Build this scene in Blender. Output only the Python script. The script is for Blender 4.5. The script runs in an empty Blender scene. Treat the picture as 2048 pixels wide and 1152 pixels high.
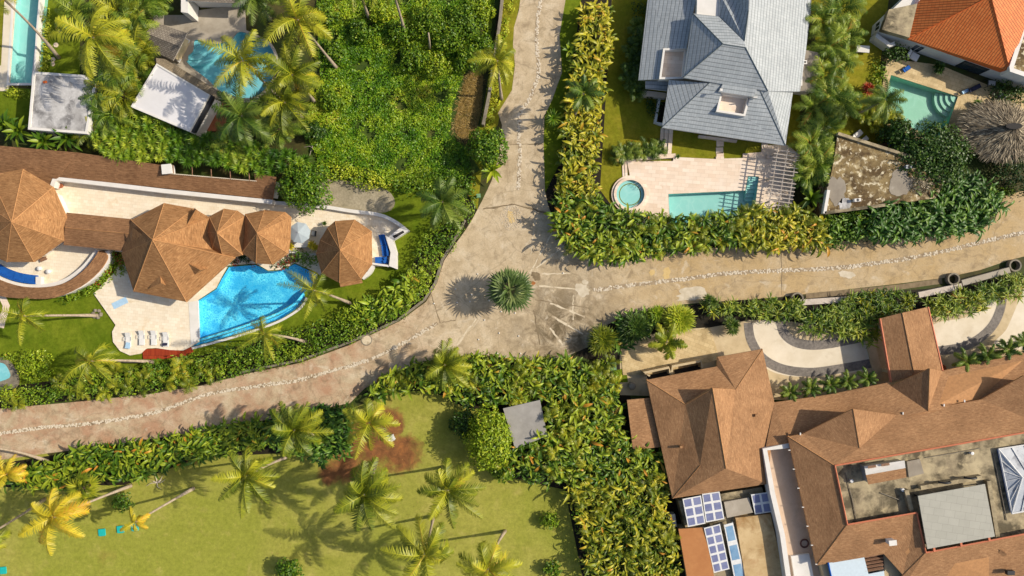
import bpy, math, random
import numpy as np
from mathutils import Vector
from mathutils.geometry import tessellate_polygon
random.seed(11)
rng = np.random.default_rng(11)
sc = bpy.context.scene
COL = sc.collection
PI = math.pi
HC = 92.3            # height of the drone above the ground, metres
FOC = 1384.5         # focal length in pixels of the 2048 wide photograph (about 24 mm)


def P(px, py, h=0.0):
    """surveyed point: photo position and height above ground -> metres"""
    s = (HC - h) / FOC
    return Vector(((px - 1024) * s, -(py - 576) * s, h))


def PL(pts, h=0.0):
    return [P(q[0], q[1], q[2] if len(q) > 2 else h) for q in pts]


def tag(o, label=None, cat=None, group=None, kind=None):
    if label: o['label'] = label
    if cat: o['category'] = cat
    if group: o['group'] = group
    if kind: o['kind'] = kind
    return o


def thing(name, label, cat, loc=(0, 0, 0), group=None, rotz=0.0):
    o = bpy.data.objects.new(name, None)
    o.empty_display_size = 0.3
    COL.objects.link(o)
    o.location = loc
    o.rotation_euler = (0, 0, rotz)
    return tag(o, label, cat, group)


class MB:
    """mesh collector in world metres"""

    def __init__(s):
        s.v = []; s.f = []; s.m = []

    def add(s, verts, faces, mi=0):
        b = len(s.v)
        s.v += [tuple(v) for v in verts]
        for f in faces:
            s.f.append([b + i for i in f]); s.m.append(mi)
        return s

    def prism(s, poly, z0, z1, mi=0, holes=(), bottom=False, side_mi=None):
        """upright solid over polygon(s) of xy points"""
        loops = [[Vector((p[0], p[1], 0)) for p in poly]] + [[Vector((p[0], p[1], 0)) for p in h] for h in holes]
        flat = [p for l in loops for p in l]
        tris = tessellate_polygon(loops)
        top = [(p.x, p.y, z1) for p in flat]
        fs = []
        for t in tris:
            a, b, c = flat[t[0]], flat[t[1]], flat[t[2]]
            cr = (b.x - a.x) * (c.y - a.y) - (b.y - a.y) * (c.x - a.x)
            if abs(cr) < 1e-9: continue
            fs.append(list(t) if cr > 0 else list(t)[::-1])
        s.add(top, fs, mi)
        if z1 - z0 > 1e-4:
            if side_mi is None: side_mi = mi
            for k, l in enumerate(loops):
                ar = sum(l[i - 1].x * l[i].y - l[i].x * l[i - 1].y for i in range(len(l)))
                ccw = (ar > 0) == (k == 0)
                n = len(l)
                vv = [(p.x, p.y, z0) for p in l] + [(p.x, p.y, z1) for p in l]
                ff = []
                for i in range(n):
                    j = (i + 1) % n
                    q = [i, j, n + j, n + i]
                    ff.append(q if ccw else q[::-1])
                s.add(vv, ff, side_mi)
            if bottom:
                s.add([(p.x, p.y, z0) for p in flat], [f[::-1] for f in fs], mi)
        return s

    def box(s, c, size, rz=0.0, mi=0, tilt=None):
        """box centred at c; rz about z; tilt = (axis 'x'|'y', angle)"""
        hx, hy, hz = size[0] / 2, size[1] / 2, size[2] / 2
        ca, sa = math.cos(rz), math.sin(rz)
        vs = []
        for x, y, z in ((-1, -1, -1), (1, -1, -1), (1, 1, -1), (-1, 1, -1), (-1, -1, 1), (1, -1, 1), (1, 1, 1), (-1, 1, 1)):
            x, y, z = x * hx, y * hy, z * hz
            if tilt:
                ct, st = math.cos(tilt[1]), math.sin(tilt[1])
                if tilt[0] == 'x': y, z = y * ct - z * st, y * st + z * ct
                else: x, z = x * ct + z * st, -x * st + z * ct
            vs.append((c[0] + x * ca - y * sa, c[1] + x * sa + y * ca, c[2] + z))
        s.add(vs, [(0, 3, 2, 1), (4, 5, 6, 7), (0, 1, 5, 4), (1, 2, 6, 5), (2, 3, 7, 6), (3, 0, 4, 7)], mi)
        return s

    def tube(s, pts, rad, n=8, mi=0, cap=True):
        pts = [Vector(p) for p in pts]
        if not hasattr(rad, '__len__'): rad = [rad] * len(pts)
        vs = []
        up = Vector((0.3, 0.2, 1)).normalized()
        for i, p in enumerate(pts):
            t = (pts[min(i + 1, len(pts) - 1)] - pts[max(i - 1, 0)]).normalized()
            a = t.cross(up)
            if a.length < 1e-3: a = t.cross(Vector((1, 0, 0)))
            a.normalize(); b = t.cross(a).normalized()
            for k in range(n):
                w = 2 * PI * k / n
                vs.append(p + (a * math.cos(w) + b * math.sin(w)) * rad[i])
        fs = []
        for i in range(len(pts) - 1):
            for k in range(n):
                k2 = (k + 1) % n
                fs.append((i * n + k, i * n + k2, (i + 1) * n + k2, (i + 1) * n + k))
        if cap:
            fs.append(tuple(range(n))[::-1]); fs.append(tuple((len(pts) - 1) * n + k for k in range(n)))
        s.add(vs, fs, mi)
        return s

    def lathe(s, c, prof, n=24, mi=0):
        """prof: list of (r,z)"""
        vs = []; fs = []
        for r, z in prof:
            for k in range(n):
                w = 2 * PI * k / n
                vs.append((c[0] + r * math.cos(w), c[1] + r * math.sin(w), c[2] + z))
        for i in range(len(prof) - 1):
            for k in range(n):
                k2 = (k + 1) % n
                fs.append((i * n + k, i * n + k2, (i + 1) * n + k2, (i + 1) * n + k))
        s.add(vs, fs, mi)
        return s

    def ring(s, c, r0, r1, z0, z1, n=32, mi=0):
        return s.lathe((c[0], c[1], 0), [(r0, z0), (r1, z0), (r1, z1), (r0, z1), (r0, z0)], n, mi)

    def build(s, name, mats, parent=None, smooth=False, origin=None):
        if not isinstance(mats, (list, tuple)): mats = [mats]
        base = Vector((0, 0, 0))
        if parent is not None:
            q = parent
            while q is not None:
                base += Vector(q.location); q = q.parent
        if origin is not None: base = Vector(origin)
        me = bpy.data.meshes.new(name)
        me.from_pydata([(v[0] - base.x, v[1] - base.y, v[2] - base.z) for v in s.v], [], s.f)
        for m in mats: me.materials.append(m)
        me.polygons.foreach_set('material_index', s.m)
        if smooth: me.polygons.foreach_set('use_smooth', [True] * len(s.f))
        me.update()
        uvl = me.uv_layers.new(name='UVMap')
        buf = np.zeros(len(me.loops) * 2, dtype=np.float32)
        Z = Vector((0, 0, 1))
        for p in me.polygons:
            n = p.normal
            if abs(n.z) > 0.998: u = Vector((1, 0, 0)); w = Vector((0, 1, 0))
            else:
                u = Z.cross(n).normalized(); w = n.cross(u)
            for li in p.loop_indices:
                co = me.vertices[me.loops[li].vertex_index].co + base
                buf[2 * li] = co.dot(u); buf[2 * li + 1] = co.dot(w)
        uvl.data.foreach_set('uv', buf)
        o = bpy.data.objects.new(name, me)
        COL.objects.link(o)
        if parent is not None: o.parent = parent
        if origin is not None:
            o.location = base if parent is None else (0, 0, 0)
        return o


def struct(name, mb, m, smooth=False):
    o = mb.build(name, m, smooth=smooth)
    o['kind'] = 'structure'
    return o


def offset(poly, d):
    """move polygon edges inward by d (outward if negative)"""
    pts = [Vector((p[0], p[1])) for p in poly]
    n = len(pts)
    ar = sum(pts[i - 1].x * pts[i].y - pts[i].x * pts[i - 1].y for i in range(n))
    sg = 1 if ar > 0 else -1
    out = []
    for i in range(n):
        a, b, c = pts[i - 1], pts[i], pts[(i + 1) % n]
        e1 = (b - a).normalized(); e2 = (c - b).normalized()
        n1 = Vector((-e1.y, e1.x)) * sg; n2 = Vector((-e2.y, e2.x)) * sg
        m = n1 + n2
        k = m.dot(n1)
        if k < 0.25: m = n1; k = 1
        q = b + m * (d / k)
        out.append((q.x, q.y))
    return out


def smooth_poly(pts, n=6, closed=True):
    """Catmull-Rom through pixel points"""
    out = []
    N = len(pts)
    rngI = range(N) if closed else range(N - 1)
    for i in rngI:
        if closed: p0, p1, p2, p3 = (pts[(i + k) % N] for k in (-1, 0, 1, 2))
        else: p0, p1, p2, p3 = pts[max(i - 1, 0)], pts[i], pts[i + 1], pts[min(i + 2, N - 1)]
        for k in range(n):
            t = k / n
            out.append(tuple(0.5 * (2 * b + (c - a) * t + (2 * a - 5 * b + 4 * c - d) * t * t + (3 * b - a - 3 * c + d) * t ** 3)
                             for a, b, c, d in zip(p0, p1, p2, p3)))
    if not closed: out.append(tuple(pts[-1]))
    return out


def strip(line, w, closed=False):
    """polygon of width w (m) along a world polyline; w may be list"""
    pts = [Vector((p[0], p[1])) for p in line]
    L = []; R = []
    for i, p in enumerate(pts):
        t = (pts[min(i + 1, len(pts) - 1)] - pts[max(i - 1, 0)]).normalized()
        nn = Vector((-t.y, t.x))
        ww = w[i] if hasattr(w, '__len__') else w
        L.append(p + nn * ww / 2); R.append(p - nn * ww / 2)
    return [(p.x, p.y) for p in L + R[::-1]]


def roof_mb(V, faces, t=0.22, mb=None, edge_mi=1):
    """solid roof skin; V name->(px,py,h); faces lists of names"""
    mb = mb or MB()
    keys = list(V); idx = {k: i for i, k in enumerate(keys)}
    W = [P(*V[k]) for k in keys]
    n = len(W)
    edges = {}
    tops = []
    for f in faces:
        f = [idx[k] for k in f]
        nz = sum((W[f[i - 1]].x * W[f[i]].y - W[f[i]].x * W[f[i - 1]].y) for i in range(len(f)))
        if nz < 0: f = f[::-1]
        tops.append(f)
        for i in range(len(f)):
            e = (f[i - 1], f[i]); k = (min(e), max(e))
            edges.setdefault(k, []).append(e)
    mb.add(W, tops, 0)
    low = [(w.x, w.y, w.z - t) for w in W]
    mb.add(low, [f[::-1] for f in tops], edge_mi)
    for k, es in edges.items():
        if len(es) == 1:
            a, b = es[0]
            mb.add([W[a], W[b], low[b], low[a]], [(0, 3, 2, 1)], edge_mi)
    return mb


def cap_mb(lines, w=0.3, h=0.09):
    """ridge/hip caps along pairs of (px,py,h) points"""
    mb = MB()
    for a, b in lines:
        A = P(*a); B = P(*b)
        d = (B - A); s = Vector((-d.y, d.x, 0))
        if s.length < 1e-6: continue
        s = s.normalized() * w / 2
        u = Vector((0, 0, h)); dn = Vector((0, 0, -0.12))
        mb.add([A - s + dn, A + u, A + s + dn, B - s + dn, B + u, B + s + dn], [(0, 1, 4, 3), (1, 2, 5, 4), (0, 2, 1), (3, 4, 5)], 0)
    return mb


def wall_mb(poly, z0, z1, mb=None, mi=0):
    mb = mb or MB()
    return mb.prism(poly, z0, z1, mi)


def add_window(parent, a, b, t, w, z0, z1, Mf, Mg, name='window'):
    """framed window set proud on the wall from a to b (world xy) at fraction t"""
    a = Vector((a[0], a[1], 0)); b = Vector((b[0], b[1], 0))
    d = (b - a).normalized(); c = a + (b - a) * t
    rz = math.atan2(d.y, d.x)
    n = Vector((d.y, -d.x, 0))
    c = c + n * 0.03
    f = MB(); zc = (z0 + z1) / 2
    f.box((c.x, c.y, z1 - 0.05), (w, 0.1, 0.1), rz); f.box((c.x, c.y, z0 + 0.05), (w, 0.1, 0.1), rz)
    for s in (-1, 0, 1):
        q = c + d * (s * (w / 2 - 0.05)); f.box((q.x, q.y, zc), (0.1 if s else 0.06, 0.098, z1 - z0 - 0.2), rz)
    fo = f.build(name, Mf, parent)
    g = MB(); g.box((c.x, c.y, zc), (w - 0.12, 0.05, z1 - z0 - 0.12), rz)
    g.build('pane', Mg, fo)
    return fo
# ------------------------------------------------------------------ materials
def A(r, g, b, k=0.86):
    """albedo from an 8-bit colour seen in full light"""
    def l(c):
        c /= 255.0
        return c / 12.92 if c <= 0.04045 else ((c + 0.055) / 1.055) ** 2.4
    return (l(r) * k, l(g) * k, l(b) * k, 1)


def newmat(name):
    m = bpy.data.materials.new(name)
    m.use_nodes = True
    nt = m.node_tree
    return m, nt, nt.nodes['Principled BSDF']


def nd(nt, t, **kw):
    n = nt.nodes.new(t)
    for k, v in kw.items(): setattr(n, k, v)
    return n


def tex_noise(nt, co, scale, detail=6, rough=0.6, dist=0.0):
    n = nd(nt, 'ShaderNodeTexNoise')
    n.inputs['Scale'].default_value = scale; n.inputs['Detail'].default_value = detail
    n.inputs['Roughness'].default_value = rough; n.inputs['Distortion'].default_value = dist
    nt.links.new(co, n.inputs['Vector'])
    return n.outputs['Fac']


def ramp(nt, fac, stops):
    r = nd(nt, 'ShaderNodeValToRGB')
    e = r.color_ramp.elements
    while len(e) < len(stops): e.new(0.5)
    for i, (p, c) in enumerate(stops):
        e[i].position = p
        e[i].color = c if hasattr(c, '__len__') else (c, c, c, 1)
    nt.links.new(fac, r.inputs['Fac'])
    return r.outputs['Color']


def mix(nt, fac, a, b, mode='MIX'):
    n = nd(nt, 'ShaderNodeMix', data_type='RGBA', blend_type=mode)
    for sock, v in ((n.inputs[0], fac), (n.inputs[6], a), (n.inputs[7], b)):
        if hasattr(v, 'is_linked'): nt.links.new(v, sock)
        else: sock.default_value = v
    return n.outputs[2]


def bump(nt, bs, h, strength, dist=0.05):
    b = nd(nt, 'ShaderNodeBump')
    b.inputs['Strength'].default_value = strength; b.inputs['Distance'].default_value = dist
    nt.links.new(h, b.inputs['Height']); nt.links.new(b.outputs[0], bs.inputs['Normal'])


def coord(nt, kind='Object', rot=0.0, scale=(1, 1, 1)):
    t = nd(nt, 'ShaderNodeTexCoord')
    mp = nd(nt, 'ShaderNodeMapping')
    mp.inputs['Rotation'].default_value = (0, 0, rot)
    mp.inputs['Scale'].default_value = scale
    nt.links.new(t.outputs[kind], mp.inputs['Vector'])
    return mp.outputs[0]


def nm(name, c1, c2, scale=1.0, extra=(), rough=0.8, bmp=0.0, bscale=8.0, bdist=0.03, lo=0.35, hi=0.65, rot=0, asp=(1, 1, 1), metal=0.0, spec=0.3, grain=0.0, patch=None):
    """two tones on fractal noise; extra: (colour, scale, lo, hi, amount) blotches with a shape of their own"""
    m, nt, bs = newmat(name)
    co = coord(nt, 'Object', rot, asp)
    f = tex_noise(nt, co, scale, 8, 0.65)
    col = ramp(nt, f, [(lo, c1), (hi, c2)])
    for (c, s, l, h, amt) in extra:
        g = tex_noise(nt, co, s, 7, 0.62, 0.3)
        k = ramp(nt, g, [(l, 0.0), (h, amt)])
        col = mix(nt, k, col, c)
    if grain:
        gr = tex_noise(nt, co, 1.9, 10, 0.82)
        col = mix(nt, 1.0, col, ramp(nt, gr, [(0.32, 1 - grain * 1.25), (0.68, 1 + grain * .9)]), 'MULTIPLY')
    if patch: col = patch(nt, co, col)
    nt.links.new(col, bs.inputs['Base Color'])
    bs.inputs['Roughness'].default_value = rough
    bs.inputs['Metallic'].default_value = metal
    bs.inputs['Specular IOR Level'].default_value = spec
    if bmp: bump(nt, bs, tex_noise(nt, co, bscale, 8, 0.7), bmp, bdist)
    return m


def tiles(name, c1, c2, cm, bw, bh, mortar=0.02, rot=0.0, off=0.5, rough=0.7, extra=(), bmp=0.4, var=0.9, kind='UV', bdist=0.02, spec=0.3, msm=0.1):
    m, nt, bs = newmat(name)
    co = coord(nt, kind, rot)
    b = nd(nt, 'ShaderNodeTexBrick')
    b.offset = off
    b.inputs['Scale'].default_value = 1.0
    b.inputs['Brick Width'].default_value = bw; b.inputs['Row Height'].default_value = bh
    b.inputs['Mortar Size'].default_value = mortar; b.inputs['Mortar Smooth'].default_value = msm
    b.inputs['Bias'].default_value = 0.0
    b.inputs['Color1'].default_value = c1; b.inputs['Color2'].default_value = c2; b.inputs['Mortar'].default_value = cm
    nt.links.new(co, b.inputs['Vector'])
    col = b.outputs['Color']
    f = tex_noise(nt, co, 0.6, 8, 0.7)
    col = mix(nt, 1.0, col, ramp(nt, f, [(0.3, var), (0.7, 1.08)]), 'MULTIPLY')
    for (c, s, l, h, amt) in extra:
        g = tex_noise(nt, co, s, 8, 0.65, 0.4)
        col = mix(nt, ramp(nt, g, [(l, 0.0), (h, amt)]), col, c)
    nt.links.new(col, bs.inputs['Base Color'])
    bs.inputs['Roughness'].default_value = rough
    bs.inputs['Specular IOR Level'].default_value = spec
    if bmp:
        inv = nd(nt, 'ShaderNodeMath', operation='SUBTRACT'); inv.inputs[0].default_value = 1.0
        nt.links.new(b.outputs['Fac'], inv.inputs[1])
        bump(nt, bs, inv.outputs[0], bmp, bdist)
    return m


def plain(name, c, rough=0.5, metal=0.0, spec=0.4, var=0.08, scale=3.0):
    d = tuple(x * (1 - var) for x in c[:3]) + (1,)
    e = tuple(min(x * (1 + var), 0.95) for x in c[:3]) + (1,)
    return nm(name, d, e, scale, rough=rough, metal=metal, spec=spec)


def leafmat(name, dark, mid, light, dry, trans=.14, rough=0.45):
    m, nt, bs = newmat(name)
    at = nd(nt, 'ShaderNodeAttribute', attribute_name='tint')
    oi = nd(nt, 'ShaderNodeObjectInfo')
    ad = nd(nt, 'ShaderNodeMath', operation='MULTIPLY_ADD'); ad.inputs[1].default_value = 0.10; ad.inputs[2].default_value = -0.05
    nt.links.new(oi.outputs['Random'], ad.inputs[0])
    sm = nd(nt, 'ShaderNodeMath', operation='ADD', use_clamp=True)
    nt.links.new(at.outputs['Fac'], sm.inputs[0]); nt.links.new(ad.outputs[0], sm.inputs[1])
    col = ramp(nt, sm.outputs[0], [(0.0, dark), (0.4, mid), (0.78, light), (0.9, light), (1.0, dry)])
    nt.links.new(col, bs.inputs['Base Color'])
    bs.inputs['Roughness'].default_value = rough
    bs.inputs['Specular IOR Level'].default_value = 0.35
    tr = nd(nt, 'ShaderNodeBsdfTranslucent'); nt.links.new(col, tr.inputs['Color'])
    mx = nd(nt, 'ShaderNodeMixShader'); mx.inputs[0].default_value = trans
    nt.links.new(bs.outputs[0], mx.inputs[1]); nt.links.new(tr.outputs[0], mx.inputs[2])
    nt.links.new(mx.outputs[0], nt.nodes['Material Output'].inputs['Surface'])
    return m


def watermat(name, tint, rip=0.25, scale=1.6):
    m, nt, bs = newmat(name)
    nt.nodes.remove(bs)
    tr = nd(nt, 'ShaderNodeBsdfTransparent'); tr.inputs['Color'].default_value = tint
    gl = nd(nt, 'ShaderNodeBsdfGlossy'); gl.inputs['Roughness'].default_value = 0.06
    fr = nd(nt, 'ShaderNodeLayerWeight'); fr.inputs['Blend'].default_value = 0.5
    co = coord(nt)
    b = nd(nt, 'ShaderNodeBump'); b.inputs['Strength'].default_value = rip; b.inputs['Distance'].default_value = 0.08
    nt.links.new(tex_noise(nt, co, scale, 4, 0.55, 1.2), b.inputs['Height'])
    nt.links.new(b.outputs[0], gl.inputs['Normal']); nt.links.new(b.outputs[0], fr.inputs['Normal'])
    mx = nd(nt, 'ShaderNodeMixShader')
    pw = nd(nt, 'ShaderNodeMath', operation='POWER'); pw.inputs[1].default_value = 5.0
    nt.links.new(fr.outputs['Facing'], pw.inputs[0])
    ma = nd(nt, 'ShaderNodeMath', operation='MULTIPLY_ADD'); ma.inputs[1].default_value = 0.95; ma.inputs[2].default_value = 0.02
    nt.links.new(pw.outputs[0], ma.inputs[0])
    nt.links.new(ma.outputs[0], mx.inputs[0]); nt.links.new(tr.outputs[0], mx.inputs[1]); nt.links.new(gl.outputs[0], mx.inputs[2])
    nt.links.new(mx.outputs[0], nt.nodes['Material Output'].inputs['Surface'])
    return m


def caustic_floor(name, c1, c2, c3, scale=2.2):
    """pool floor colour with ripple caustics painted in as pale cell edges"""
    m, nt, bs = newmat(name)
    co = coord(nt)
    wob = nd(nt, 'ShaderNodeVectorMath', operation='ADD')
    nz = nd(nt, 'ShaderNodeTexNoise'); nz.inputs['Scale'].default_value = 1.3; nz.inputs['Detail'].default_value = 2
    nt.links.new(co, nz.inputs['Vector'])
    nt.links.new(co, wob.inputs[0]); nt.links.new(nz.outputs['Color'], wob.inputs[1])
    v = nd(nt, 'ShaderNodeTexVoronoi', feature='DISTANCE_TO_EDGE'); v.inputs['Scale'].default_value = scale
    nt.links.new(wob.outputs[0], v.inputs['Vector'])
    col = ramp(nt, v.outputs['Distance'], [(0.0, c3), (0.10, c2), (0.35, c1)])  # pale cell edges are ripple light painted into the floor colour
    f = tex_noise(nt, co, 0.35, 4)
    col = mix(nt, ramp(nt, f, [(0.42, 0.0), (0.6, 0.75)]), col, c1)
    nt.links.new(col, bs.inputs['Base Color'])
    bs.inputs['Roughness'].default_value = 0.35
    return m


def soil_spots(nt, co, col):
    """bare red soil worn through the lower lawn, ragged at its rim"""
    nz = tex_noise(nt, co, 0.55, 9, 0.7, 0.6)
    acc = None
    for (px, py, rad) in ((778, 848, 2.2), (800, 905, 2.6), (715, 880, 2.6), (690, 935, 2.2), (660, 950, 1.4), (755, 895, 2.4), (740, 870, 2.2)):
        c = P(px, py)
        vd = nd(nt, 'ShaderNodeVectorMath', operation='DISTANCE'); nt.links.new(co, vd.inputs[0]); vd.inputs[1].default_value = (c.x, c.y, 0)
        mr = nd(nt, 'ShaderNodeMapRange'); mr.clamp = False
        mr.inputs['From Min'].default_value = rad * 1.35; mr.inputs['From Max'].default_value = rad * .35
        nt.links.new(vd.outputs['Value'], mr.inputs['Value'])
        if acc is None: acc = mr.outputs[0]
        else:
            mx = nd(nt, 'ShaderNodeMath', operation='MAXIMUM'); nt.links.new(acc, mx.inputs[0]); nt.links.new(mr.outputs[0], mx.inputs[1]); acc = mx.outputs[0]
    sm = nd(nt, 'ShaderNodeMath', operation='MULTIPLY_ADD'); sm.inputs[1].default_value = 1.9; sm.inputs[2].default_value = -0.95
    nt.links.new(nz, sm.inputs[0])
    ad = nd(nt, 'ShaderNodeMath', operation='ADD'); nt.links.new(acc, ad.inputs[0]); nt.links.new(sm.outputs[0], ad.inputs[1])
    k = ramp(nt, ad.outputs[0], [(0.12, 0.0), (0.45, 0.75), (0.75, 1.0)])
    soil = ramp(nt, tex_noise(nt, co, 0.9, 9, 0.72, 0.5), [(0.3, A(96, 66, 44)), (0.5, A(138, 94, 60)), (0.7, A(176, 116, 68))])
    return mix(nt, k, col, soil)


M = {}
M['soil'] = nm('soil', A(52, 50, 22), A(84, 78, 36), 0.7, [(A(60, 80, 20), 0.25, 0.45, 0.6, 0.8)], bmp=0.5, bscale=6, bdist=0.08)
M['bed'] = nm('bed_soil', A(26, 23, 12), A(46, 38, 20), 1.2, bmp=0.5, bscale=9)
M['lawn'] = nm('lawn', A(132, 132, 34), A(156, 146, 48), 0.5, [(A(114, 124, 30), 0.12, 0.42, 0.62, 0.6), (A(180, 164, 76), 0.9, 0.58, 0.75, 0.35)], rough=0.95, bmp=0.8, bscale=14, bdist=0.06, spec=0.05, grain=0.30)
M['lawn_rich'] = nm('lawn_rich', A(104, 122, 26), A(130, 142, 40), 0.6, [(A(86, 110, 22), 0.16, 0.42, 0.62, 0.6)], rough=0.95, bmp=0.8, bscale=14, bdist=0.06, spec=0.05, grain=0.30)
M['lawn_olive'] = nm('lawn_olive', A(154, 154, 66), A(176, 171, 84), 0.35, [(A(150, 156, 60), 0.07, 0.42, 0.6, 0.7), (A(206, 188, 112), 0.5, 0.56, 0.75, 0.45), (A(150, 118, 66), 0.16, 0.62, 0.72, 0.4)], rough=0.95, bmp=0.8, bscale=12, bdist=0.06, spec=0.05, grain=0.26, patch=soil_spots)
M['redsoil'] = nm('red_soil', A(150, 92, 48), A(184, 120, 66), 0.6, [(A(104, 66, 40), 0.3, 0.5, 0.65, 0.7)], bmp=0.6, bscale=7, bdist=0.06)
M['straw'] = nm('dry_grass', A(120, 96, 42), A(164, 134, 70), 1.6, [(A(84, 88, 26), 0.5, 0.5, 0.66, 0.6)], bmp=0.9, bscale=9, bdist=0.1)
M['gravel'] = nm('gravel', A(150, 140, 116), A(188, 176, 150), 3.5, [(A(120, 112, 86), 0.3, 0.45, 0.62, 0.6)], bmp=0.7, bscale=16, bdist=0.04)
def shakes(name, dark, mid, light, su=1.4, sv=7.0, row=0.26):
    m, nt, bs = newmat(name)
    co = coord(nt, 'UV', 0, (su, sv, 1))
    f = tex_noise(nt, co, 1.0, 7, 0.72, 0.35)
    col = ramp(nt, f, [(0.28, dark), (0.48, mid), (0.70, light)])
    c2 = coord(nt, 'UV')
    b = nd(nt, 'ShaderNodeTexBrick'); b.offset = 0.5
    for k, v in (('Scale', 1.0), ('Brick Width', 0.5), ('Row Height', row), ('Mortar Size', 0.018), ('Mortar Smooth', 0.6)): b.inputs[k].default_value = v
    b.inputs['Color1'].default_value = (.86, .86, .86, 1); b.inputs['Color2'].default_value = (1.06, 1.06, 1.06, 1); b.inputs['Mortar'].default_value = (.78, .76, .74, 1)
    nt.links.new(c2, b.inputs['Vector'])
    col = mix(nt, 1.0, col, b.outputs['Color'], 'MULTIPLY')
    g = tex_noise(nt, c2, 0.35, 6, 0.6, 0.3)
    col = mix(nt, 1.0, col, ramp(nt, g, [(0.32, (.80, .77, .75, 1)), (0.66, (1.06, 1.05, 1.04, 1))]), 'MULTIPLY')
    nt.links.new(col, bs.inputs['Base Color']); bs.inputs['Roughness'].default_value = 0.85
    bs.inputs['Specular IOR Level'].default_value = 0.2
    bump(nt, bs, f, 0.5, 0.04)
    return m


M['shingle'] = tiles('brown_shingles', A(182, 132, 82), A(216, 162, 106), A(138, 92, 54), 0.62, 0.24, 0.035, rough=0.85, var=0.80, bmp=0.6, extra=[(A(146, 100, 60), 0.35, 0.52, 0.7, 0.5), (A(232, 180, 120), 1.3, 0.55, 0.75, 0.45)])
M['shingle2'] = tiles('tan_shingles', A(186, 138, 94), A(202, 152, 106), A(152, 108, 70), 0.34, 0.2, 0.03, rough=0.85, var=0.86, bmp=0.5, extra=[(A(152, 110, 74), 0.16, 0.5, 0.7, 0.4), (A(214, 166, 118), 0.6, 0.6, 0.8, 0.35)])
M['shingle'] = shakes('brown_shakes', A(126, 90, 58), A(172, 126, 82), A(208, 162, 112))
M['shingle3'] = shakes('old_brown_shakes', A(104, 76, 54), A(146, 108, 76), A(176, 136, 98))
M['shingle2'] = shakes('tan_shakes', A(144, 106, 74), A(172, 130, 92), A(196, 154, 112), 2.2, 6.0, 0.2)
M['ridge'] = plain('brown_ridge', A(186, 136, 88), 0.8, var=0.14)
def slate_mat(name, c1, c2, row, wid, lrow, ljoint, bm, rows_along_slope=True):
    m, nt, bs = newmat(name)
    co = coord(nt, 'UV')
    def brick(w, h, ms, sm=0.2):
        b = nd(nt, 'ShaderNodeTexBrick'); b.offset = 0.0
        for k, v in (('Scale', 1.0), ('Brick Width', w), ('Row Height', h), ('Mortar Size', ms), ('Mortar Smooth', sm)): b.inputs[k].default_value = v
        nt.links.new(co, b.inputs['Vector']); return b
    a = brick(wid, row, 0.02); a.inputs['Color1'].default_value = c1; a.inputs['Color2'].default_value = c2; a.inputs['Mortar'].default_value = tuple(x * ljoint for x in c1[:3]) + (1,)
    b = brick(400.0, row, 0.055) if rows_along_slope else brick(wid, 400.0, 0.055)
    b.inputs['Color1'].default_value = b.inputs['Color2'].default_value = (1, 1, 1, 1); b.inputs['Mortar'].default_value = (lrow, lrow, lrow, 1)
    col = mix(nt, 1.0, a.outputs['Color'], b.outputs['Color'], 'MULTIPLY')
    g = tex_noise(nt, co, 0.4, 8, 0.65, 0.3)
    col = mix(nt, 1.0, col, ramp(nt, g, [(0.3, .90), (0.7, 1.05)]), 'MULTIPLY')
    nt.links.new(col, bs.inputs['Base Color']); bs.inputs['Roughness'].default_value = 0.6; bs.inputs['Specular IOR Level'].default_value = 0.3
    inv = nd(nt, 'ShaderNodeMath', operation='SUBTRACT'); inv.inputs[0].default_value = 1.0; nt.links.new(b.outputs['Fac'], inv.inputs[1])
    bump(nt, bs, inv.outputs[0], bm, 0.06)
    return m


M['slate'] = slate_mat('grey_blue_tiles', A(170, 177, 181), A(184, 190, 193), 0.5, 0.32, 0.62, 0.82, 0.5)  # row lines carry part of the tile-edge shadow in the colour
M['slate_ridge'] = plain('grey_blue_ridge', A(132, 140, 142), 0.5)
M['orange'] = slate_mat('orange_pantiles', A(228, 122, 56), A(242, 140, 70), 0.42, 0.33, 0.52, 0.70, 0.6, False)
M['orange_ridge'] = plain('orange_ridge', A(226, 112, 50), 0.7)
M['grey_shingle'] = tiles('grey_shakes', A(132, 122, 110), A(156, 146, 132), A(92, 84, 76), 0.4, 0.25, 0.03, rough=0.85, var=0.85)
M['white'] = nm('white_wall', A(226, 222, 214), A(236, 232, 226), 0.8, [(A(196, 188, 174), 0.5, 0.6, 0.8, 0.4)], rough=0.7)
M['whiteroof'] = nm('white_roof', A(222, 220, 220), A(236, 234, 236), 0.3, [(A(196, 192, 190), 0.35, 0.52, 0.7, 0.6), (A(180, 172, 164), 2.5, 0.62, 0.8, 0.3)], rough=0.6, lo=0.3, hi=0.7)
M['stainroof'] = nm('stained_flat_roof', A(180, 178, 176), A(214, 212, 210), 1.0, [(A(104, 102, 102), 0.55, 0.46, 0.64, 0.85), (A(226, 224, 222), 2.2, 0.58, 0.72, 0.6), (A(140, 136, 132), 0.2, 0.5, 0.62, 0.5)], rough=0.8)
M['oldroof'] = nm('mossy_old_roof', A(108, 88, 54), A(170, 148, 102), 0.8, [(A(78, 58, 30), 0.42, 0.46, 0.58, 0.9), (A(238, 226, 194), 1.5, 0.55, 0.63, 0.95), (A(120, 92, 50), 3.0, 0.56, 0.68, 0.7), (A(206, 190, 150), 0.8, 0.58, 0.68, 0.6)], bmp=0.8, bscale=7, bdist=0.08)
M['screed'] = nm('grey_screed', A(140, 130, 116), A(160, 150, 134), 0.5, [(A(186, 178, 164), 1.2, 0.6, 0.72, 0.5)], rough=0.75)
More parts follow.
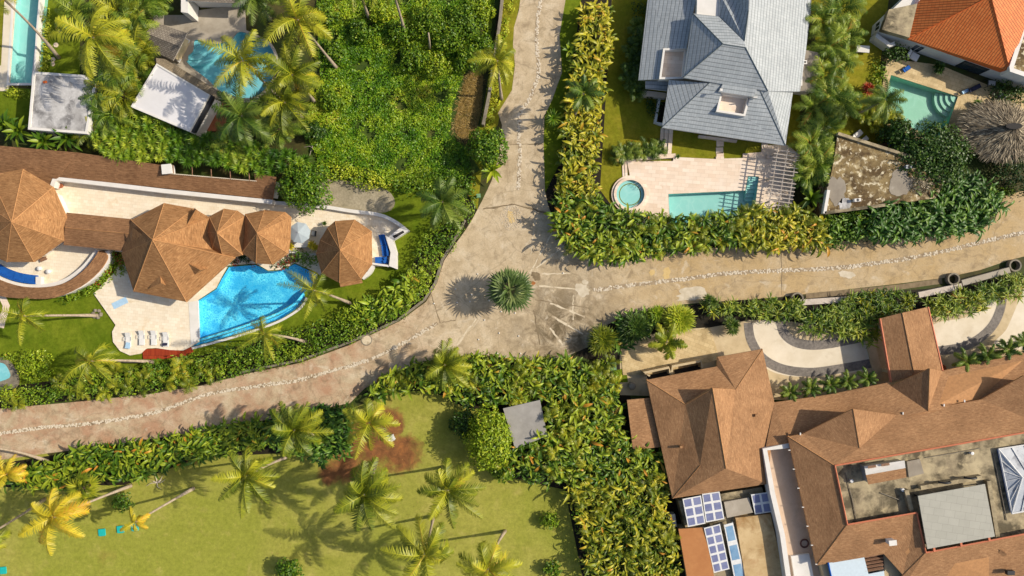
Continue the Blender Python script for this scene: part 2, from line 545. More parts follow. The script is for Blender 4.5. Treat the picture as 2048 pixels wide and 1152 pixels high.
M['conc'] = nm('concrete', A(168, 158, 142), A(186, 176, 160), 0.6, [(A(136, 126, 110), 0.5, 0.52, 0.68, 0.5)], bmp=0.2, bscale=10)
M['terrace'] = nm('stained_terrace', A(146, 132, 106), A(194, 178, 142), 0.6, [(A(82, 74, 56), 0.4, 0.46, 0.60, 0.9), (A(206, 188, 148), 0.9, 0.58, 0.7, 0.7), (A(70, 62, 48), 1.6, 0.62, 0.74, 0.7)], bmp=0.3, bscale=6)
M['trav'] = tiles('travertine', A(238, 222, 196), A(248, 236, 214), A(222, 206, 174), 0.6, 0.4, 0.012, rot=0.1, rough=0.6, var=0.94, bmp=0.1, extra=[(A(214, 180, 124), 0.55, 0.58, 0.72, 0.5), (A(240, 230, 208), 0.3, 0.5, 0.7, 0.5)], kind='Object')
M['travpink'] = tiles('pink_travertine', A(232, 208, 184), A(246, 228, 208), A(214, 192, 166), 1.0, 0.5, 0.014, rot=0.07, rough=0.6, var=0.94, bmp=0.1, extra=[(A(206, 166, 122), 0.5, 0.62, 0.74, 0.6), (A(242, 228, 214), 0.35, 0.5, 0.7, 0.6)], kind='Object')
M['sandstone'] = tiles('sandstone_paving', A(206, 180, 132), A(222, 198, 150), A(180, 154, 108), 0.7, 0.5, 0.015, rot=0.35, rough=0.75, var=0.9, bmp=0.15, extra=[(A(150, 128, 84), 0.4, 0.5, 0.66, 0.6), (A(236, 214, 170), 0.6, 0.58, 0.72, 0.5)], kind='Object')
M['drive'] = nm('pale_drive', A(222, 208, 182), A(238, 226, 204), 0.4, [(A(196, 178, 146), 0.6, 0.58, 0.74, 0.5)], bmp=0.2, bscale=20)
M['drive_tan'] = nm('tan_drive', A(196, 174, 136), A(218, 198, 160), 0.5, [(A(170, 150, 112), 0.6, 0.52, 0.68, 0.6)], bmp=0.2, bscale=20)
M['band'] = nm('pebble_band_and_shade_floor', A(112, 106, 100), A(146, 138, 130), 3.0, [(A(84, 80, 78), 0.5, 0.5, 0.68, 0.6)], bmp=0.6, bscale=22, bdist=0.03)
M['wood'] = tiles('weathered_wood', A(140, 104, 80), A(160, 122, 96), A(74, 52, 40), 2.4, 0.14, 0.014, rough=0.75)
M['greywood'] = nm('grey_beam', A(196, 182, 168), A(220, 208, 194), 2.0, [(A(110, 98, 88), 1.0, 0.55, 0.7, 0.5)], rough=0.8)
M['redwood'] = tiles('red_deck', A(158, 56, 26), A(184, 74, 36), A(84, 24, 12), 0.14, 3.0, 0.016, rough=0.6)
M['redtrim'] = plain('terracotta_trim', A(206, 120, 84), 0.7)
M['dark'] = plain('dark_metal', (0.02, 0.021, 0.024, 1), 0.5)
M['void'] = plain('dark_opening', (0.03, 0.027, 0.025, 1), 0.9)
M['glass'] = plain('window_glass', (0.03, 0.045, 0.055, 1), 0.08, spec=0.6)
M['blue'] = nm('blue_cushion', A(20, 84, 166), A(28, 100, 186), 2.0, rough=0.85, bmp=0.2, bscale=6)
M['whitecloth'] = plain('white_cloth', A(232, 230, 226), 0.85)
M['greycloth'] = plain('grey_canvas', A(176, 188, 194), 0.85, var=0.04)
M['bluetowel'] = plain('pale_blue_towel', A(176, 210, 236), 0.9)
M['navy'] = plain('navy_towel', A(40, 44, 70), 0.9)
M['whitemetal'] = plain('white_metal', A(230, 230, 228), 0.4)
M['galv'] = plain('galvanised', A(170, 176, 178), 0.35, metal=0.3)
M['canopy'] = tiles('grey_canopy_sheets', A(170, 168, 156), A(176, 174, 162), A(154, 152, 142), 1.3, 0.9, 0.02, rot=0.15, rough=0.6, var=0.96, bmp=0.1)
M['solar'] = nm('solar_cells', A(112, 118, 156), A(138, 144, 178), 0.8, rough=0.3, spec=0.4)
M['heater'] = nm('collector_glass', A(110, 150, 186), A(146, 180, 208), 0.6, rough=0.15, spec=0.6)
M['aqua'] = plain('turquoise_board', A(30, 184, 176), 0.6)
M['greenbox'] = plain('green_plastic', A(120, 160, 120), 0.6)
M['pipe'] = nm('concrete_pipe', A(120, 112, 98), A(156, 146, 128), 2.0, [(A(80, 72, 62), 1.0, 0.55, 0.7, 0.6)], bmp=0.4)
M['stone'] = nm('pale_stone', A(196, 182, 162), A(222, 210, 190), 6.0, [(A(160, 144, 120), 1.5, 0.55, 0.7, 0.6)], rough=0.85, bmp=0.4, bscale=14)
M['trunk'] = nm('palm_bark', A(158, 142, 122), A(190, 174, 152), 1.2, [(A(116, 102, 86), 2.0, 0.55, 0.7, 0.6)], bmp=0.6, bscale=7, asp=(1, 1, 3))
M['bark'] = nm('tree_bark', A(96, 80, 62), A(128, 108, 86), 2.0, bmp=0.6, asp=(1, 1, 0.4))
M['clay'] = plain('clay_pot', A(168, 100, 66), 0.8)
M['terrdark'] = plain('rust_ring', A(104, 68, 60), 0.7)

# the road: worn concrete, pink in its west arm, grimy round the turning circle
def road_mat():
    m, nt, bs = newmat('worn_concrete_road')
    co = coord(nt)
    f = tex_noise(nt, co, 0.35, 9, 0.68, 0.4)
    col = ramp(nt, f, [(0.3, A(182, 162, 130)), (0.5, A(206, 186, 154)), (0.72, A(224, 208, 180))])
    sx = nd(nt, 'ShaderNodeSeparateXYZ'); nt.links.new(co, sx.inputs[0])
    mr = nd(nt, 'ShaderNodeMapRange'); mr.inputs['From Min'].default_value = -8; mr.inputs['From Max'].default_value = -24
    nt.links.new(sx.outputs[0], mr.inputs['Value'])
    g = tex_noise(nt, co, 0.3, 8, 0.66, 0.5)
    k = nd(nt, 'ShaderNodeMath', operation='MULTIPLY'); nt.links.new(mr.outputs[0], k.inputs[0])
    nt.links.new(ramp(nt, g, [(0.40, 0.0), (0.62, 0.8)]), k.inputs[1])
    col = mix(nt, k.outputs[0], col, A(184, 138, 108))
    me_ = nd(nt, 'ShaderNodeMapRange'); me_.inputs['From Min'].default_value = 10; me_.inputs['From Max'].default_value = 22
    nt.links.new(sx.outputs[0], me_.inputs['Value'])
    ke = nd(nt, 'ShaderNodeMath', operation='MULTIPLY'); nt.links.new(me_.outputs[0], ke.inputs[0])
    nt.links.new(ramp(nt, tex_noise(nt, co, 0.22, 8, 0.64, 0.4), [(0.36, 0.35), (0.6, 0.95)]), ke.inputs[1])
    col = mix(nt, ke.outputs[0], col, A(196, 168, 122))
    # grime patch round the turning circle
    vd = nd(nt, 'ShaderNodeVectorMath', operation='DISTANCE'); nt.links.new(co, vd.inputs[0])
    c = P(1130, 660); vd.inputs[1].default_value = (c.x, c.y, 0)
    md = nd(nt, 'ShaderNodeMapRange'); md.inputs['From Min'].default_value = 10; md.inputs['From Max'].default_value = 2
    nt.links.new(vd.outputs['Value'], md.inputs['Value'])
    h = tex_noise(nt, co, 0.42, 9, 0.7, 0.8)
    k2 = nd(nt, 'ShaderNodeMath', operation='MULTIPLY'); nt.links.new(md.outputs[0], k2.inputs[0])
    nt.links.new(ramp(nt, h, [(0.38, 0.0), (0.58, 0.95)]), k2.inputs[1])
    col = mix(nt, k2.outputs[0], col, A(104, 90, 66))
    s = tex_noise(nt, co, 0.8, 9, 0.72, 0.6)
    col = mix(nt, ramp(nt, s, [(0.50, 0.0), (0.68, 0.65)]), col, A(136, 118, 92))
    w = tex_noise(nt, co, 0.55, 7, 0.6, 0.9)
    col = mix(nt, ramp(nt, w, [(0.6, 0.0), (0.7, 0.55)]), col, A(222, 208, 184))
    # slab cracks
    wv = nd(nt, 'ShaderNodeVectorMath', operation='ADD'); nz = nd(nt, 'ShaderNodeTexNoise'); nz.inputs['Scale'].default_value = .7; nz.inputs['Detail'].default_value = 6
    nt.links.new(co, nz.inputs['Vector']); nt.links.new(co, wv.inputs[0]); nt.links.new(nz.outputs['Color'], wv.inputs[1])
    vo = nd(nt, 'ShaderNodeTexVoronoi', feature='DISTANCE_TO_EDGE'); vo.inputs['Scale'].default_value = 0.13; nt.links.new(wv.outputs[0], vo.inputs['Vector'])
    col = mix(nt, ramp(nt, vo.outputs['Distance'], [(0.0, 0.3), (0.010, 0.0)]), col, A(112, 96, 74))
    fine = tex_noise(nt, co, 5, 8, 0.75)
    col = mix(nt, 1.0, col, ramp(nt, fine, [(0.3, 0.78), (0.7, 1.14)]), 'MULTIPLY')
    nt.links.new(col, bs.inputs['Base Color']); bs.inputs['Roughness'].default_value = 0.85
    bs.inputs['Specular IOR Level'].default_value = 0.2
    bump(nt, bs, tex_noise(nt, co, 7, 8, 0.75), 0.35, 0.03)
    return m


M['road'] = road_mat()


def thatch_mat():
    m, nt, bs = newmat('thatch')
    co = coord(nt, 'UV', 0, (16, 0.7, 1))
    f = tex_noise(nt, co, 1.0, 8, 0.75, 0.6)
    col = ramp(nt, f, [(0.3, A(78, 68, 54)), (0.5, A(132, 118, 96)), (0.72, A(186, 170, 144))])
    nt.links.new(col, bs.inputs['Base Color']); bs.inputs['Roughness'].default_value = 0.95
    bump(nt, bs, f, 0.8, 0.10)
    return m


M['thatch'] = thatch_mat()
M['pool_blue'] = caustic_floor('blue_caustic_floor', A(40, 168, 222, 1.0), A(84, 214, 244, 1.0), A(140, 240, 252, 1.0), 3.6)
M['pool_aqua'] = caustic_floor('aqua_plaster', A(158, 222, 216), A(162, 224, 218), A(176, 230, 224), 0.8)
M['pool_teal'] = caustic_floor('teal_plaster', A(136, 200, 170), A(140, 204, 176), A(152, 210, 184), 0.8)
M['pool_cyan'] = caustic_floor('cyan_plaster', A(128, 206, 214), A(134, 210, 218), A(150, 218, 224), 0.8)
M['water'] = watermat('pool_water', (0.93, 0.98, 0.995, 1), 0.2)
M['water_flat'] = watermat('calm_water', (0.95, 0.985, 0.985, 1), 0.06, 1.0)

M['helic'] = leafmat('heliconia_leaf', A(30, 60, 14), A(80, 116, 22), A(166, 180, 44), A(200, 138, 44), trans=.12)
M['helic_y'] = leafmat('yellow_heliconia_leaf', A(48, 74, 14), A(108, 128, 24), A(196, 186, 46), A(206, 146, 46), trans=.12)
M['helic_d'] = leafmat('dark_heliconia_leaf', A(34, 68, 18), A(70, 112, 30), A(136, 166, 54), A(160, 140, 50), trans=.12)
M['bush'] = leafmat('bush_leaf', A(42, 78, 14), A(92, 130, 24), A(164, 182, 44), A(196, 160, 50))
M['bush_d'] = leafmat('dark_bush_leaf', A(26, 54, 14), A(54, 88, 24), A(104, 132, 42), A(170, 160, 70))
M['bush_l'] = leafmat('lime_bush_leaf', A(70, 104, 18), A(136, 164, 30), A(200, 204, 56), A(214, 196, 60))
M['palm'] = leafmat('palm_leaflet', A(44, 66, 14), A(110, 126, 24), A(192, 190, 48), A(210, 166, 58), trans=.18)
M['palm_y'] = leafmat('yellow_palm_leaflet', A(90, 100, 20), A(164, 156, 32), A(220, 200, 52), A(224, 176, 58), trans=.18)
M['palm_d'] = leafmat('dark_palm_leaflet', A(32, 60, 18), A(68, 98, 28), A(134, 150, 52), A(180, 150, 66), trans=.14)
M['areca'] = leafmat('areca_leaflet', A(38, 66, 14), A(84, 116, 26), A(164, 178, 60), A(206, 140, 50), trans=.14)
M['fan'] = leafmat('fan_palm_leaf', A(50, 76, 34), A(100, 124, 60), A(172, 182, 112), A(190, 184, 110), trans=0.2)
M['cover'] = leafmat('ground_cover_leaf', A(46, 88, 10), A(96, 142, 20), A(164, 188, 40), A(190, 180, 60))
M['rosette'] = leafmat('strap_leaf', A(40, 80, 14), A(98, 138, 26), A(184, 196, 56), A(206, 190, 80))
M['flower'] = leafmat('red_leaf', A(120, 40, 20), A(170, 60, 30), A(200, 90, 40), A(210, 130, 50))
M['dryleaf'] = leafmat('dry_twig', A(140, 120, 92), A(180, 164, 132), A(214, 200, 170), A(226, 214, 190), trans=0.0)
M['cover_soil'] = nm('wild_plot_soil', A(48, 70, 16), A(80, 100, 26), 0.6, [(A(110, 96, 48), 0.4, 0.55, 0.7, 0.6)], bmp=0.5)
M['skyglass'] = nm('skylight_glass', A(176, 182, 190), A(206, 210, 214), 0.4, [(A(120, 124, 134), .6, .5, .6, .8)], rough=0.3, spec=0.5)
M['skysheet'] = plain('pale_blue_sheet', A(206, 222, 232), 0.5, var=.04)
M['terrpale'] = nm('pale_terrace', A(206, 178, 152), A(222, 196, 170), 0.5, [(A(176, 148, 124), .5, .52, .7, .5)], rough=0.7)
M['tanroof'] = nm('tan_metal_roof', A(184, 122, 72), A(200, 138, 84), 0.5, [(A(160, 104, 62), .5, .55, .7, .5)], rough=0.7)
M['tanflat'] = nm('stained_tan_roof', A(196, 166, 118), A(218, 192, 146), 0.4, [(A(150, 112, 62), .3, .46, .62, .85), (A(176, 132, 84), .8, .55, .7, .6)], rough=0.8)
M['screed2'] = nm('grey_shed_roof', A(150, 146, 140), A(168, 164, 158), .6, [(A(190, 186, 180), .8, .58, .72, .4)], rough=0.7)
# ------------------------------------------------------------------ ground, road, lawns, pools
def xy(pts, h=0.0): return [(p.x, p.y) for p in PL(pts, h)]


POOL = {
    'main': xy([(396, 602), (433, 578), (444, 557), (458, 534), (512, 530), (536, 543), (562, 541), (590, 528), (634, 549), (634, 566), (606, 586), (590, 604), (556, 624), (512, 641), (456, 660), (398, 677)], 0.2),
    'channel': xy([(381, 690), (398, 684), (456, 667), (512, 648), (556, 631), (592, 610), (608, 590), (610, 597), (596, 615), (562, 637), (520, 653), (490, 664), (440, 678), (382, 694)], 0.2),
    'lap': xy([(30, -25), (83, -25), (62, 166), (18, 166)], 0.1),
    'free': xy(smooth_poly([(372, 122), (386, 102), (390, 80), (412, 84), (434, 88), (462, 80), (478, 64), (506, 72), (540, 92), (552, 130), (536, 172), (500, 196), (448, 186), (414, 158)], 4), 0.1),
    'grey': xy([(1337, 388), (1491, 381), (1496, 352), (1518, 353), (1511, 405), (1508, 452), (1340, 446)], 0.2),
    'tealp': xy([(1782, 150), (1916, 193), (1890, 268), (1878, 282), (1762, 226)], 0.1),
}
JAC = P(1261, 388, 0.4)
g = MB()
g.prism([(-260, -200), (260, -200), (260, 200), (-260, 200)], 0, 0, 0, holes=[POOL[k] for k in POOL])
struct('ground', g, M['soil'])

LAYER = [0.004]


def sheet(name, poly, m, holes=(), z=None, smooth=0):
    if smooth: poly = smooth_poly(poly, smooth)
    if z is None:
        LAYER[0] += 0.0005; z = LAYER[0]
    b = MB(); b.prism(xy(poly), z, z, 0, holes=holes)
    return struct(name, b, m)


def slab(name, poly, z1, m, holes=(), side=None, smooth=0):
    if smooth: poly = smooth_poly(poly, smooth)
    b = MB(); b.prism(xy(poly, z1), 0.0, z1, 0, holes=holes)
    return struct(name, b, m)


# lawns (lowest sheets)
sheet('lawn', [(-30, 800), (-30, 1180), (1180, 1180), (1175, 1080), (1140, 980), (1000, 800), (860, 760), (640, 840), (380, 880), (120, 930)], M['lawn_olive'], z=0.004)
sheet('lawn', [(-20, 560), (-20, 830), (120, 790), (420, 752), (700, 660), (830, 590), (880, 480), (930, 360), (780, 350), (700, 420), (560, 400), (220, 520)], M['lawn_rich'], z=0.004, holes=[POOL['main'], POOL['channel']])
sheet('lawn', [(1130, -20), (1122, 400), (1240, 520), (1560, 470), (1600, 300), (1600, -20)], M['lawn'], z=0.004, holes=[POOL['grey']])
sheet('lawn', [(1620, -20), (1780, -20), (1760, 130), (1770, 300), (1740, 300), (1650, 260)], M['lawn'], z=0.004)
sheet('lawn', [(-20, 172), (64, 178), (58, 250), (-20, 262)], M['lawn_rich'], z=0.004)
sheet('lawn', [(-20, -20), (14, -20), (2, 130), (-20, 150)], M['lawn'], z=0.004)
sheet('lawn', [(78, -20), (160, -20), (160, 150), (70, 146)], M['lawn_rich'], z=0.004)
sheet('verge', [(1008, -20), (1046, -20), (1032, 40), (1028, 80), (1030, 120), (1024, 180), (1000, 222), (996, 250), (970, 280), (955, 420), (948, 450), (930, 440), (960, 250), (990, 90)], M['lawn'], z=0.006)
sheet('verge', [(1128, -20), (1200, -20), (1190, 60), (1150, 200), (1120, 420), (1088, 420), (1086, 230), (1104, 200), (1124, 140), (1119, 67)], M['lawn_rich'], z=0.006)
# road
ROADP = [(1044, -30), (1038, 20), (1028, 55), (1026, 90), (1030, 130), (1024, 180), (996, 226), (1004, 250), (1000, 300), (984, 360), (964, 402), (944, 440), (930, 462), (908, 492), (888, 522), (874, 566), (852, 604), (800, 642), (700, 690), (600, 726), (500, 746), (400, 772), (300, 788), (150, 804), (-30, 820),
         (-30, 924), (100, 906), (200, 894), (300, 878), (400, 866), (500, 846), (600, 826), (700, 806), (730, 776), (800, 742), (870, 718), (960, 708), (1050, 722), (1130, 714), (1176, 694), (1206, 654), (1240, 636), (1300, 620), (1370, 608), (1450, 602), (1540, 596), (1613, 588), (1700, 578), (1790, 568), (1886, 556), (1960, 540), (2016, 521), (2090, 502),
         (2090, 372), (2004, 392), (1990, 440), (1960, 462), (1850, 466), (1740, 470), (1650, 492), (1536, 494), (1400, 496), (1300, 508), (1200, 516), (1150, 500), (1110, 450), (1096, 410), (1090, 384), (1087, 287), (1089, 232), (1104, 200), (1124, 145), (1119, 70), (1124, 40), (1131, 0), (1134, -30)]
sheet('road', ROADP, M['road'], z=0.014)


def stone_line(line, w=0.42, dens=17, seed=1):
    """one row of set stones: many small irregular flat stones in a mortar strip"""
    r = random.Random(seed)
    pts = [Vector((p.x, p.y)) for p in PL(smooth_poly(line, 6, closed=False))]
    b = MB()
    b.prism(strip(pts, [w * (0.85 + 0.3 * r.random()) for _ in pts]), 0.0185, 0.0185, 0)
    for i in range(len(pts) - 1):
        a, c = pts[i], pts[i + 1]
        L = (c - a).length; t = (c - a).normalized(); n = Vector((-t.y, t.x))
        for _ in range(int(L * dens)):
            if math.sin((a.x + i) * 0.9 + seed) * 0.35 + r.random() < (0.30 if seed == 3 else 0.0): continue
            q = a + t * (r.random() * L) + n * ((r.random() - 0.5) * w)
            rad = 0.07 + 0.09 * r.random(); k = r.choice((5, 6)); ph = r.random() * 6
            h = 0.03 + 0.02 * r.random()
            ring = [(q.x + rad * (0.7 + .5 * r.random()) * math.cos(ph + 2 * PI * j / k), q.y + rad * (0.7 + .5 * r.random()) * math.sin(ph + 2 * PI * j / k)) for j in range(k)]
            b.add([(x, y, 0.018) for x, y in ring] + [(q.x + (x - q.x) * .75, q.y + (y - q.y) * .75, h) for x, y in ring],
                  [tuple(range(k, 2 * k))] + [(j, (j + 1) % k, k + (j + 1) % k, k + j) for j in range(k)], 1)
    return struct('road_stone_line', b, [M['stone_mortar'], M['stone']])


M['stone_mortar'] = nm('mortar', A(150, 132, 106), A(178, 158, 130), 1.2, [(A(110, 92, 70), .8, .55, .68, .7)], rough=0.9)
M['stone'] = nm('pale_stone', A(206, 192, 168), A(230, 218, 198), 5.0, [(A(180, 162, 136), 1.5, 0.58, 0.7, 0.6)], rough=0.85)
stone_line([(1086, -20), (1074, 48), (1074, 100), (1077, 145), (1061, 195), (1041, 225), (1037, 270), (1040, 310), (1036, 380)], seed=1)
stone_line([(-20, 870), (70, 857), (107, 853), (173, 848), (273, 833), (333, 818), (417, 788), (512, 773), (549, 767), (589, 762), (645, 747), (745, 717), (805, 687), (875, 646)], seed=2)
stone_line([(1187, 580), (1291, 567), (1377, 557), (1451, 547), (1536, 542), (1669, 536), (1803, 519), (1869, 506), (1936, 491), (1986, 479), (2070, 460)], 0.5, seed=3)


# repaired joints that fan out from the turning circle, sand patches, cement spills
def joint(a, c, w, m='stone_mortar'):
    r = random.Random(int(a[0] * 7 + c[1]))
    A0 = P(*a); C0 = P(*c); n = 9
    d = (C0 - A0); s = Vector((-d.y, d.x)).normalized()
    pts = [(A0.x + d.x * i / n + s.x * (r.random() - .5) * 0.14, A0.y + d.y * i / n + s.y * (r.random() - .5) * 0.14) for i in range(n + 1)]
    LAYER[0] += 0.0004
    b = MB(); b.prism(strip(pts, [w * (0.5 + r.random()) for _ in pts]), LAYER[0], LAYER[0], 0)
    struct('road_joint', b, M[m])


LAYER[0] = 0.0185
M['joint'] = nm('road_joint', A(212, 196, 166), A(230, 216, 190), 1.5, [(A(170, 150, 120), 1.0, 0.5, 0.62, 0.7)], rough=0.9)
M['jdark'] = nm('road_crack', A(120, 104, 80), A(150, 132, 104), 1.5, rough=0.9)
M['sand'] = nm('sand_patch', A(210, 180, 120), A(222, 194, 138), 1.5, rough=0.95)
M['cement'] = nm('cement_spill', A(200, 186, 160), A(222, 210, 188), 1.2, rough=0.9)
for a, c, w in [((1054, 556), (1104, 466), .3), ((1072, 536), (1128, 492), .35), ((1082, 548), (1140, 546), .3), ((1078, 572), (1180, 580), .35), ((1104, 632), (1166, 668), .4),
                ((1100, 656), (1126, 690), .4), ((952, 638), (914, 690), .4), ((1146, 590), (1146, 640), .22), ((1100, 606), (1170, 634), .35), ((1062, 510), (1070, 440), .2)]:
    joint(a, c, w * .6, 'joint')
for a, c, w in [((966, 418), (1030, 409), .22), ((1030, 409), (1100, 428), .22), ((862, 588), (880, 646), .12), ((880, 646), (912, 640), .1), ((1068, 620), (1080, 690), .12), ((1562, 500), (1564, 590), .1), ((984, 290), (1086, 288), .1), ((1070, 600), (1180, 616), .1)]:
    joint(a, c, w, 'jdark')


def blotch(name, c, r, m, seed, el=1.0):
    rr = random.Random(seed); n = 22; p = P(*c)
    pts = []
    for i in range(n):
        w = 2 * PI * i / n
        k = r * (0.75 + 0.3 * math.sin(2 * w + seed) * rr.random() + 0.25 * rr.random())
        pts.append((p.x + k * el * math.cos(w), p.y + k * math.sin(w)))
    LAYER[0] += 0.0004
    b = MB(); b.prism(pts, LAYER[0], LAYER[0], 0)
    struct(name, b, M[m])


blotch('road_patch', (1304, 545), 0.55, 'sand', 1, 0.7); blotch('road_patch', (1333, 546), 0.75, 'sand', 5, 0.9)
blotch('road_patch', (1164, 580), 1.0, 'cement', 3, 1.0); blotch('road_patch', (1170, 564), 0.4, 'cement', 8)
blotch('road_patch', (1385, 588), 1.0, 'cement', 12, 2.4); blotch('road_patch', (1022, 434), 1.0, 'sand', 15, .5)
blotch('road_patch', (1694, 549), .5, 'cement', 16, 2.6)
blotch('soil_patch', (1072, 552), 0.6, 'jdark', 4, 1.3); blotch('soil_patch', (1066, 566), 0.3, 'redsoil', 9, 1.2)
# thrown pebbles round the old joint north of the circle
b = MB(); r = random.Random(4)
for _ in range(420):
    w = r.random() * 2 * PI; k = r.random() ** .6
    q = P(1022 + 22 * k * math.cos(w), 436 + 26 * k * math.sin(w)); s = .03 + .05 * r.random()
    b.add([(q.x - s, q.y, .02), (q.x, q.y - s, .02), (q.x + s, q.y, .02), (q.x, q.y + s, .02), (q.x, q.y, .02 + s)], [(0, 1, 4), (1, 2, 4), (2, 3, 4), (3, 0, 4)])
o = b.build('loose_pebbles', M['stone']); tag(o, 'loose pale pebbles scattered on the road above the turning circle', 'pebbles', kind='stuff')

c_ = P(1022, 577)
b = MB(); b.prism([(c_.x + 2.3 * math.cos(a) * (1 + .1 * math.sin(3 * a)), c_.y + 2.3 * math.sin(a)) for a in np.linspace(0, 2 * PI, 30, endpoint=False)], 0, .1, 0); struct('planting_bed', b, M['bed'])
# other ground sheets
sheet('dry_strip', [(910, 256), (918, 206), (934, 156), (956, 146), (966, 160), (960, 230), (946, 272), (922, 276)], M['straw'], z=0.007, smooth=4)
sheet('gravel_yard', [(640, 362), (700, 362), (770, 378), (790, 405), (770, 425), (700, 420), (640, 405)], M['gravel'], z=0.008, smooth=3)
sheet('planting_bed', [(1650, 590), (1400, 606), (1200, 652), (1150, 710), (1240, 740), (1240, 690), (1420, 655), (1560, 640), (1780, 660), (1850, 640), (2060, 600), (2060, 545), (1900, 575)], M['bed'], z=0.008)
sheet('planting_bed', [(1085, 396), (1110, 470), (1190, 528), (1330, 516), (1540, 503), (1680, 500), (1960, 466), (2010, 400), (1890, 360), (1640, 430), (1500, 456), (1340, 450), (1230, 420), (1200, 380), (1225, -20), (1165, -20), (1118, 330)], M['bed'], z=0.0085)
sheet('planting_bed', [(720, 790), (800, 745), (870, 722), (1130, 718), (1260, 790), (1290, 900), (1350, 960), (1380, 1160), (1170, 1180), (1130, 980), (1000, 950), (1040, 830), (930, 815), (860, 780)], M['bed'], z=0.009)
sheet('planting_bed', [(-20, 930), (300, 880), (600, 828), (700, 812), (700, 900), (590, 905), (400, 915), (250, 970), (-20, 975)], M['bed'], z=0.009)
sheet('planting_bed', [(-20, 778), (250, 742), (430, 705), (660, 645), (800, 580), (840, 500), (930, 380), (955, 420), (880, 540), (850, 604), (700, 690), (400, 770), (-20, 820)], M['bed'], z=0.0095)
sheet('wild_ground', [(640, -20), (1000, -20), (985, 90), (930, 150), (905, 260), (930, 290), (960, 340), (900, 380), (760, 370), (630, 350), (600, 250), (640, 160)], M['cover_soil'] if 'cover_soil' in M else M['lawn_rich'], z=0.0065)

# driveway of the south-east villa
DRV = [(1500, 640), (1560, 640), (1700, 660), (1780, 640), (1960, 600), (2080, 560), (2080, 760), (1880, 790), (1560, 800), (1240, 790), (1240, 690), (1330, 660), (1420, 655)]
sheet('driveway', DRV, M['drive_tan'], z=0.011)
sheet('driveway', smooth_poly([(1498, 650), (1500, 690), (1530, 735), (1580, 752), (1650, 750), (1740, 735), (1740, 680), (1660, 695), (1610, 690), (1575, 665), (1560, 640)], 4), M['drive'], z=0.0125)
sheet('driveway', smooth_poly([(1868, 700), (1930, 690), (1975, 660), (2000, 620), (2006, 570), (1985, 575), (1960, 610), (1930, 635), (1865, 650)], 4), M['drive'], z=0.0125)
sheet('driveway', smooth_poly([(2050, 575), (2030, 620), (2012, 660), (1990, 690), (2080, 690), (2080, 570)], 4), M['drive'], z=0.0125)


def band(line, w):
    pts = [(p.x, p.y) for p in PL(smooth_poly(line, 7, closed=False))]
    LAYER[0] += 0.0004
    b = MB(); b.prism(strip(pts, w), LAYER[0], LAYER[0], 0)
    struct('driveway_band', b, M['band'])


band([(1560, 628), (1566, 662), (1586, 682), (1618, 690), (1660, 687), (1735, 672)], 1.25)
band([(1496, 645), (1502, 680), (1524, 715), (1560, 736), (1606, 744), (1650, 742), (1745, 726)], 1.2)
band([(1868, 703), (1930, 692), (1976, 662), (2000, 620), (2008, 560)], 1.2)

# terraces ------------------------------------------------------------------
slab('terrace', [(104, 356), (545, 402), (640, 414), (700, 424), (760, 432), (800, 448), (814, 462), (776, 482), (792, 534), (735, 532), (700, 545), (640, 552), (634, 545), (590, 526), (562, 539), (536, 541), (512, 527), (456, 531), (442, 555), (432, 576), (396, 600), (398, 684), (381, 694), (366, 701), (340, 700), (312, 696), (293, 697), (282, 707), (260, 711), (240, 702), (226, 684), (224, 664), (231, 650), (187, 587), (227, 547), (250, 505), (200, 500), (195, 520), (150, 555), (100, 571), (40, 572), (-30, 560), (-30, 400)], 0.2, M['trav'], holes=[])
slab('pool_coping', [(377, 604), (396, 601), (399, 678), (382, 691)], 0.23, M['white'])
slab('terrace', [(1254, 322), (1346, 322), (1347, 314), (1432, 318), (1432, 313), (1448, 313), (1448, 317), (1486, 316), (1486, 307), (1528, 304), (1528, 290), (1575, 290), (1600, 310), (1580, 430), (1560, 460), (1267, 450), (1264, 415), (1290, 400), (1290, 375), (1260, 352)], 0.2, M['travpink'], holes=[POOL['grey']])
slab('terrace', [(1774, 118), (1800, 120), (1880, 130), (2000, 180), (2080, 190), (2080, 240), (1960, 235), (1945, 275), (1880, 300), (1850, 290), (1750, 240), (1762, 190)], 0.1, M['sandstone'], holes=[POOL['tealp']])
slab('terrace', [(374, 24), (470, 10), (490, 20), (492, 60), (540, 84), (560, 140), (510, 206), (440, 200), (400, 180), (340, 140), (330, 100), (360, 70)], 0.1, M['conc'], holes=[POOL['free']])
slab('terrace', [(300, 30), (376, 30), (376, 120), (330, 150), (300, 110)], 0.09, M['conc'])
slab('terrace', [(426, 196), (470, 215), (440, 262), (392, 262)], 0.12, M['clay'])
slab('terrace', [(10, -25), (33, -25), (19, 170), (14, 182), (-20, 182), (-20, 150), (2, 130)], 0.1, M['drive'])
slab('terrace', [(1240, 690), (1420, 655), (1440, 720), (1300, 750), (1246, 750)], 0.08, M['sandstone'])


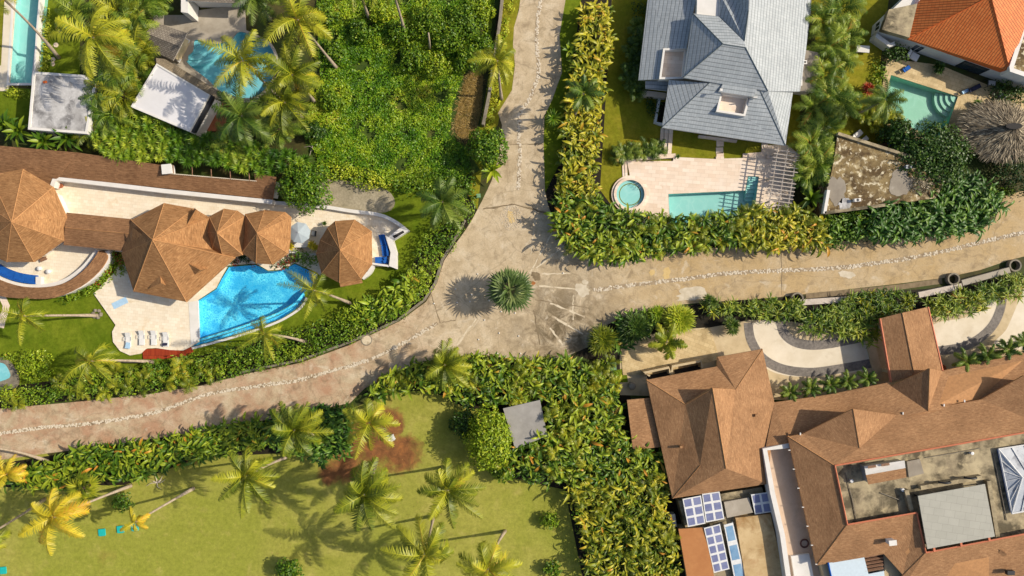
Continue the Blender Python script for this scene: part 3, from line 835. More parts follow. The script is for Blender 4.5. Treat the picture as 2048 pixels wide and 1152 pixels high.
def pool(key, label, zw, depth, mt, wm, steps=(), group=None, coping=None, cz=None):
    poly = POOL[key]
    cx = sum(p[0] for p in poly) / len(poly); cy = sum(p[1] for p in poly) / len(poly)
    t = thing('swimming_pool', label, 'pool', (cx, cy, 0))
    n = len(poly)
    b = MB(); b.prism(poly, -depth, -depth, 0)
    ar = sum(poly[i - 1][0] * poly[i][1] - poly[i][0] * poly[i - 1][1] for i in range(n))
    zt = cz if cz else zw + 0.1
    vs = [(p[0], p[1], -depth) for p in poly] + [(p[0], p[1], zt) for p in poly]
    fs = []
    for i in range(n):
        j = (i + 1) % n; q = [i, j, n + j, n + i]
        fs.append(q[::-1] if ar > 0 else q)
    b.add(vs, fs, 0)
    b.build('basin', M[mt], t)
    w = MB(); w.prism(offset(poly, 0.002), zw, zw, 0)
    w.build('water', M[wm], t)
    if coping:
        c = MB(); c.prism(offset(poly, -coping[0]), 0.0, zt + 0.03, 0, holes=[poly])
        c.build('coping', M[coping[1]], t)
    for s, z in steps:
        q = MB(); q.prism(s, -depth + 0.01, z, 0); q.build('step', M[mt], t)
    return t


pool('main', 'large bright blue free-form swimming pool beside the brown-roofed villa', 0.1, 1.3, 'pool_blue', 'water', cz=0.19)
pool('channel', 'narrow curved overflow channel along the lower edge of the bright blue pool', -0.35, 0.7, 'pool_blue', 'water', cz=0.1)
b = MB(); b.prism(strip([(p.x, p.y) for p in PL(smooth_poly([(383, 697), (440, 682), (492, 667), (530, 654), (566, 639), (600, 617), (614, 596)], 4, closed=False))], 0.3), 0, 0.12, 0)
struct('pool_edge_kerb', b, M['white'])
b = MB(); b.prism(strip([(p.x, p.y) for p in PL(smooth_poly([(399, 680.5), (456, 663.5), (512, 644.5), (556, 627.5), (591, 607), (608, 587)], 4, closed=False))], 0.3), 0, 0.105, 0)
struct('pool_weir', b, M['pool_blue'])
lp = POOL['lap']
pool('lap', 'long narrow pale turquoise lap pool at the upper left corner', 0.0, 1.2, 'pool_aqua', 'water_flat', coping=(0.3, 'white'))
fs = []
c = P(386, 96, 0)
for k in range(4):
    fs.append((xy([(384 + (14 + 12 * k) * math.cos(a), 84 + (12 + 11 * k) * math.sin(a)) for a in np.linspace(-0.25, 1.9, 9)] + [(380, 82)]), -0.05 - 0.22 * k))
pool('free', 'curved cyan swimming pool with rounded steps beside the white flat roof', 0.0, 1.3, 'pool_cyan', 'water', steps=fs, coping=(0.35, 'conc'))
st = []
for k in range(6):
    y0 = 352 + 8 * k
    st.append((xy([(1497 - .5 * k, y0 + 1), (1517 - 1.1 * k, y0 + 1), (1516 - 1.1 * k, y0 + 9), (1496.5 - .5 * k, y0 + 9)], 0), -0.05 - 0.2 * k))
pool('grey', 'angular pale aqua swimming pool on the pink terrace of the grey-roofed villa', 0.08, 1.3, 'pool_aqua', 'water_flat', steps=st, cz=0.22)
st = []
for k in range(4):
    R = 12 + 9 * k
    a0 = math.atan2(70, -24); a1 = math.atan2(-43, -134) + 2 * PI
    st.append((xy([(1914, 194)] + [(1914 + R * math.cos(a), 194 + R * math.sin(a)) for a in np.linspace(a0, a1, 9)], 0), -0.06 - 0.22 * k))
pool('tealp', 'sea-green swimming pool with curved corner steps below the orange roof', 0.0, 1.3, 'pool_teal', 'water_flat', steps=st, coping=(0.4, 'sandstone'))
# round whirlpool
t = thing('whirlpool', 'small round aqua whirlpool with stone rim on the pink terrace', 'whirlpool', (JAC.x, JAC.y, 0))
b = MB(); b.ring(JAC, 1.85, 2.2, 0.0, 0.42, 48); b.build('rim', M['travpink'], t)
b = MB(); b.ring(JAC, 2.205, 2.5, 0.0, 0.25, 48); b.build('step', M['travpink'], t)
b = MB(); b.lathe((JAC.x, JAC.y, 0), [(1.85, 0.40), (1.85, 0.02), (1.4, 0.0), (1.38, -0.0), (1.36, 0.005), (0.01, 0.004)], 48); b.build('basin', M['pool_aqua'], t)
b = MB(); b.prism([(JAC.x + 1.84 * math.cos(a), JAC.y + 1.84 * math.sin(a)) for a in np.linspace(0, 2 * PI, 48, endpoint=False)], 0.3, 0.3, 0); b.build('water', M['water_flat'], t)
q = P(1270, 378, 0.2)
b = MB()
for k in (-1, 0, 1): b.tube([(q.x + .3 * k, q.y - .3 * k + .2, .1), (q.x + .3 * k + .1, q.y - .3 * k + .3, .55), (q.x + .3 * k + .5, q.y - .3 * k + .6, .5)], 0.03)
b.build('handrail', M['galv'], t)
# ------------------------------------------------------------------ west villa with the brown shingled roofs
def xy2(V, keys): return [(P(*V[k]).x, P(*V[k]).y) for k in keys]


def gon_roof(name, label, eave, apex, he, ha, m='shingle', wallin=1.0, wm='white', t=None, part=None):
    """many sided pointed roof on its own pavilion"""
    if t is None:
        c = P(apex[0], apex[1], 0)
        t = thing(name, label, 'pavilion', (c.x, c.y, 0))
    V = {i: (p[0], p[1], he) for i, p in enumerate(eave)}
    V['a'] = (apex[0], apex[1], ha)
    n = len(eave)
    ro = roof_mb(V, [[i, (i + 1) % n, 'a'] for i in range(n)]).build('roof', [M[m], M['ridge']], t)
    cap_mb([((eave[i][0], eave[i][1], he), (apex[0], apex[1], ha)) for i in range(n)], 0.22, 0.05).build('hip_cap', M['ridge'], ro)
    w = offset(xy(eave, he), wallin)
    wall_mb(w, 0.0, he - 0.25).build('wall', M[wm], t)
    return t, w


def spiral(m): return m


# left octagon pavilion
oct1 = [(106, 374), (133, 434), (127, 481), (68, 524), (13, 524), (-44, 500), (-78, 446), (-60, 388), (-20, 350), (46, 338)]
t, w = gon_roof('octagon_pavilion', 'large brown eight-sided pavilion roof cut by the left edge of the photo', oct1, (23, 444), 3.2, 7.4)
for k in (2, 3): add_window(t, w[k], w[k + 1], 0.5, 2.0, 0.4, 2.4, M['wood'], M['glass'], 'door')

# long wing behind the terrace
V = {'a': (-40, 288, 2.9), 'b': (155, 305, 2.9), 'c': (322, 330, 2.8), 'd': (322, 345, 2.5), 'e': (510, 361, 2.5), 'f': (508, 347, 2.8), 'g': (552, 354, 2.8), 'h': (545, 399, 1.75), 'i': (118, 354, 1.75), 'j': (100, 373, 1.35), 'k': (-40, 352, 1.4)}
c = P(300, 345)
t = thing('long_wing', 'long brown-shingled wing roof running behind the villa terrace', 'building', (c.x, c.y, 0))
ro = roof_mb(V, [['a', 'b', 'i', 'j', 'k'], ['b', 'c', 'd', 'i'], ['d', 'e', 'h', 'i'], ['e', 'f', 'g', 'h']]).build('roof', [M['shingle3'], M['ridge']], t)
wall_mb(xy([(-30, 296), (150, 312), (318, 336), (318, 352), (512, 368), (512, 354), (545, 360), (540, 392), (118, 350)], 3), 0, 1.45).build('wall', M['white'], t)
for k in range(5):
    x = 346 + k * 38; a = P(x, 330 + k * 4.2, 2.75); e = P(x + 1, 347 + k * 3.6, 2.55)
    b = MB(); b.tube([a, e], 0.06, 6); b.build('rafter', M['wood'], t)
b = MB(); tp = []
for k in range(49):
    q = P(324 + k * 3.9, 346 + k * 0.335, 2.6); tp += [(q.x - .08, q.y + .07), (q.x + .07, q.y + .07), (q.x + .08, q.y + .02)]
b.prism(tp + [(p[0], p[1] - .08) for p in tp[::-1]], 2.4, 2.58, 0)
b.build('tile_edge', M['drive'], t)
b = MB(); q = P(333, 338, 3.1); b.box((q.x, q.y, 2.5), (1.1, 1.1, 1.1), 0.1); b.box((q.x, q.y, 3.08), (1.25, 1.25, .1), 0.1)
b.build('chimney', M['white'], t)
# white parapet wall between the wing and the terrace
wl = [(P(*p).x, P(*p).y) for p in [(103, 374, 1.7), (108, 360, 1.7), (116, 357, 1.7), (330, 382, 1.7), (545, 404, 1.7)]]
b = MB(); b.prism(strip(wl, 0.55), 0.0, 1.7, 0)
tag(b.build('garden_wall', M['white'], origin=(wl[2][0], wl[2][1], 0)), 'tall white parapet wall between the long brown wing and the terrace', 'wall')
q = P(124, 372, .2); b = MB(); b.lathe((q.x, q.y, .2), [(.22, 0), (.34, .3), (.4, .55), (.34, .56), (.3, .5), (.0, .5)], 16)
tag(b.build('clay_urn', M['clay'], smooth=True, origin=(q.x, q.y, .2)), 'small orange clay urn in the corner of the white terrace wall', 'pot')
# low curved white wall round the east terrace
wl = [(P(*p).x, P(*p).y) for p in smooth_poly([(545, 404, 1.4), (640, 412, 1.4), (700, 421, 1.4), (754, 428, 1.4), (784, 440, 1.4), (806, 455, 1.4)], 5, closed=False)]
b = MB(); b.prism(strip(wl, 0.45), 0.0, 0.85, 0)
tag(b.build('garden_wall', M['white'], origin=(wl[4][0], wl[4][1], 0)), 'low curved white wall round the upper edge of the east terrace', 'wall')
t0 = P(790, 470)
t = thing('planter_wall', 'white angled planter wall with dark slot behind the blue corner sofa', 'wall', (t0.x, t0.y, 0))
b = MB(); b.prism(xy([(806, 451), (818, 461), (786, 481), (776, 474)], 1.2), 0, 1.2, 0)
b.prism(xy([(770, 470), (776, 474), (786, 481), (793, 505), (793, 538), (778, 532), (781, 505)], 1.2), 0, 1.196, 0)
b.prism(xy([(744, 525), (778, 530), (778, 534), (744, 529)], 1.2), 0, 1.1, 0)
b.build('wall', M['white'], t)
b = MB(); b.prism(xy([(785, 472), (806, 461), (809, 465), (789, 477)], 1.2), 1.1, 1.203, 0); b.build('slot', M['void'], t)


def cushion(mb, poly, z0, z1): mb.prism(poly, z0, z1, 0)


def soften(o, w=0.06):
    md = o.modifiers.new('bevel', 'BEVEL'); md.width = w; md.segments = 2; md.limit_method = 'ANGLE'
    return o


# blue corner sofa
t0 = P(770, 510)
t = thing('corner_sofa', 'blue L-shaped corner sofa on the east terrace by the round pavilion', 'sofa', (t0.x, t0.y, 0.2))
b = MB(); b.prism(xy([(758, 471), (767, 470), (773, 490), (776, 527), (750, 527), (750, 514), (766, 512), (764, 492)], .5), 0.2, 0.32, 0); b.build('base', M['white'], t)
for poly in ([(757, 470), (765, 469), (771, 489), (762, 491)], [(762, 492), (771, 490), (773, 512), (765, 512)], [(750, 514), (775, 513.5), (776, 527), (750, 527)]):
    b = MB(); b.prism(xy(poly, .6), 0.321, 0.62, 0); soften(b.build('seat_cushion', M['blue'], t))
for poly in ([(765.5, 469), (769, 469), (776, 489), (771.8, 490)], [(772, 491), (776, 490), (778, 512), (774, 512)]):
    b = MB(); b.prism(xy(poly, .8), 0.33, 0.98, 0); soften(b.build('back_cushion', M['blue'], t))
for c in ((771, 517), (770, 523)):
    q = P(*c, .7); b = MB(); b.box((q.x, q.y, .72), (.5, .45, .18), .4, tilt=('x', .3)); soften(b.build('pillow', M['blue'], t))

# covered way between octagon and main roof
c = P(200, 465)
t = thing('covered_walkway', 'straight brown ridged walkway roof joining the octagon to the main villa', 'building', (c.x, c.y, 0))
V = {'a': (133, 425, 2.9), 'b': (262, 438, 2.9), 'c': (270, 504, 2.9), 'd': (127, 490, 2.9), 'e': (130, 455, 3.5), 'f': (285, 470, 3.5)}
ro = roof_mb(V, [['a', 'b', 'f', 'e'], ['d', 'e', 'f', 'c']]).build('roof', [M['shingle3'], M['ridge']], t)
cap_mb([(V['e'], V['f'])], .25, .06).build('ridge_cap', M['ridge'], ro)
for x, y in ((145, 432), (145, 484), (200, 438), (200, 490), (250, 443), (250, 495)):
    q = P(x, y, 2.8); b = MB(); b.box((q.x, q.y, 1.4), (.25, .25, 2.8)); b.build('post', M['white'], t)

# main roof
c = P(340, 500)
t = thing('main_villa', 'main brown-shingled villa roof with small triangular dormers above the blue pool', 'building', (c.x, c.y, 0))
V = {'a': (262, 440, 3.2), 'b': (328, 406, 3.2), 'c': (388, 417, 3.2), 'd': (420, 436, 3.2), 'e': (430, 500, 3.2), 'f': (470, 516, 3.2), 'g': (373, 604, 3.2), 'h': (267, 583, 3.2), 'i': (243, 507, 3.2), 'p': (305, 480, 7.8)}
ro = roof_mb(V, [['a', 'b', 'p'], ['b', 'c', 'p'], ['c', 'd', 'p'], ['d', 'e', 'p'], ['e', 'f', 'p'], ['f', 'g', 'p'], ['g', 'h', 'p'], ['h', 'i', 'p'], ['i', 'a', 'p']]).build('roof', [M['shingle'], M['ridge']], t)
cap_mb([(V[k], V['p']) for k in 'abcdefghi'], .24, .06).build('hip_cap', M['ridge'], ro)


def dormer(front_l, front_r, front_top, back, par, m='shingle', mr='ridge'):
    """little pointed dormer: gable front between front_l and front_r, ridge running back into the roof"""
    L, R, T, B = P(*front_l), P(*front_r), P(*front_top), P(*back)
    b = MB()
    b.add([L, T, B], [(0, 1, 2)], 0); b.add([R, B, T], [(0, 1, 2)], 0); b.add([L, R, T], [(0, 1, 2)], 1)
    b.build('dormer', [M[m], M[mr]], par)


dormer((297, 578, 3.9), (337, 573, 3.9), (322, 566, 5.0), (319, 543, 5.0), t)
dormer((386, 553, 3.9), (416, 537, 3.9), (400, 540, 5.1), (377, 527, 5.1), t)
dormer((389, 416, 3.8), (404, 428, 3.8), (392, 418, 5.0), (362, 470, 5.0), t)
dormer((262, 486, 4.2), (260, 470, 4.2), (266, 456, 5.2), (302, 480, 6.6), t)
w = offset(xy2(V, 'abcdefghi'), 1.1)
wall_mb(w, 0.0, 2.95).build('wall', M['white'], t)
for k in (5, 6, 7): add_window(t, w[k + 1], w[k], 0.5, 2.6, 0.25, 2.4, M['wood'], M['glass'], 'door')

gon_roof('round_pavilion', 'smaller brown pointed pavilion roof right of the main villa roof', [(418, 433), (448, 417), (474, 421), (490, 432), (491, 470), (485, 510), (447, 520), (423, 503), (411, 464)], (434, 466), 3.0, 6.2)
gon_roof('round_pavilion', 'brown pointed pavilion roof beside the grey parasol above the pool bed', [(490, 428), (529, 420), (570, 424), (582, 434), (580, 480), (576, 507), (545, 529), (512, 527), (484, 505)], (514, 466), 3.0, 6.2)
tp, w = gon_roof('round_pavilion', 'brown ten-sided pavilion roof standing alone on the east terrace', [(670, 442), (709, 439), (743, 462), (744, 529), (722, 558), (679, 566), (643, 547), (632, 507), (640, 480), (655, 455)], (680, 500), 3.0, 6.8)
V = {'a': (679, 567, 2.4), 'b': (722, 556, 2.4), 'c': (725, 566, 2.2), 'd': (681, 574, 2.2)}
roof_mb(V, [['a', 'b', 'c', 'd']], .12).build('lower_roof', [M['shingle'], M['ridge']], tp)
b = MB(); b.prism(strip([(P(*p).x, P(*p).y) for p in smooth_poly([(745, 531, 1), (738, 545, 1), (724, 556, 1)], 4, closed=False)], .5), 0, 1.0, 0); b.build('side_wall', M['white'], tp)

# curved roof band and white wall round the south-west terrace
outer = [(0, 592), (50, 597), (107, 596), (160, 574), (197, 544), (215, 517), (210, 505), (199, 501)]
inner = [(0, 560), (44, 573), (93, 574), (134, 564), (167, 541), (187, 518), (196, 504)]
O2 = smooth_poly([(-40, 575)] + outer, 3, closed=False); I2 = smooth_poly([(-40, 538)] + inner, 3, closed=False)
n = len(O2); I3 = [I2[min(len(I2) - 1, round(i * (len(I2) - 1) / (n - 1)))] for i in range(n)]
V = {}
for i in range(n): V[('o', i)] = (O2[i][0], O2[i][1], 1.3); V[('i', i)] = (I3[i][0], I3[i][1], 1.7)
c = P(100, 585)
t = thing('curved_porch', 'curved brown-shingled porch roof sweeping round the south-west terrace', 'building', (c.x, c.y, 0))
roof_mb(V, [[('o', i), ('o', i + 1), ('i', i + 1), ('i', i)] for i in range(n - 1)], .18).build('roof', [M['shingle3'], M['ridge']], t)
w = strip([(P(p[0], p[1], 2.4).x, P(p[0], p[1], 2.4).y) for p in [((a[0] + b_[0]) / 2, (a[1] + b_[1]) / 2) for a, b_ in zip(O2, I3)]], 1.2)
wall_mb(w, 0, 1.15).build('wall', M['white'], t)
wl = [(P(p[0], p[1], 1.0).x, P(p[0], p[1], 1.0).y) for p in smooth_poly([(-40, 530), (0, 557), (46, 571), (93, 571), (132, 560), (164, 537), (184, 514), (194, 500)], 4, closed=False)]
b = MB(); b.prism(strip(wl, 0.5), 0, 1.0, 0)
tag(b.build('garden_wall', M['white'], origin=(wl[8][0], wl[8][1], 0)), 'white curved wall between the curved porch roof and its terrace', 'wall')
t0 = P(40, 555)
t = thing('curved_sofa', 'long curved blue bench sofa inside the white curved wall', 'sofa', (t0.x, t0.y, .2))
ln = smooth_poly([(-30, 518), (0, 539), (28, 551), (50, 556), (74, 559)], 4, closed=False)
b = MB(); b.prism(strip(xy(ln, .5), 1.1), .2, .3, 0); b.build('base', M['white'], t)
for k in range(4):
    seg = ln[k * 4:k * 4 + 5]
    b = MB(); b.prism(offset(strip(xy(seg, .6), 1.1), .02), .301, .62, 0); soften(b.build('seat_cushion', M['blue'], t))
    seg2 = [(x - 2, y + 8) for x, y in seg]
    b = MB(); b.prism(offset(strip(xy(seg2, .8), 0.25), .02), .301, .95, 0); soften(b.build('back_cushion', M['blue'], t), .05)
q = P(80, 561, .5)
b = MB(); b.box((q.x, q.y, .52), (.75, 1.0, .64)); tag(soften(b.build('side_table', M['white'], origin=(q.x, q.y, .2)), .03), 'white cube side table at the end of the curved blue sofa', 'table')
for (x, y), lab in (((79, 537), 'white round ottoman nearer the octagon pavilion on the curved terrace'), ((97, 543), 'white round ottoman nearer the covered walkway on the curved terrace')):
    q = P(x, y, .4); b = MB(); b.lathe((q.x, q.y, .2), [(.26, 0), (.3, .06), (.31, .34), (.26, .42), (0.01, .43)], 20)
    tag(b.build('ottoman', M['whitecloth'], smooth=True, origin=(q.x, q.y, .2)), lab, 'ottoman', 'ottomans on the curved terrace')
q = P(87, 519, .5); b = MB()
b.box((q.x, q.y, .55), (.9, .4, .08), .4); b.box((q.x - .3, q.y - .13, .38), (.07, .07, .36), .4); b.box((q.x + .3, q.y + .13, .38), (.07, .07, .36), .4); b.box((q.x + .05, q.y + .22, .8), (.9, .06, .4), .4)
tag(b.build('wooden_bench', M['wood'], origin=(q.x, q.y, .2)), 'small brown wooden bench under the octagon pavilion eave', 'bench')

# parasol, chair, pot, daybed on the upper terrace
q = P(598, 465, 0)
t = thing('parasol', 'pale grey eight-sided parasol open between two brown pavilion roofs', 'parasol', (P(598, 465, 2.6).x, P(598, 465, 2.6).y, .2))
c = P(598, 465, 2.6)
R = 1.42
b = MB(); rim = [(c.x + R * math.cos(a + .2), c.y + R * math.sin(a + .2), 2.35) for a in np.linspace(0, 2 * PI, 8, endpoint=False)]
b.add(rim + [(c.x, c.y, 2.95)], [(i, (i + 1) % 8, 8) for i in range(8)], 0)
b.add([(p[0], p[1], p[2] - .03) for p in rim] + [(c.x, c.y, 2.9)], [((i + 1) % 8, i, 8) for i in range(8)], 0)
b.add(rim + [(p[0], p[1], p[2] - .16) for p in rim], [(i, 8 + i, 8 + (i + 1) % 8, (i + 1) % 8) for i in range(8)], 0)
b.build('canopy', M['greycloth'], t)
b = MB(); b.tube([(c.x, c.y, .2), (c.x, c.y, 3.08)], .035); b.build('pole', M['whitemetal'], t)
b = MB(); b.tube([(c.x, c.y, .2), (c.x, c.y, .3)], .35, 16); b.build('base', M['conc'], t)
b = MB()
for p in rim: b.tube([(c.x, c.y, 2.88), (p[0], p[1], 2.33)], .012, 5)
b.build('ribs', M['whitemetal'], t)
q = P(627, 467, .6)
t = thing('armchair', 'white cushioned armchair with dark frame beside the grey parasol', 'chair', (q.x, q.y, .2), rotz=-.1)
b = MB(); b.box((q.x, q.y, .58), (.55, .6, .14)); soften(b.build('seat', M['whitecloth'], t), .04)
b = MB(); b.box((q.x + .33, q.y, .8), (.1, .62, .5)); soften(b.build('backrest', M['dark'], t), .03)
for s in (-1, 1):
    b = MB(); b.box((q.x, q.y + s * .34, .72), (.62, .06, .06)); b.build('armrest', M['dark'], t)
    for e in (-1, 1):
        b = MB(); b.box((q.x + e * .28, q.y + s * .33, .42), (.05, .05, .44)); b.build('leg', M['dark'], t)
for o in list(t.children): o.location = Vector((0, 0, 0))
q = P(604, 488, .6)
t = thing('daybed', 'white daybed with dark end just below the grey parasol', 'daybed', (q.x, q.y, .2))
b = MB(); b.box((q.x, q.y, .35), (2.2, 1.0, .3)); b.build('frame', M['wood'], t)
b = MB(); b.box((q.x, q.y, .61), (2.1, .95, .2)); soften(b.build('mattress', M['whitecloth'], t), .06)
b = MB(); b.prism(xy([(576, 500), (636, 507), (636, 512), (576, 505)], .6), .0, .6, 0)
tag(b.build('garden_wall', M['white'], origin=P(605, 505)), 'short white retaining wall below the grey parasol and above the pool', 'wall')

# loungers by the pool
def lounger(px, py, lab, extra=None):
    q = P(px, py, .3)
    t = thing('sun_lounger', lab, 'sun lounger', (q.x, q.y, .2), 'white loungers in a row beside the blue pool')
    b = MB(); b.box((q.x, q.y - .32, .5), (.66, 1.3, .05)); b.build('seat', M['whitecloth'], t)
    b = MB(); b.box((q.x, q.y + .62, .62), (.66, .72, .05), tilt=('x', .42)); b.build('backrest', M['whitecloth'], t)
    b = MB()
    for s in (-1, 1): b.box((q.x + s * .35, q.y - .05, .455), (.05, 1.95, .05))
    b.box((q.x, q.y - .99, .45), (.7, .05, .05)); b.build('frame', M['whitemetal'], t)
    for sx in (-1, 1):
        for sy in (-.8, .6):
            b = MB(); b.box((q.x + sx * .33, q.y + sy, .33), (.05, .05, .26)); b.build('leg', M['whitemetal'], t)
    b = MB()
    for s in (-1, 1): b.box((q.x + s * .43, q.y + .1, .62), (.06, .5, .04)); b.box((q.x + s * .43, q.y - .12, .4), (.04, .04, .42)); b.box((q.x + s * .43, q.y + .32, .4), (.04, .04, .42))
    b.build('armrest', M['whitemetal'], t)
    if extra: extra(q)
    return t


lounger(258, 679, 'white sun lounger with a blue towel, farthest from the pool')
q = P(256, 690, .5); b = MB(); b.prism([(q.x - .42, q.y - .42), (q.x + .3, q.y - .5), (q.x + .34, q.y + .3), (q.x - .2, q.y + .38)], .53, .56, 0)
tag(b.build('beach_towel', M['towelblue'] if 'towelblue' in M else M['bluetowel'], origin=(q.x, q.y, .53)), 'pale blue towel lying on the foot of the leftmost white lounger', 'towel')
lounger(285, 675, 'white sun lounger next right after the one with the blue towel')
lounger(309, 675, 'white sun lounger next left of the one with the navy towel')
lounger(333, 678, 'white sun lounger with a navy towel, nearest the blue pool')
q = P(330, 689, .5); b = MB(); b.prism([(q.x - .36, q.y - .2), (q.x + .3, q.y - .14), (q.x + .34, q.y + .2), (q.x - .1, q.y + .24), (q.x - .36, q.y + .1)], .53, .57, 0)
tag(b.build('beach_towel', M['navy'], origin=(q.x, q.y, .53)), 'dark navy towel on the foot of the lounger nearest the pool', 'towel')
q = P(240, 606, .2); b = MB(); b.box((q.x, q.y, .215), (2.1, .85, .02), .45)
tag(b.build('beach_towel', M['bluetowel'], origin=(q.x, q.y, .2)), 'pale blue towel spread flat on the beige terrace paving', 'towel')
b = MB(); b.prism(xy([(285, 700), (293, 698), (312, 697), (355, 701), (366, 702), (382, 694), (386, 704), (372, 712), (330, 718), (286, 718)], .18), 0, .18, 0)
struct('wooden_deck', b, M['redwood'])
# ------------------------------------------------------------------ grey-roofed villa
c = P(1450, 140)
t = thing('grey_roofed_villa', 'large villa with pale grey-blue tiled hip roofs and sunken roof terraces', 'building', (c.x, c.y, 0))
E1, E2 = 3.4, 6.2
V = {'a': (1300, -40, E1), 'b': (1277, 160, E1), 'c': (1319, 158, 4.3), 'd': (1327, 98, 4.3), 'e': (1373, 97, 5.3), 'g': (1386, 27, 5.3), 'k': (1402, -40, 5.3)}
ro1 = roof_mb(V, [['a', 'b', 'c', 'd'], ['a', 'd', 'e', 'g', 'k']], .25).build('roof', [M['slate'], M['white']], t)
# upper roof
U = {'A': (1386, 27, E2), 'C': (1367, 155, E2), 'C2': (1446, 168, E2), 'L1': (1437, 183, 5.9), 'L2': (1508, 194, 5.9), 'D2': (1514, 178, E2), 'D': (1536, 182, E2), 'B': (1446, 88, 8.6), 'E': (1491, 95, 8.6), 'F': (1489, 82, 8.4), 'I': (1439, 33, E2), 'G': (1497, 22, 8.3), 'H': (1462, -8, E2), 'K': (1440, -12, E2),
     'R1': (1623, -30, E1), 'R2': (1622, 17, E1), 'R3': (1612, 100, E1), 'R4': (1600, 183, E1), 'R5': (1586, 183, E1), 'R6': (1571, 290, E1), 'T': (1536, 182, E2), 'S': (1519, 178, 6.0), 'Q': (1500, -40, 8.3)}
ro2 = roof_mb(U, [['A', 'C', 'B'], ['C', 'C2', 'D2', 'D', 'E', 'B'], ['C2', 'L1', 'L2', 'D2'], ['A', 'B', 'F', 'I'], ['B', 'E', 'F'], ['I', 'F', 'G', 'H', 'K'], ['G', 'Q', 'H'],
                  ['E', 'D', 'R4', 'R3', 'R2', 'R1', 'Q', 'G', 'F']], .25).build('roof', [M['slate'], M['white']], t)
# lower front roof
Lr = {'a': (1338, 160, 4.6), 'b': (1336, 182, E1), 'c': (1324, 255, E1), 'd': (1419, 166, 6.0), 'e': (1519, 178, 6.0), 'f': (1571, 291, E1), 'g': (1442, 185, 5.6), 'h': (1501, 194, 5.6), 'i': (1489, 232, 4.6), 'j': (1433, 223, 4.6)}
ro3 = roof_mb(Lr, [['a', 'b', 'c', 'd'], ['c', 'j', 'g', 'd'], ['d', 'g', 'h', 'e'], ['h', 'i', 'f', 'e'], ['c', 'f', 'i', 'j']], .25).build('roof', [M['slate'], M['white']], t)
V2 = {'a': (1519, 178, 6.0), 'b': (1536, 182, 6.0), 'c': (1600, 183, E1 + .0), 'd': (1586, 184, E1), 'e': (1571, 291, E1)}
roof_mb(V2, [['a', 'b', 'd', 'e']], .2).build('roof', [M['slate'], M['white']], t)
for ln_ in ([(U['C'], U['B']), (U['A'], U['B']), (U['B'], U['E']), (U['E'], U['D'])], [(U['I'], U['F']), (U['F'], U['G'])], [(Lr['c'], Lr['d'])], [(Lr['e'], Lr['f'])]): cap_mb(ln_, .26, .1).build('hip_cap', M['slate_ridge'], t)
V3 = {'a': (1291, 162, 2.9), 'b': (1337, 163, 2.9), 'c': (1334, 182, 2.7), 'd': (1291, 177, 2.7)}
roof_mb(V3, [['a', 'b', 'c', 'd']], .15).build('porch_roof', [M['slate'], M['white']], t)
# sunken roof terraces
for nmz, poly, zf, zt in (('roof_terrace', [(1327, 98), (1373, 97), (1367, 157), (1319, 158)], 3.9, 4.5), ('roof_terrace', [(1442, 185), (1500, 193), (1489, 232), (1433, 223)], 4.3, 5.0), ('roof_terrace', [(1399, -20), (1441, -20), (1438, 32), (1396, 27)], 2.4, 5.4)):
    w = xy(poly, zt)
    b = MB(); b.prism(offset(w, -.06), zf - .2, zt + .1, 1, holes=[offset(w, .2)]); b.prism(offset(w, .19), zf - .2, zf, 0)
    b.build(nmz, [M['travpink'] if zt < 5.2 else M['band'], M['white']], t)  # topmost terrace: dark floor colour stands for the shadow at its bottom
# walls
wa = xy([(1310, -30), (1290, 150), (1345, 152), (1345, 175), (1334, 245), (1560, 278), (1576, 176), (1606, 170), (1612, -30)], 3.2)
wall_mb(wa, 0, 3.0).build('wall', M['white'], t)
wu = xy([(1395, -30), (1393, 35), (1374, 148), (1510, 168), (1500, -30)], 5.9)
wall_mb(wu, 2.9, 5.95).build('upper_wall', M['white'], t)
add_window(t, wa[4], wa[5], .3, 3.0, .3, 2.5, M['white'], M['glass'], 'door'); add_window(t, wa[4], wa[5], .7, 3.0, .3, 2.5, M['white'], M['glass'], 'door')
add_window(t, wa[0], wa[1], .5, 1.6, 1.0, 2.3, M['white'], M['glass']); add_window(t, wa[0], wa[1], .8, 1.6, 1.0, 2.3, M['white'], M['glass'])
b = MB(); b.prism(xy([(1400, 268), (1477, 278), (1476, 283), (1400, 273)], 1.0), 0, .5, 0); b.build('doorstep', M['travpink'], t)
b = MB(); b.prism(xy([(1285, 180), (1332, 186), (1331, 196), (1284, 191)], 1.0), 0, 1.0, 0); b.build('side_landing', M['travpink'], t)
# small antennae
b = MB(); q = P(1438, 184, 5.9); b.tube([q, (q.x, q.y, 6.8)], .03); b.box((q.x, q.y, 6.8), (.3, .3, .2)); b.build('vent_pipe', M['white'], t)
b = MB(); q = P(1442, 43, 6.4); b.tube([q, (q.x, q.y, 7.0)], .04); b.build('vent_pipe', M['dark'], t)
b = MB(); q = P(1509, 196, 5.9); b.box((q.x, q.y, 6.0), (.5, .12, .5)); b.build('floodlight', M['white'], t)
# side annex right
V4 = {'a': (1612, 100, 2.6), 'b': (1640, 106, 2.6), 'c': (1630, 186, 2.6), 'd': (1590, 180, 2.6)}
t2 = thing('service_annex', 'low grey flat annex with a white vent box beside the grey-roofed villa', 'building', P(1612, 150))
roof_mb(V4, [['a', 'b', 'c', 'd']], .15).build('roof', [M['screed'], M['white']], t2)
wall_mb(offset(xy2(V4, 'abcd'), .3), 0, 2.45).build('wall', M['white'], t2)
b = MB(); q = P(1609, 125, 2.7); b.box((q.x, q.y, 2.75), (.5, .5, .3)); b.box((q.x, q.y, 2.91), (.22, .22, .03), mi=1); b.build('vent_box', [M['white'], M['void']], t2)
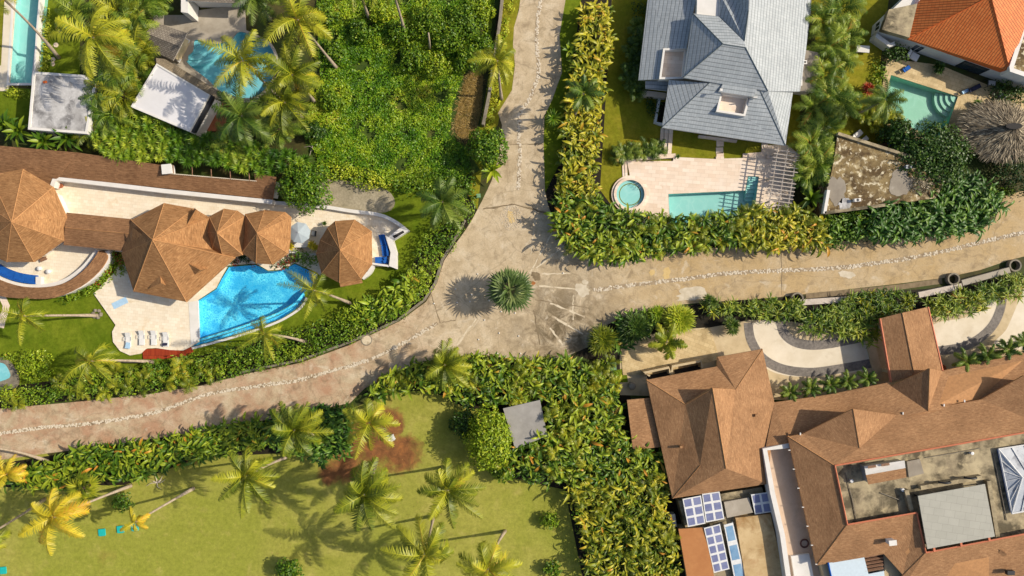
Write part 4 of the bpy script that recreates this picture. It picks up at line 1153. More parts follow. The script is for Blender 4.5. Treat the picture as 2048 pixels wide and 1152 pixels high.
# white L frame by the side lawn
b = MB(); b.prism(strip(xy([(1319, 197), (1311, 244), (1325, 248)], .8), .3), 0, .8, 0)
tag(b.build('garden_wall', M['white'], origin=P(1311, 240)), 'low white L-shaped wall beside the grey-roofed villa and its lawn', 'wall')
b = MB(); b.prism(xy([(1322, 203), (1333, 205), (1328, 246), (1315, 243)], .1), 0, .03, 0); struct('planting_bed', b, M['bed'])
# steps and planter on the terrace edge
t3 = thing('garden_steps', 'flight of pale stone steps from the lawn up to the villa corner', 'steps', P(1333, 282))
for k in range(3):
    b = MB(); x0 = 1322 + 8 * k; b.prism(xy([(x0, 256), (x0 + 7.6, 257), (x0 + 4, 308), (x0 - 3.4, 308)], .2), 0, .14 + .14 * k, 0); b.build('step', M['travpink'], t3)
t3 = thing('garden_steps', 'narrow pale stone steps beside the terrace above the whirlpool', 'steps', P(1250, 338))
for k in range(2):
    b = MB(); x0 = 1244 + 5 * k; b.prism(xy([(x0, 323), (x0 + 4.8, 323), (x0 + 6.2, 353), (x0 + 1.4, 354)], .1), 0, .09 + .06 * k, 0); b.build('step', M['travpink'], t3)
t3 = thing('planter_box', 'long pink stone planter edge between the lawn and the terrace', 'planter', P(1294, 315))
b = MB(); b.prism(xy([(1238, 313), (1351, 307), (1352, 315), (1239, 323)], .55), 0, .55, 0); b.build('body', M['travpink'], t3)
for (x, y), lab in (((1440, 287), 'square stepping stone nearest the grey-roofed villa on the lawn'), ((1439, 301), 'square stepping stone in the middle of the lawn path'), ((1440, 311), 'square stepping stone touching the pink terrace edge')):
    q = P(x, y); b = MB(); b.box((q.x, q.y, .03), (.95, .8, .06), .03)
    tag(b.build('stepping_stone', M['travpink'], origin=(q.x, q.y, 0)), lab, 'paving stone', 'stepping stones across the terrace lawn')
b = MB(); b.prism(xy([(1524, 286), (1536, 287), (1534, 306), (1523, 306)], .2), 0, .215, 0); b.prism(xy([(1534, 308), (1552, 310), (1550, 318), (1532, 317)], .2), 0, .5, 0)
struct('terrace_kerb', b, M['travpink'])
# pergola
t4 = thing('pergola', 'open slatted pale wooden pergola beside the pool terrace of the grey-roofed villa', 'pergola', P(1565, 350))
hp = 2.6
TL, TR, BL, BR = P(1553, 300, hp), P(1596, 306, hp), P(1536, 408, hp), P(1578, 414, hp)
for k in range(15):
    f = k / 14
    a = TL.lerp(BL, f); c2 = TR.lerp(BR, f)
    d = (c2 - a).normalized() * .35
    b = MB(); b.tube([a - d + Vector((0, 0, .12)), c2 + d + Vector((0, 0, .12))], .065, 4); b.build('slat', M['greywood'], t4)
for f in (0.05, .5, .95):
    a = TL.lerp(TR, f); c2 = BL.lerp(BR, f); d = (c2 - a).normalized() * .4
    b = MB(); b.tube([a - d, c2 + d], .085, 4); b.build('beam', M['greywood'], t4)
for f in (0.05, .95):
    for g_ in (.05, .5, .95):
        q = TL.lerp(TR, f).lerp(BL.lerp(BR, f), g_); b = MB(); b.box((q.x, q.y, 1.25), (.18, .18, 2.5)); b.build('post', M['greywood'], t4)
# ------------------------------------------------------------------ north-east: orange roof, thatch, old flat roof
t = thing('orange_roofed_house', 'white house with a bright orange pantile hip roof in the upper right corner', 'building', P(1940, 60))
e = 2.9
V = {'a': (1764, 61, e), 'b': (1817, 78, e), 'c': (2100, 178, e), 'p': (1981, -8, 7.4), 'q': (2019, 142, 3.9), 'r': (2062, 20, 5.0), 's': (2100, -60, 5.6), 'u': (1854, -20, e + .6), 'v': (1836, 8, e + .4), 'w': (2100, 175, e), 'x': (1818, 74, e + .2), 'y': (1765, 57, e + .3)}
ro = roof_mb(V, [['a', 'b', 'x', 'y'], ['b', 'c', 'q', 'p'], ['b', 'p', 'u', 'v', 'x'], ['p', 'q', 'r', 's']], .25).build('roof', [M['orange'], M['orange_ridge']], t)
cap_mb([(V['b'], V['p']), (V['p'], V['q'])], .3, .12).build('hip_cap', M['orange_ridge'], ro)
b = MB(); b.prism(xy([(1778, 19), (1835, 7), (1819, 75), (1764, 59)], 3.4), 2.6, 3.4, 0); b.build('flat_roof', M['stainroof_tan'] if 'stainroof_tan' in M else M['terrace'], t)
b = MB(); w = xy([(2049, 40), (2100, -40), (2100, 160), (2052, 154), (2020, 143), (2019, 133)], 4.4)
b.prism(w, 2.6, 4.4, 1, holes=[offset(w, .55)]); b.prism(offset(w, .54), 2.6, 4.1, 0); b.build('roof_terrace', [M['oldroof'], M['white']], t)
w = xy([(1755, 30), (1750, 63), (1766, 73), (1818, 90), (2100, 190), (2100, -60), (1850, -60)], 2.7)
w = offset(w, .8)
wall_mb(w, 0, 2.7).build('wall', M['white'], t)
add_window(t, w[3], w[4], .10, 1.4, .1, 2.1, M['white'], M['glass'], 'door'); add_window(t, w[3], w[4], .52, 3.4, .1, 2.2, M['dark'], M['glass'], 'door')
add_window(t, w[0], w[1], .5, 1.2, 1, 2.2, M['white'], M['glass'])
b = MB(); b.prism(xy([(1745, 72), (1772, 92), (1780, 88), (1783, 96), (1770, 100), (1742, 80)], .5), 0, 1.6, 0)
tag(b.build('garden_wall', M['white'], origin=P(1760, 88)), 'short white garden wall at the left corner of the orange-roofed house', 'wall')
q = P(1726, 98, .5); b = MB(); b.box((q.x, q.y, .5), (1.7, .9, .1), -.08); b.box((q.x - .6, q.y, .22), (.15, .7, .44), -.08); b.box((q.x + .6, q.y, .22), (.15, .7, .44), -.08)
tag(b.build('stone_bench', M['white'], origin=q.xy.to_3d()), 'white slab bench on the lawn left of the orange-roofed house', 'bench')
# thatched palapa
cx, cy = 2030, 252
t = thing('thatched_shelter', 'round thatched palm-leaf shelter roof at the right edge of the photo', 'shelter', P(cx, cy, 3))
b = MB(); ctr = P(2034, 254, 4.9); n = 120
r = random.Random(9); prof = [0, .12, .3, .5, .7, .86, 1.0]
vs = [];
for j, f in enumerate(prof):
    for k in range(n):
        w = 2 * PI * k / n
        R = 5.3 * (1 + .04 * math.sin(3 * w + 1)) * f * (1 + (.06 * (r.random() - .5) if j > 1 else 0))
        z = 2.1 + 2.4 * (1 - f) ** 0.9 + (0.10 * (r.random() - .5))
        ex, ey = R * math.cos(w), R * .70 * math.sin(w)
        vs.append((ctr.x + ex * .97 + ey * .22, ctr.y + ey * .97 - ex * .22, z))
fs = []
for j in range(len(prof) - 1):
    for k in range(n):
        k2 = (k + 1) % n; fs.append((j * n + k, j * n + k2, (j + 1) * n + k2, (j + 1) * n + k))
b.add(vs, fs, 0)
core = b.build('roof', M['thatch'], t)
uv = core.data.uv_layers[0]
for p in core.data.polygons:
    for li in p.loop_indices:
        vi = core.data.loops[li].vertex_index; k = vi % n; j = vi // n
        if j and k == 0 and any(core.data.loops[l2].vertex_index % n == n - 1 for l2 in p.loop_indices): k = n
        uv.data[li].uv = (k / n * 22, prof[j] * 5)
b = MB(); cc = ctr
b.prism([(cc.x + 1.1 * math.cos(a) - .4, cc.y + .4 * math.sin(a) + .1) for a in np.linspace(0, 2 * PI, 9, endpoint=False)], 4.6, 5.0, 0)
b.build('ridge_cover', M['void'], t)
for k in range(5):
    a = k * 2 * PI / 5 + .3; b = MB(); b.tube([(ctr.x + 3.6 * math.cos(a), ctr.y + 2.4 * math.sin(a), 0), (ctr.x + 3.6 * math.cos(a), ctr.y + 2.4 * math.sin(a), 2.7)], .11); b.build('post', M['bark'], t)
# old flat roof
t = thing('flat_roofed_building', 'weathered flat-roofed building with crusty brown roof between hedge and pool garden', 'building', P(1760, 350))
zr = 3.3
RP = [(1676, 266), (1826, 314), (1850, 342), (1892, 362), (1872, 396), (1770, 411), (1648, 427), (1656, 380), (1668, 320)]
w = xy(RP, zr)
b = MB(); b.prism(offset(w, .3), 0.0, zr, 0); b.build('roof', M['oldroof'], t)
b = MB(); b.prism(w, 0, zr - .02, 0, holes=[offset(w, .31)]); b.build('wall', M['oldroof'], t)
for a, c2 in (((1676, 267), (1827, 315)), ((1649, 427), (1657, 380)), ((1649, 426), (1770, 410)), ((1877, 352), (1879, 366))):
    b = MB(); b.prism(strip(xy([a, c2], zr + .3), .38), zr - .3, zr + .38, 0); b.build('parapet', M['white'] if a[0] == 1649 and c2[0] < 1700 else M['terrace'], t)
def rpatch(c, rr, seed, m, el=1.):
    r2 = random.Random(seed); p = P(c[0], c[1], zr); pts = []
    for i in range(26):
        w2 = 2 * PI * i / 26; k = rr * (.8 + .35 * r2.random()); pts.append((p.x + k * el * math.cos(w2), p.y + k * math.sin(w2)))
    b = MB(); b.prism(pts, zr + .004, zr + .03, 0); b.build('roof_patch', M[m], t)
rpatch((1801, 366), 1.9, 2, 'screed', .75); rpatch((1672, 382), 1.8, 5, 'screed', .7); rpatch((1690, 408), .9, 7, 'stainroof', 1.0)
q = P(1813, 335, zr)
t2 = thing('air_conditioner', 'pale box air conditioner on the crusty flat roof beside the dark tree', 'air conditioner', (q.x, q.y, zr + .03))
b = MB(); b.box((q.x, q.y, zr + .33), (.8, .45, .55)); soften(b.build('body', M['galv'], t2), .02)
b = MB(); b.lathe((q.x, q.y, zr + .61), [(.19, 0), (.19, .02), (.02, .03)], 14); b.build('fan_grille', M['dark'], t2)
q = P(1711, 401, zr)
t2 = thing('air_conditioner', 'white box air conditioner near the lower edge of the crusty flat roof', 'air conditioner', (q.x, q.y, zr + .03))
b = MB(); b.box((q.x, q.y, zr + .33), (.85, .4, .55), .1); soften(b.build('body', M['white'], t2), .02)
b = MB(); b.lathe((q.x, q.y, zr + .61), [(.17, 0), (.17, .02), (.02, .03)], 14); b.build('fan_grille', M['dark'], t2)
# garden furniture round the teal pool
def chaise(px, py, rz, lab, mf, mc, L=1.7, W=.62, group=None):
    q = P(px, py, .3)
    t = thing('garden_lounger', lab, 'lounger', (q.x, q.y, .1), group, rz)
    o = []
    b = MB(); b.box((q.x + .25, q.y, .42), (L * .65, W, .1)); o.append(b.build('seat', M[mc], t))
    b = MB(); b.box((q.x - L * .38, q.y, .6), (L * .36, W, .1), tilt=('y', .6)); o.append(b.build('backrest', M[mc], t))
    b = MB()
    for s in (-1, 1): b.box((q.x, q.y + s * (W / 2 + .03), .36), (L, .05, .06))
    b.build('frame', M[mf], t)
    for sx in (-.6, .7):
        for s in (-1, 1):
            b = MB(); b.box((q.x + sx, q.y + s * W / 2, .22), (.05, .05, .26)); b.build('leg', M[mf], t)
    return t
chaise(1825, 112, -.5, 'cream cushioned lounger against the wall of the orange-roofed house', 'greywood', 'whitecloth', 1.6, .9)
chaise(1811, 139, .6, 'blue sling lounger at the upper edge of the sea-green pool', 'dark', 'blue', 1.1, .5)
chaise(1948, 177, .45, 'dark lounger on the sandy terrace near the curved pool steps', 'dark', 'navy', 1.9, .5)
chaise(1928, 184, .45, 'pale blue lounger beside the upper right corner of the sea-green pool', 'dark', 'bluetowel', 1.0, .4)
chaise(1714, 270, .7, 'white lounger behind the flat roof parapet, leftmost of the pair', 'whitemetal', 'whitecloth', 1.5, .6)
chaise(1727, 281, .7, 'white lounger behind the flat roof parapet, nearer the brown table', 'whitemetal', 'whitecloth', 1.2, .5)
q = P(1774, 287, .7)
t2 = thing('garden_table', 'dark brown slatted table behind the parapet of the crusty flat roof', 'table', (q.x, q.y, 0), rotz=-.2)
b = MB(); b.box((q.x, q.y, .72), (1.8, .95, .07)); b.build('top', M['wood'], t2)
for sx in (-1, 1):
    for sy in (-1, 1): b = MB(); b.box((q.x + .8 * sx, q.y + .38 * sy, .345), (.08, .08, .69)); b.build('leg', M['wood'], t2)
b = MB(); q = P(1782, 287, .8); b.prism([(q.x + .5 * math.cos(a) * (1 + .3 * math.sin(3 * a)), q.y + .38 * math.sin(a)) for a in np.linspace(0, 2 * PI, 14, endpoint=False)], .755, .85, 0)
tag(soften(b.build('beach_towel', M['bluetowel2'] if 'bluetowel2' in M else M['blue'], origin=(q.x, q.y, .755)), .03), 'crumpled blue towel lying on the dark brown slatted table', 'towel')
q = P(1977, 300, .5)
t2 = thing('slatted_bench', 'pale slatted wooden bench at the lower edge of the thatched shelter', 'bench', (q.x, q.y, 0), rotz=-.42)
for k in range(6): b = MB(); b.box((q.x, q.y - .62 + .25 * k, .45), (2.6, .13, .05)); b.build('slat', M['greywood'], t2)
for sx in (-1, 1):
    b = MB(); b.box((q.x + 1.15 * sx, q.y, .38), (.08, 1.4, .08)); b.build('rail', M['greywood'], t2)
    for sy in (-1, 1): b = MB(); b.box((q.x + 1.15 * sx, q.y + .6 * sy, .17), (.08, .08, .34)); b.build('leg', M['greywood'], t2)
q = P(1955, 288, .5); b = MB(); b.box((q.x, q.y, .3), (.7, .6, .6), -.4); b.box((q.x, q.y, .63), (.76, .66, .06), -.4)
tag(soften(b.build('cool_box', M['white'], origin=(q.x, q.y, 0)), .03), 'white box standing beside the slatted bench under the thatch edge', 'box')
q = P(1979, 168, .5)
t2 = thing('barbecue', 'dark-framed barbecue cart under the eave of the orange roof', 'barbecue', (q.x, q.y, .1), rotz=-.1)
b = MB(); b.box((q.x, q.y, .95), (.9, .6, .1)); b.build('grill', M['galv'], t2)
b = MB()
for sx in (-1, 1):
    for sy in (-1, 1): b.box((q.x + .5 * sx, q.y + .5 * sy, .5), (.06, .06, .8))
    b.box((q.x + .5 * sx, q.y, .93), (.06, 1.1, .06))
b.build('frame', M['dark'], t2)
q = P(2003, 193, .3); b = MB(); b.lathe((q.x, q.y, .1), [(.3, 0), (.42, .4), (.45, .5), (.33, .5), (.28, .3), (.0, .3)], 20)
tag(b.build('garden_pot', M['galv'], smooth=True, origin=(q.x, q.y, .1)), 'round pale grey pot above the thatched shelter roof', 'pot')
q = P(2012, 313, .4); b = MB(); b.box((q.x, q.y, .35), (.7, .5, .7), .3); b.box((q.x, q.y, .73), (.75, .55, .06), .3)
tag(soften(b.build('storage_bin', M['blue'], origin=(q.x, q.y, 0)), .03), 'blue plastic bin in the shade below the thatched shelter', 'bin')
# ------------------------------------------------------------------ south-east villa
t = thing('tan_roofed_villa', 'big villa with tan shingled hip roofs round a flat service terrace, lower right', 'building', P(1600, 900))
e = 3.4
V = {'A': (1293, 760, e), 'B1': (1434, 733, e), 'B2': (1435, 714, e), 'C': (1525, 698, e), 'D': (1549, 806, e), 'Fv': (1535, 968, 3.8), 'E': (1345, 997, e), 'K': (1371, 809, 4.6), 'L': (1471, 779, 4.6), 'N': (1425, 777, 6.8), 'S': (1452, 937, 6.2), 'X': (1400, 931, 5.0)}
ro = roof_mb(V, [['A', 'B1', 'L', 'K'], ['B1', 'B2', 'C', 'L'], ['A', 'K', 'X', 'E'], ['K', 'N', 'S', 'X'], ['K', 'L', 'N'], ['C', 'D', 'L'], ['L', 'D', 'Fv', 'S'], ['N', 'L', 'S'], ['S', 'Fv', 'E'], ['X', 'S', 'E']], .25).build('roof', [M['shingle2'], M['ridge']], t)
for ln_ in ([(V['A'], V['K']), (V['K'], V['N']), (V['N'], V['S'])], [(V['C'], V['L'])], [(V['E'], V['X'])]): cap_mb(ln_, .26, .07).build('hip_cap', M['ridge'], ro)
# long lower roof
V = {'a': (1549, 805, 3.4), 'b': (1660, 789, 3.4), 'c': (1781, 764, 3.4), 'd': (1884, 742, 3.4), 'f': (2100, 694, 3.4), 'g': (2100, 790, 4.9), 'h': (1965, 812, 4.7), 'i': (1857, 828, 4.9), 'j': (1700, 858, 4.7), 'k': (1576, 892, 4.6), 'l': (1530, 902, 4.2), 'm': (1536, 968, 3.8), 'P': (1859, 737, 6.3), 'Q': (1856, 822, 5.6), 'v': (1782, 772, 3.7)}
ro = roof_mb(V, [['a', 'b', 'j', 'k'], ['b', 'c', 'v', 'Q', 'j'], ['v', 'P', 'Q'], ['P', 'd', 'Q'], ['d', 'f', 'g', 'h', 'Q'], ['a', 'k', 'l'], ['a', 'l', 'm']], .25).build('roof', [M['shingle2'], M['ridge']], t)
cap_mb([(V['P'], V['Q'])], .26, .07).build('hip_cap', M['ridge'], ro)
# raised inner roof ring
eo, ei = 5.2, 6.9
V = {'a': (1576, 873, eo), 'b': (1605, 868, eo), 'c': (1793, 830, eo), 'd': (1963, 799, eo), 'f': (2048, 751, 6.8), 'g': (2100, 765, eo), 'i': (2100, 856, ei), 'j': (1669, 931, ei), 'k': (1694, 1049, ei), 'l': (1833, 1025, ei), 'm': (1851, 1105, ei), 'n': (2100, 1058, ei),
     'o': (1633, 1131, eo), 'p': (1768, 1108, 6.0), 'q': (1790, 1200, eo), 'N': (1706, 818, 7.6), 'S': (1719, 896, 6.8), 'r': (2100, 1200, eo), 'S2': (2070, 790, 6.4), 'z': (1806, 1150, 5.9)}
ro = roof_mb(V, [['a', 'b', 'S', 'j'], ['b', 'N', 'S'], ['N', 'c', 'S'], ['S', 'c', 'd', 'i', 'j'], ['d', 'f', 'S2'], ['f', 'g', 'S2'], ['d', 'S2', 'g', 'i'], ['a', 'j', 'k', 'o'], ['o', 'k', 'l', 'p'], ['p', 'l', 'm', 'z'], ['z', 'm', 'q'], ['m', 'n', 'r', 'q']], .25).build('roof', [M['shingle2'], M['ridge']], t)
for ln_ in ((V['a'], V['j']), (V['o'], V['k']), (V['N'], V['S']), (V['m'], V['z'])): cap_mb([ln_], .26, .07).build('hip_cap', M['ridge'], ro)
b = MB()
for k, k2 in (('j', 'i'), ('j', 'k'), ('k', 'l'), ('l', 'm'), ('m', 'n')):
    A0, A1 = P(*V[k]), P(*V[k2]); b.tube([A0 + Vector((0, 0, .05)), A1 + Vector((0, 0, .05))], .11, 5)
b.build('edge_trim', M['redtrim'], t)
# dormers on the southern roof
for L_, R_, T_, B_ in (((1836, 1150, 5.6), (1846, 1146, 5.6), (1842, 1130, 6.2), (1856, 1140, 6.2)), ((1994, 1120, 5.9), (2004, 1118, 5.9), (2000, 1098, 6.6), (2014, 1108, 6.5))):
    dormer(L_, R_, T_, B_, t, 'shingle2', 'void')
V2 = {'a': (1925, 1100, 6.8), 'b': (1950, 1190, 5.6), 'c': (2010, 1150, 5.8), 'd': (1938, 1098, 6.9)}
# gable and dark vent at the bottom
q = P(1777, 1080, 6.4); b = MB(); b.box((q.x, q.y, 6.9), (.8, .5, .9), .1); b.box((q.x, q.y, 7.38), (.95, .65, .08), .1); b.build('chimney', M['white'], t)
b = MB(); q = P(2015, 1142, 6.2); b.box((q.x, q.y, 6.6), (.9, .5, .5)); b.build('roof_vent', M['dark'], t)
for x, y, z in ((1511, 830, 4.3), (1361, 893, 4.3)):
    q = P(x, y, z); b = MB(); b.box((q.x, q.y, z + .15), (.3, .3, .5)); b.build('roof_vent', M['shingle2'], t)
# gutter lights along the raised eave
b = MB()
for k in range(9):
    q = P(1600 + 41 * k, 869 - 8.2 * k, eo)
    if 1610 < 1600 + 41 * k < 1790: continue
    b.box((q.x, q.y + .1, eo + .08), (.14, .3, .14))
for k in range(7):
    q = P(1580 + 9 * k, 900 + 38 * k, eo); b.box((q.x - .1, q.y, eo + .05), (.26, .1, .1))
b.build('eave_lights', M['white'], t)
# walls under the roofs
wall_mb(offset(xy([(1293, 760), (1434, 733), (1435, 714), (1525, 698), (1549, 806), (1535, 968), (1345, 997)], e), .8), 0, 3.1).build('wall', M['drive_tan'], t)
wall_mb(offset(xy([(1549, 805), (1781, 764), (2100, 694), (2100, 1200), (1640, 1200), (1530, 902)], e), .9), 0, 3.0).build('wall', M['drive_tan'], t)
wall_mb(offset(xy([(1576, 873), (1793, 830), (2100, 770), (2100, 1200), (1650, 1200), (1633, 1131)], eo), .7), 3.0, 4.9).build('upper_wall', M['drive_tan'], t)
# flat terrace inside the ring
b = MB(); b.prism(xy([(1660, 925), (2100, 848), (2100, 1070), (1846, 1112), (1828, 1030), (1690, 1056)], 5.9), 5.0, 5.9, 0); b.build('service_terrace', M['terrace'], t)
# hut
t2 = thing('plant_room', 'small hut with white upper roof and brown lower roof on the service terrace', 'hut', P(1770, 945, 5.9))
V = {'a': (1729, 933, 7.3), 'b': (1809, 921, 7.3), 'c': (1811, 936, 7.9), 'd': (1732, 950, 7.9), 'f': (1813, 955, 7.3), 'g': (1737, 969, 7.3)}
roof_mb({k: V[k] for k in 'abcd'}, [['a', 'b', 'c', 'd']], .1).build('roof', [M['white'], M['white']], t2)
roof_mb({k: V[k] for k in 'dcfg'}, [['d', 'c', 'f', 'g']], .1).build('roof', [M['shingle2'], M['ridge']], t2)
wall_mb(offset(xy([(1729, 933), (1809, 921), (1813, 955), (1737, 969)], 7.3), .12), 5.9, 7.15).build('wall', M['galv'], t2)
for x in (1745, 1772):
    b = MB(); q = P(x, 934 - (x - 1745) * .16, 7.75); b.box((q.x, q.y, 7.62), (1.0, .3, .06), .15); b.build('vent', M['wood'], t2)
b = MB(); b.prism(xy([(1812, 922), (1838, 917), (1846, 946), (1816, 954)], 6.0), 5.904, 6.2, 0)
tag(b.build('concrete_plinth', M['screed'], origin=P(1828, 935, 5.9)), 'low grey concrete plinth right of the small white and brown hut', 'plinth')
# pipes and clutter on the service terrace
for pts, rr in (([(1985, 905), (1996, 960), (2012, 1040)], .06), ([(1850, 915), (1905, 906), (1960, 896)], .05), ([(1690, 945), (1704, 1000), (1712, 1040)], .05), ([(1760, 985), (1800, 1000)], .06)):
    b = MB(); b.tube([P(x, y, 5.9) + Vector((0, 0, .1)) for x, y in pts], rr, 6); b.build('pipe', M['pipe'], t)
for x, y in ((1802, 978), (1700, 960), (1940, 905)):
    q = P(x, y, 5.9); b = MB(); b.lathe((q.x, q.y, 5.9), [(.16, 0), (.16, .4), (.22, .42), (.2, .5), (.0, .52)], 12); b.build('vent_pipe', M['whitemetal'], t)
# grey canopy
t2 = thing('flat_canopy', 'flat grey sheet canopy on red brackets over the service terrace', 'canopy', P(1912, 1030, 5.9))
b = MB(); b.prism(xy([(1836, 992), (1970, 968), (1990, 1073), (1855, 1098)], 7.4), 7.28, 7.4, 0, bottom=True); b.build('sheet', M['canopy'], t2)
for x, y in ((1868, 1096), (1922, 1086), (1978, 1075)):
    q = P(x, y, 7.2); b = MB(); b.box((q.x, q.y, 7.15), (.25, .9, .2), .17); b.build('bracket', M['redtrim'], t2)
for x, y in ((1842, 996), (1966, 974), (1984, 1068), (1860, 1092)):
    q = P(x, y, 7.2); b = MB(); b.box((q.x, q.y, 6.58), (.15, .15, 1.36)); b.build('post', M['dark'], t2)
for (x0, y0, x1, y1), lab in (((1813, 980, 1824, 1022), 'narrow tan concrete wall left of the flat grey canopy'), ((1842, 976, 1964, 955), 'low tan concrete wall along the upper edge of the flat grey canopy'), ((1978, 962, 1996, 1074), 'long tan concrete kerb along the right side of the flat grey canopy')):
    b = MB(); b.prism(strip(xy([(x0, y0), (x1, y1)], 6.6), .5), 5.904, 6.6, 0)
    tag(b.build('concrete_wall', M['terrace'], origin=P((x0 + x1) / 2, (y0 + y1) / 2, 5.9)), lab, 'wall')
for (x, y), lab in (((1890, 966), 'dark bent pipe loop left of another on the wall above the grey canopy'), ((1942, 957), 'dark bent pipe loop nearer the skylight above the grey canopy')):
    q = P(x, y, 6.8); b = MB(); b.tube([(q.x + .7 * math.cos(a), q.y + .1, 6.6 + .6 * math.sin(a)) for a in np.linspace(0, PI, 9)], .12)
    tag(b.build('pipe_loop', M['dark'], smooth=True, origin=(q.x, q.y, 6.6)), lab, 'pipe', 'dark pipe loops by the canopy')
# skylight
t2 = thing('glass_skylight', 'white-framed glass skylight with blue side at the right edge of the service terrace', 'skylight', P(2040, 950, 5.9))
V = {'a': (1996, 898, 6.3), 'b': (2100, 882, 6.3), 'c': (2100, 1012, 6.3), 'd': (2023, 1027, 6.3), 'p': (2044, 955, 6.9), 'q': (2100, 948, 6.9)}
roof_mb(V, [['a', 'b', 'q', 'p'], ['d', 'p', 'q', 'c'], ['a', 'd', 'p']], .05).build('glass', [M['skyglass'] if 'skyglass' in M else M['galv'], M['white']], t2)
wall_mb(offset(xy([(1996, 898), (2100, 882), (2100, 1012), (2023, 1027)], 6.3), .1), 5.9, 6.22).build('curb', M['blue'], t2)
b = MB(); pv = lambda k: P(*V[k]) + Vector((0, 0, .06))
for k, k2 in (('a', 'p'), ('d', 'p'), ('p', 'q'), ('a', 'b'), ('d', 'c'), ('a', 'd')): b.tube([pv(k), pv(k2)], .1, 5)
for f in (.17, .34, .5, .66, .83): b.tube([pv('a').lerp(pv('d'), f), pv('p').lerp(pv('p'), f)], .05, 5)
for f in (.25, .5, .75): b.tube([pv('a').lerp(pv('b'), f), pv('p').lerp(pv('q'), f)], .06, 5); b.tube([pv('d').lerp(pv('c'), f), pv('p').lerp(pv('q'), f)], .06, 5)
b.build('glazing_bars', M['whitemetal'], t2)
# glass canopy at the bottom
t2 = thing('glass_canopy', 'pale blue translucent sheet canopy at the bottom between tan roofs', 'canopy', P(1710, 1140, 4))
b = MB(); b.prism(xy([(1657, 1126), (1728, 1113), (1737, 1148), (1768, 1142), (1775, 1200), (1672, 1200)], 5.4), 5.32, 5.4, 0, bottom=True); b.build('sheet', M['skysheet'] if 'skysheet' in M else M['bluetowel'], t2)
b = MB(); b.tube([P(1656, 1125, 5.4), P(1672, 1200, 5.4)], .12, 5); b.build('frame', M['blue'], t2)
t2 = thing('wood_screen', 'dark brown slatted opening beside the pale blue sheet canopy', 'screen', P(1748, 1126, 4))
for k in range(5):
    b = MB(); b.tube([P(1729, 1114 + 7 * k, 5.25), P(1766, 1107.5 + 7 * k, 5.25)], .16, 4); b.build('slat', M['wood'], t2)
b = MB(); b.prism(xy([(1728, 1111), (1766, 1106), (1770, 1142), (1736, 1148)], 5.0), 4.8, 5.0, 0); b.build('recess', M['void'], t2)

# white-walled upper terrace strip west of the inner roof
t2 = thing('side_terrace', 'narrow beige upper terrace with white parapet between two tan roofs', 'terrace', P(1590, 1000))
b = MB(); b.prism(xy([(1532, 898), (1600, 888), (1660, 1180), (1582, 1180)], 3.6), 0, 3.6, 0); b.build('floor', M['terrpale'] if 'terrpale' in M else M['conc'], t2)
b = MB(); b.prism(strip(xy([(1580, 891), (1530, 899), (1545, 985), (1565, 1070), (1582, 1190)], 4.6), .62), 3.0, 4.6, 0); b.build('parapet', M['white'], t2)
b = MB(); b.prism(xy([(1582, 1112), (1618, 1107), (1632, 1180), (1594, 1190)], 3.9), 3.602, 3.95, 0); b.build('landing', M['white'], t2)
for (x, y, s) in ((1574, 962, 1), (1580, 990, 1)):
    pass
q = P(1609, 1087, 3.7); b = MB(); b.lathe((q.x, q.y, 3.61), [(.42, 0), (.55, .0), (.6, .1), (.5, .16), (.4, .1), (.42, 0)], 24)
tag(b.build('hose_ring', M['terrdark'], smooth=True, origin=(q.x, q.y, 3.61)), 'round rust-brown ring lying on the narrow beige upper terrace', 'ring')
# carport
t2 = thing('entrance_canopy', 'tan shingled gabled entrance canopy standing over the pale curved driveway', 'canopy', P(1820, 690))
V = {'a': (1760, 637, 3.2), 'b': (1804, 626, 4.0), 'c': (1856, 614, 3.2), 'd': (1885, 741, 3.2), 'f': (1829, 752, 4.0), 'g': (1782, 764, 3.2)}
ro = roof_mb(V, [['a', 'b', 'f', 'g'], ['b', 'c', 'd', 'f']], .2).build('roof', [M['shingle2'], M['ridge']], t2)
cap_mb([(V['b'], V['f'])], .3, .08).build('ridge_cap', M['shingle2'], ro)
for k, k2 in (('a', 'g'), ('c', 'd')): b = MB(); b.tube([P(*V[k]) + Vector((0, 0, -.06)), P(*V[k2]) + Vector((0, 0, -.06))], .15, 6); b.build('eave_beam', M['redtrim'], t2)
for x, y in ((1772, 655), (1850, 632), (1790, 745), (1870, 730)):
    q = P(x, y, 3); b = MB(); b.box((q.x, q.y, 1.5), (.45, .45, 3.0)); b.build('post', M['drive_tan'], t2)
b = MB(); b.prism(xy([(1729, 674), (1745, 670), (1768, 756), (1750, 760)], .2), 0, .25, 0); b.build('kerb', M['drive_tan'], t2)
# small west roofs
t2 = thing('side_roof', 'low flat tan-roofed outbuilding between the tall hedge and the tan villa', 'building', P(1288, 848))
V = {'a': (1254, 800, 2.8), 'b': (1300, 796, 2.8), 'c': (1321, 894, 2.8), 'd': (1266, 900, 2.8)}
roof_mb(V, [['a', 'b', 'c', 'd']], .2).build('roof', [M['shingle2'], M['ridge']], t2); wall_mb(offset(xy2(V, 'abcd'), .4), 0, 2.6).build('wall', M['drive_tan'], t2)
t2 = thing('entrance_court', 'roofless beige service yard with dark recesses above the tan villa', 'building', P(1350, 735))
b = MB(); b.prism(strip(xy([(1300, 752), (1287, 746), (1338, 735), (1341, 748)], 1.6), .3), 0, 1.6, 0); b.build('wall', M['drive_tan'], t2)
b = MB(); b.prism(strip(xy([(1344, 746), (1345, 733), (1402, 722), (1405, 735)], 1.6), .3), 0, 1.6, 0); b.build('wall', M['drive_tan'], t2)
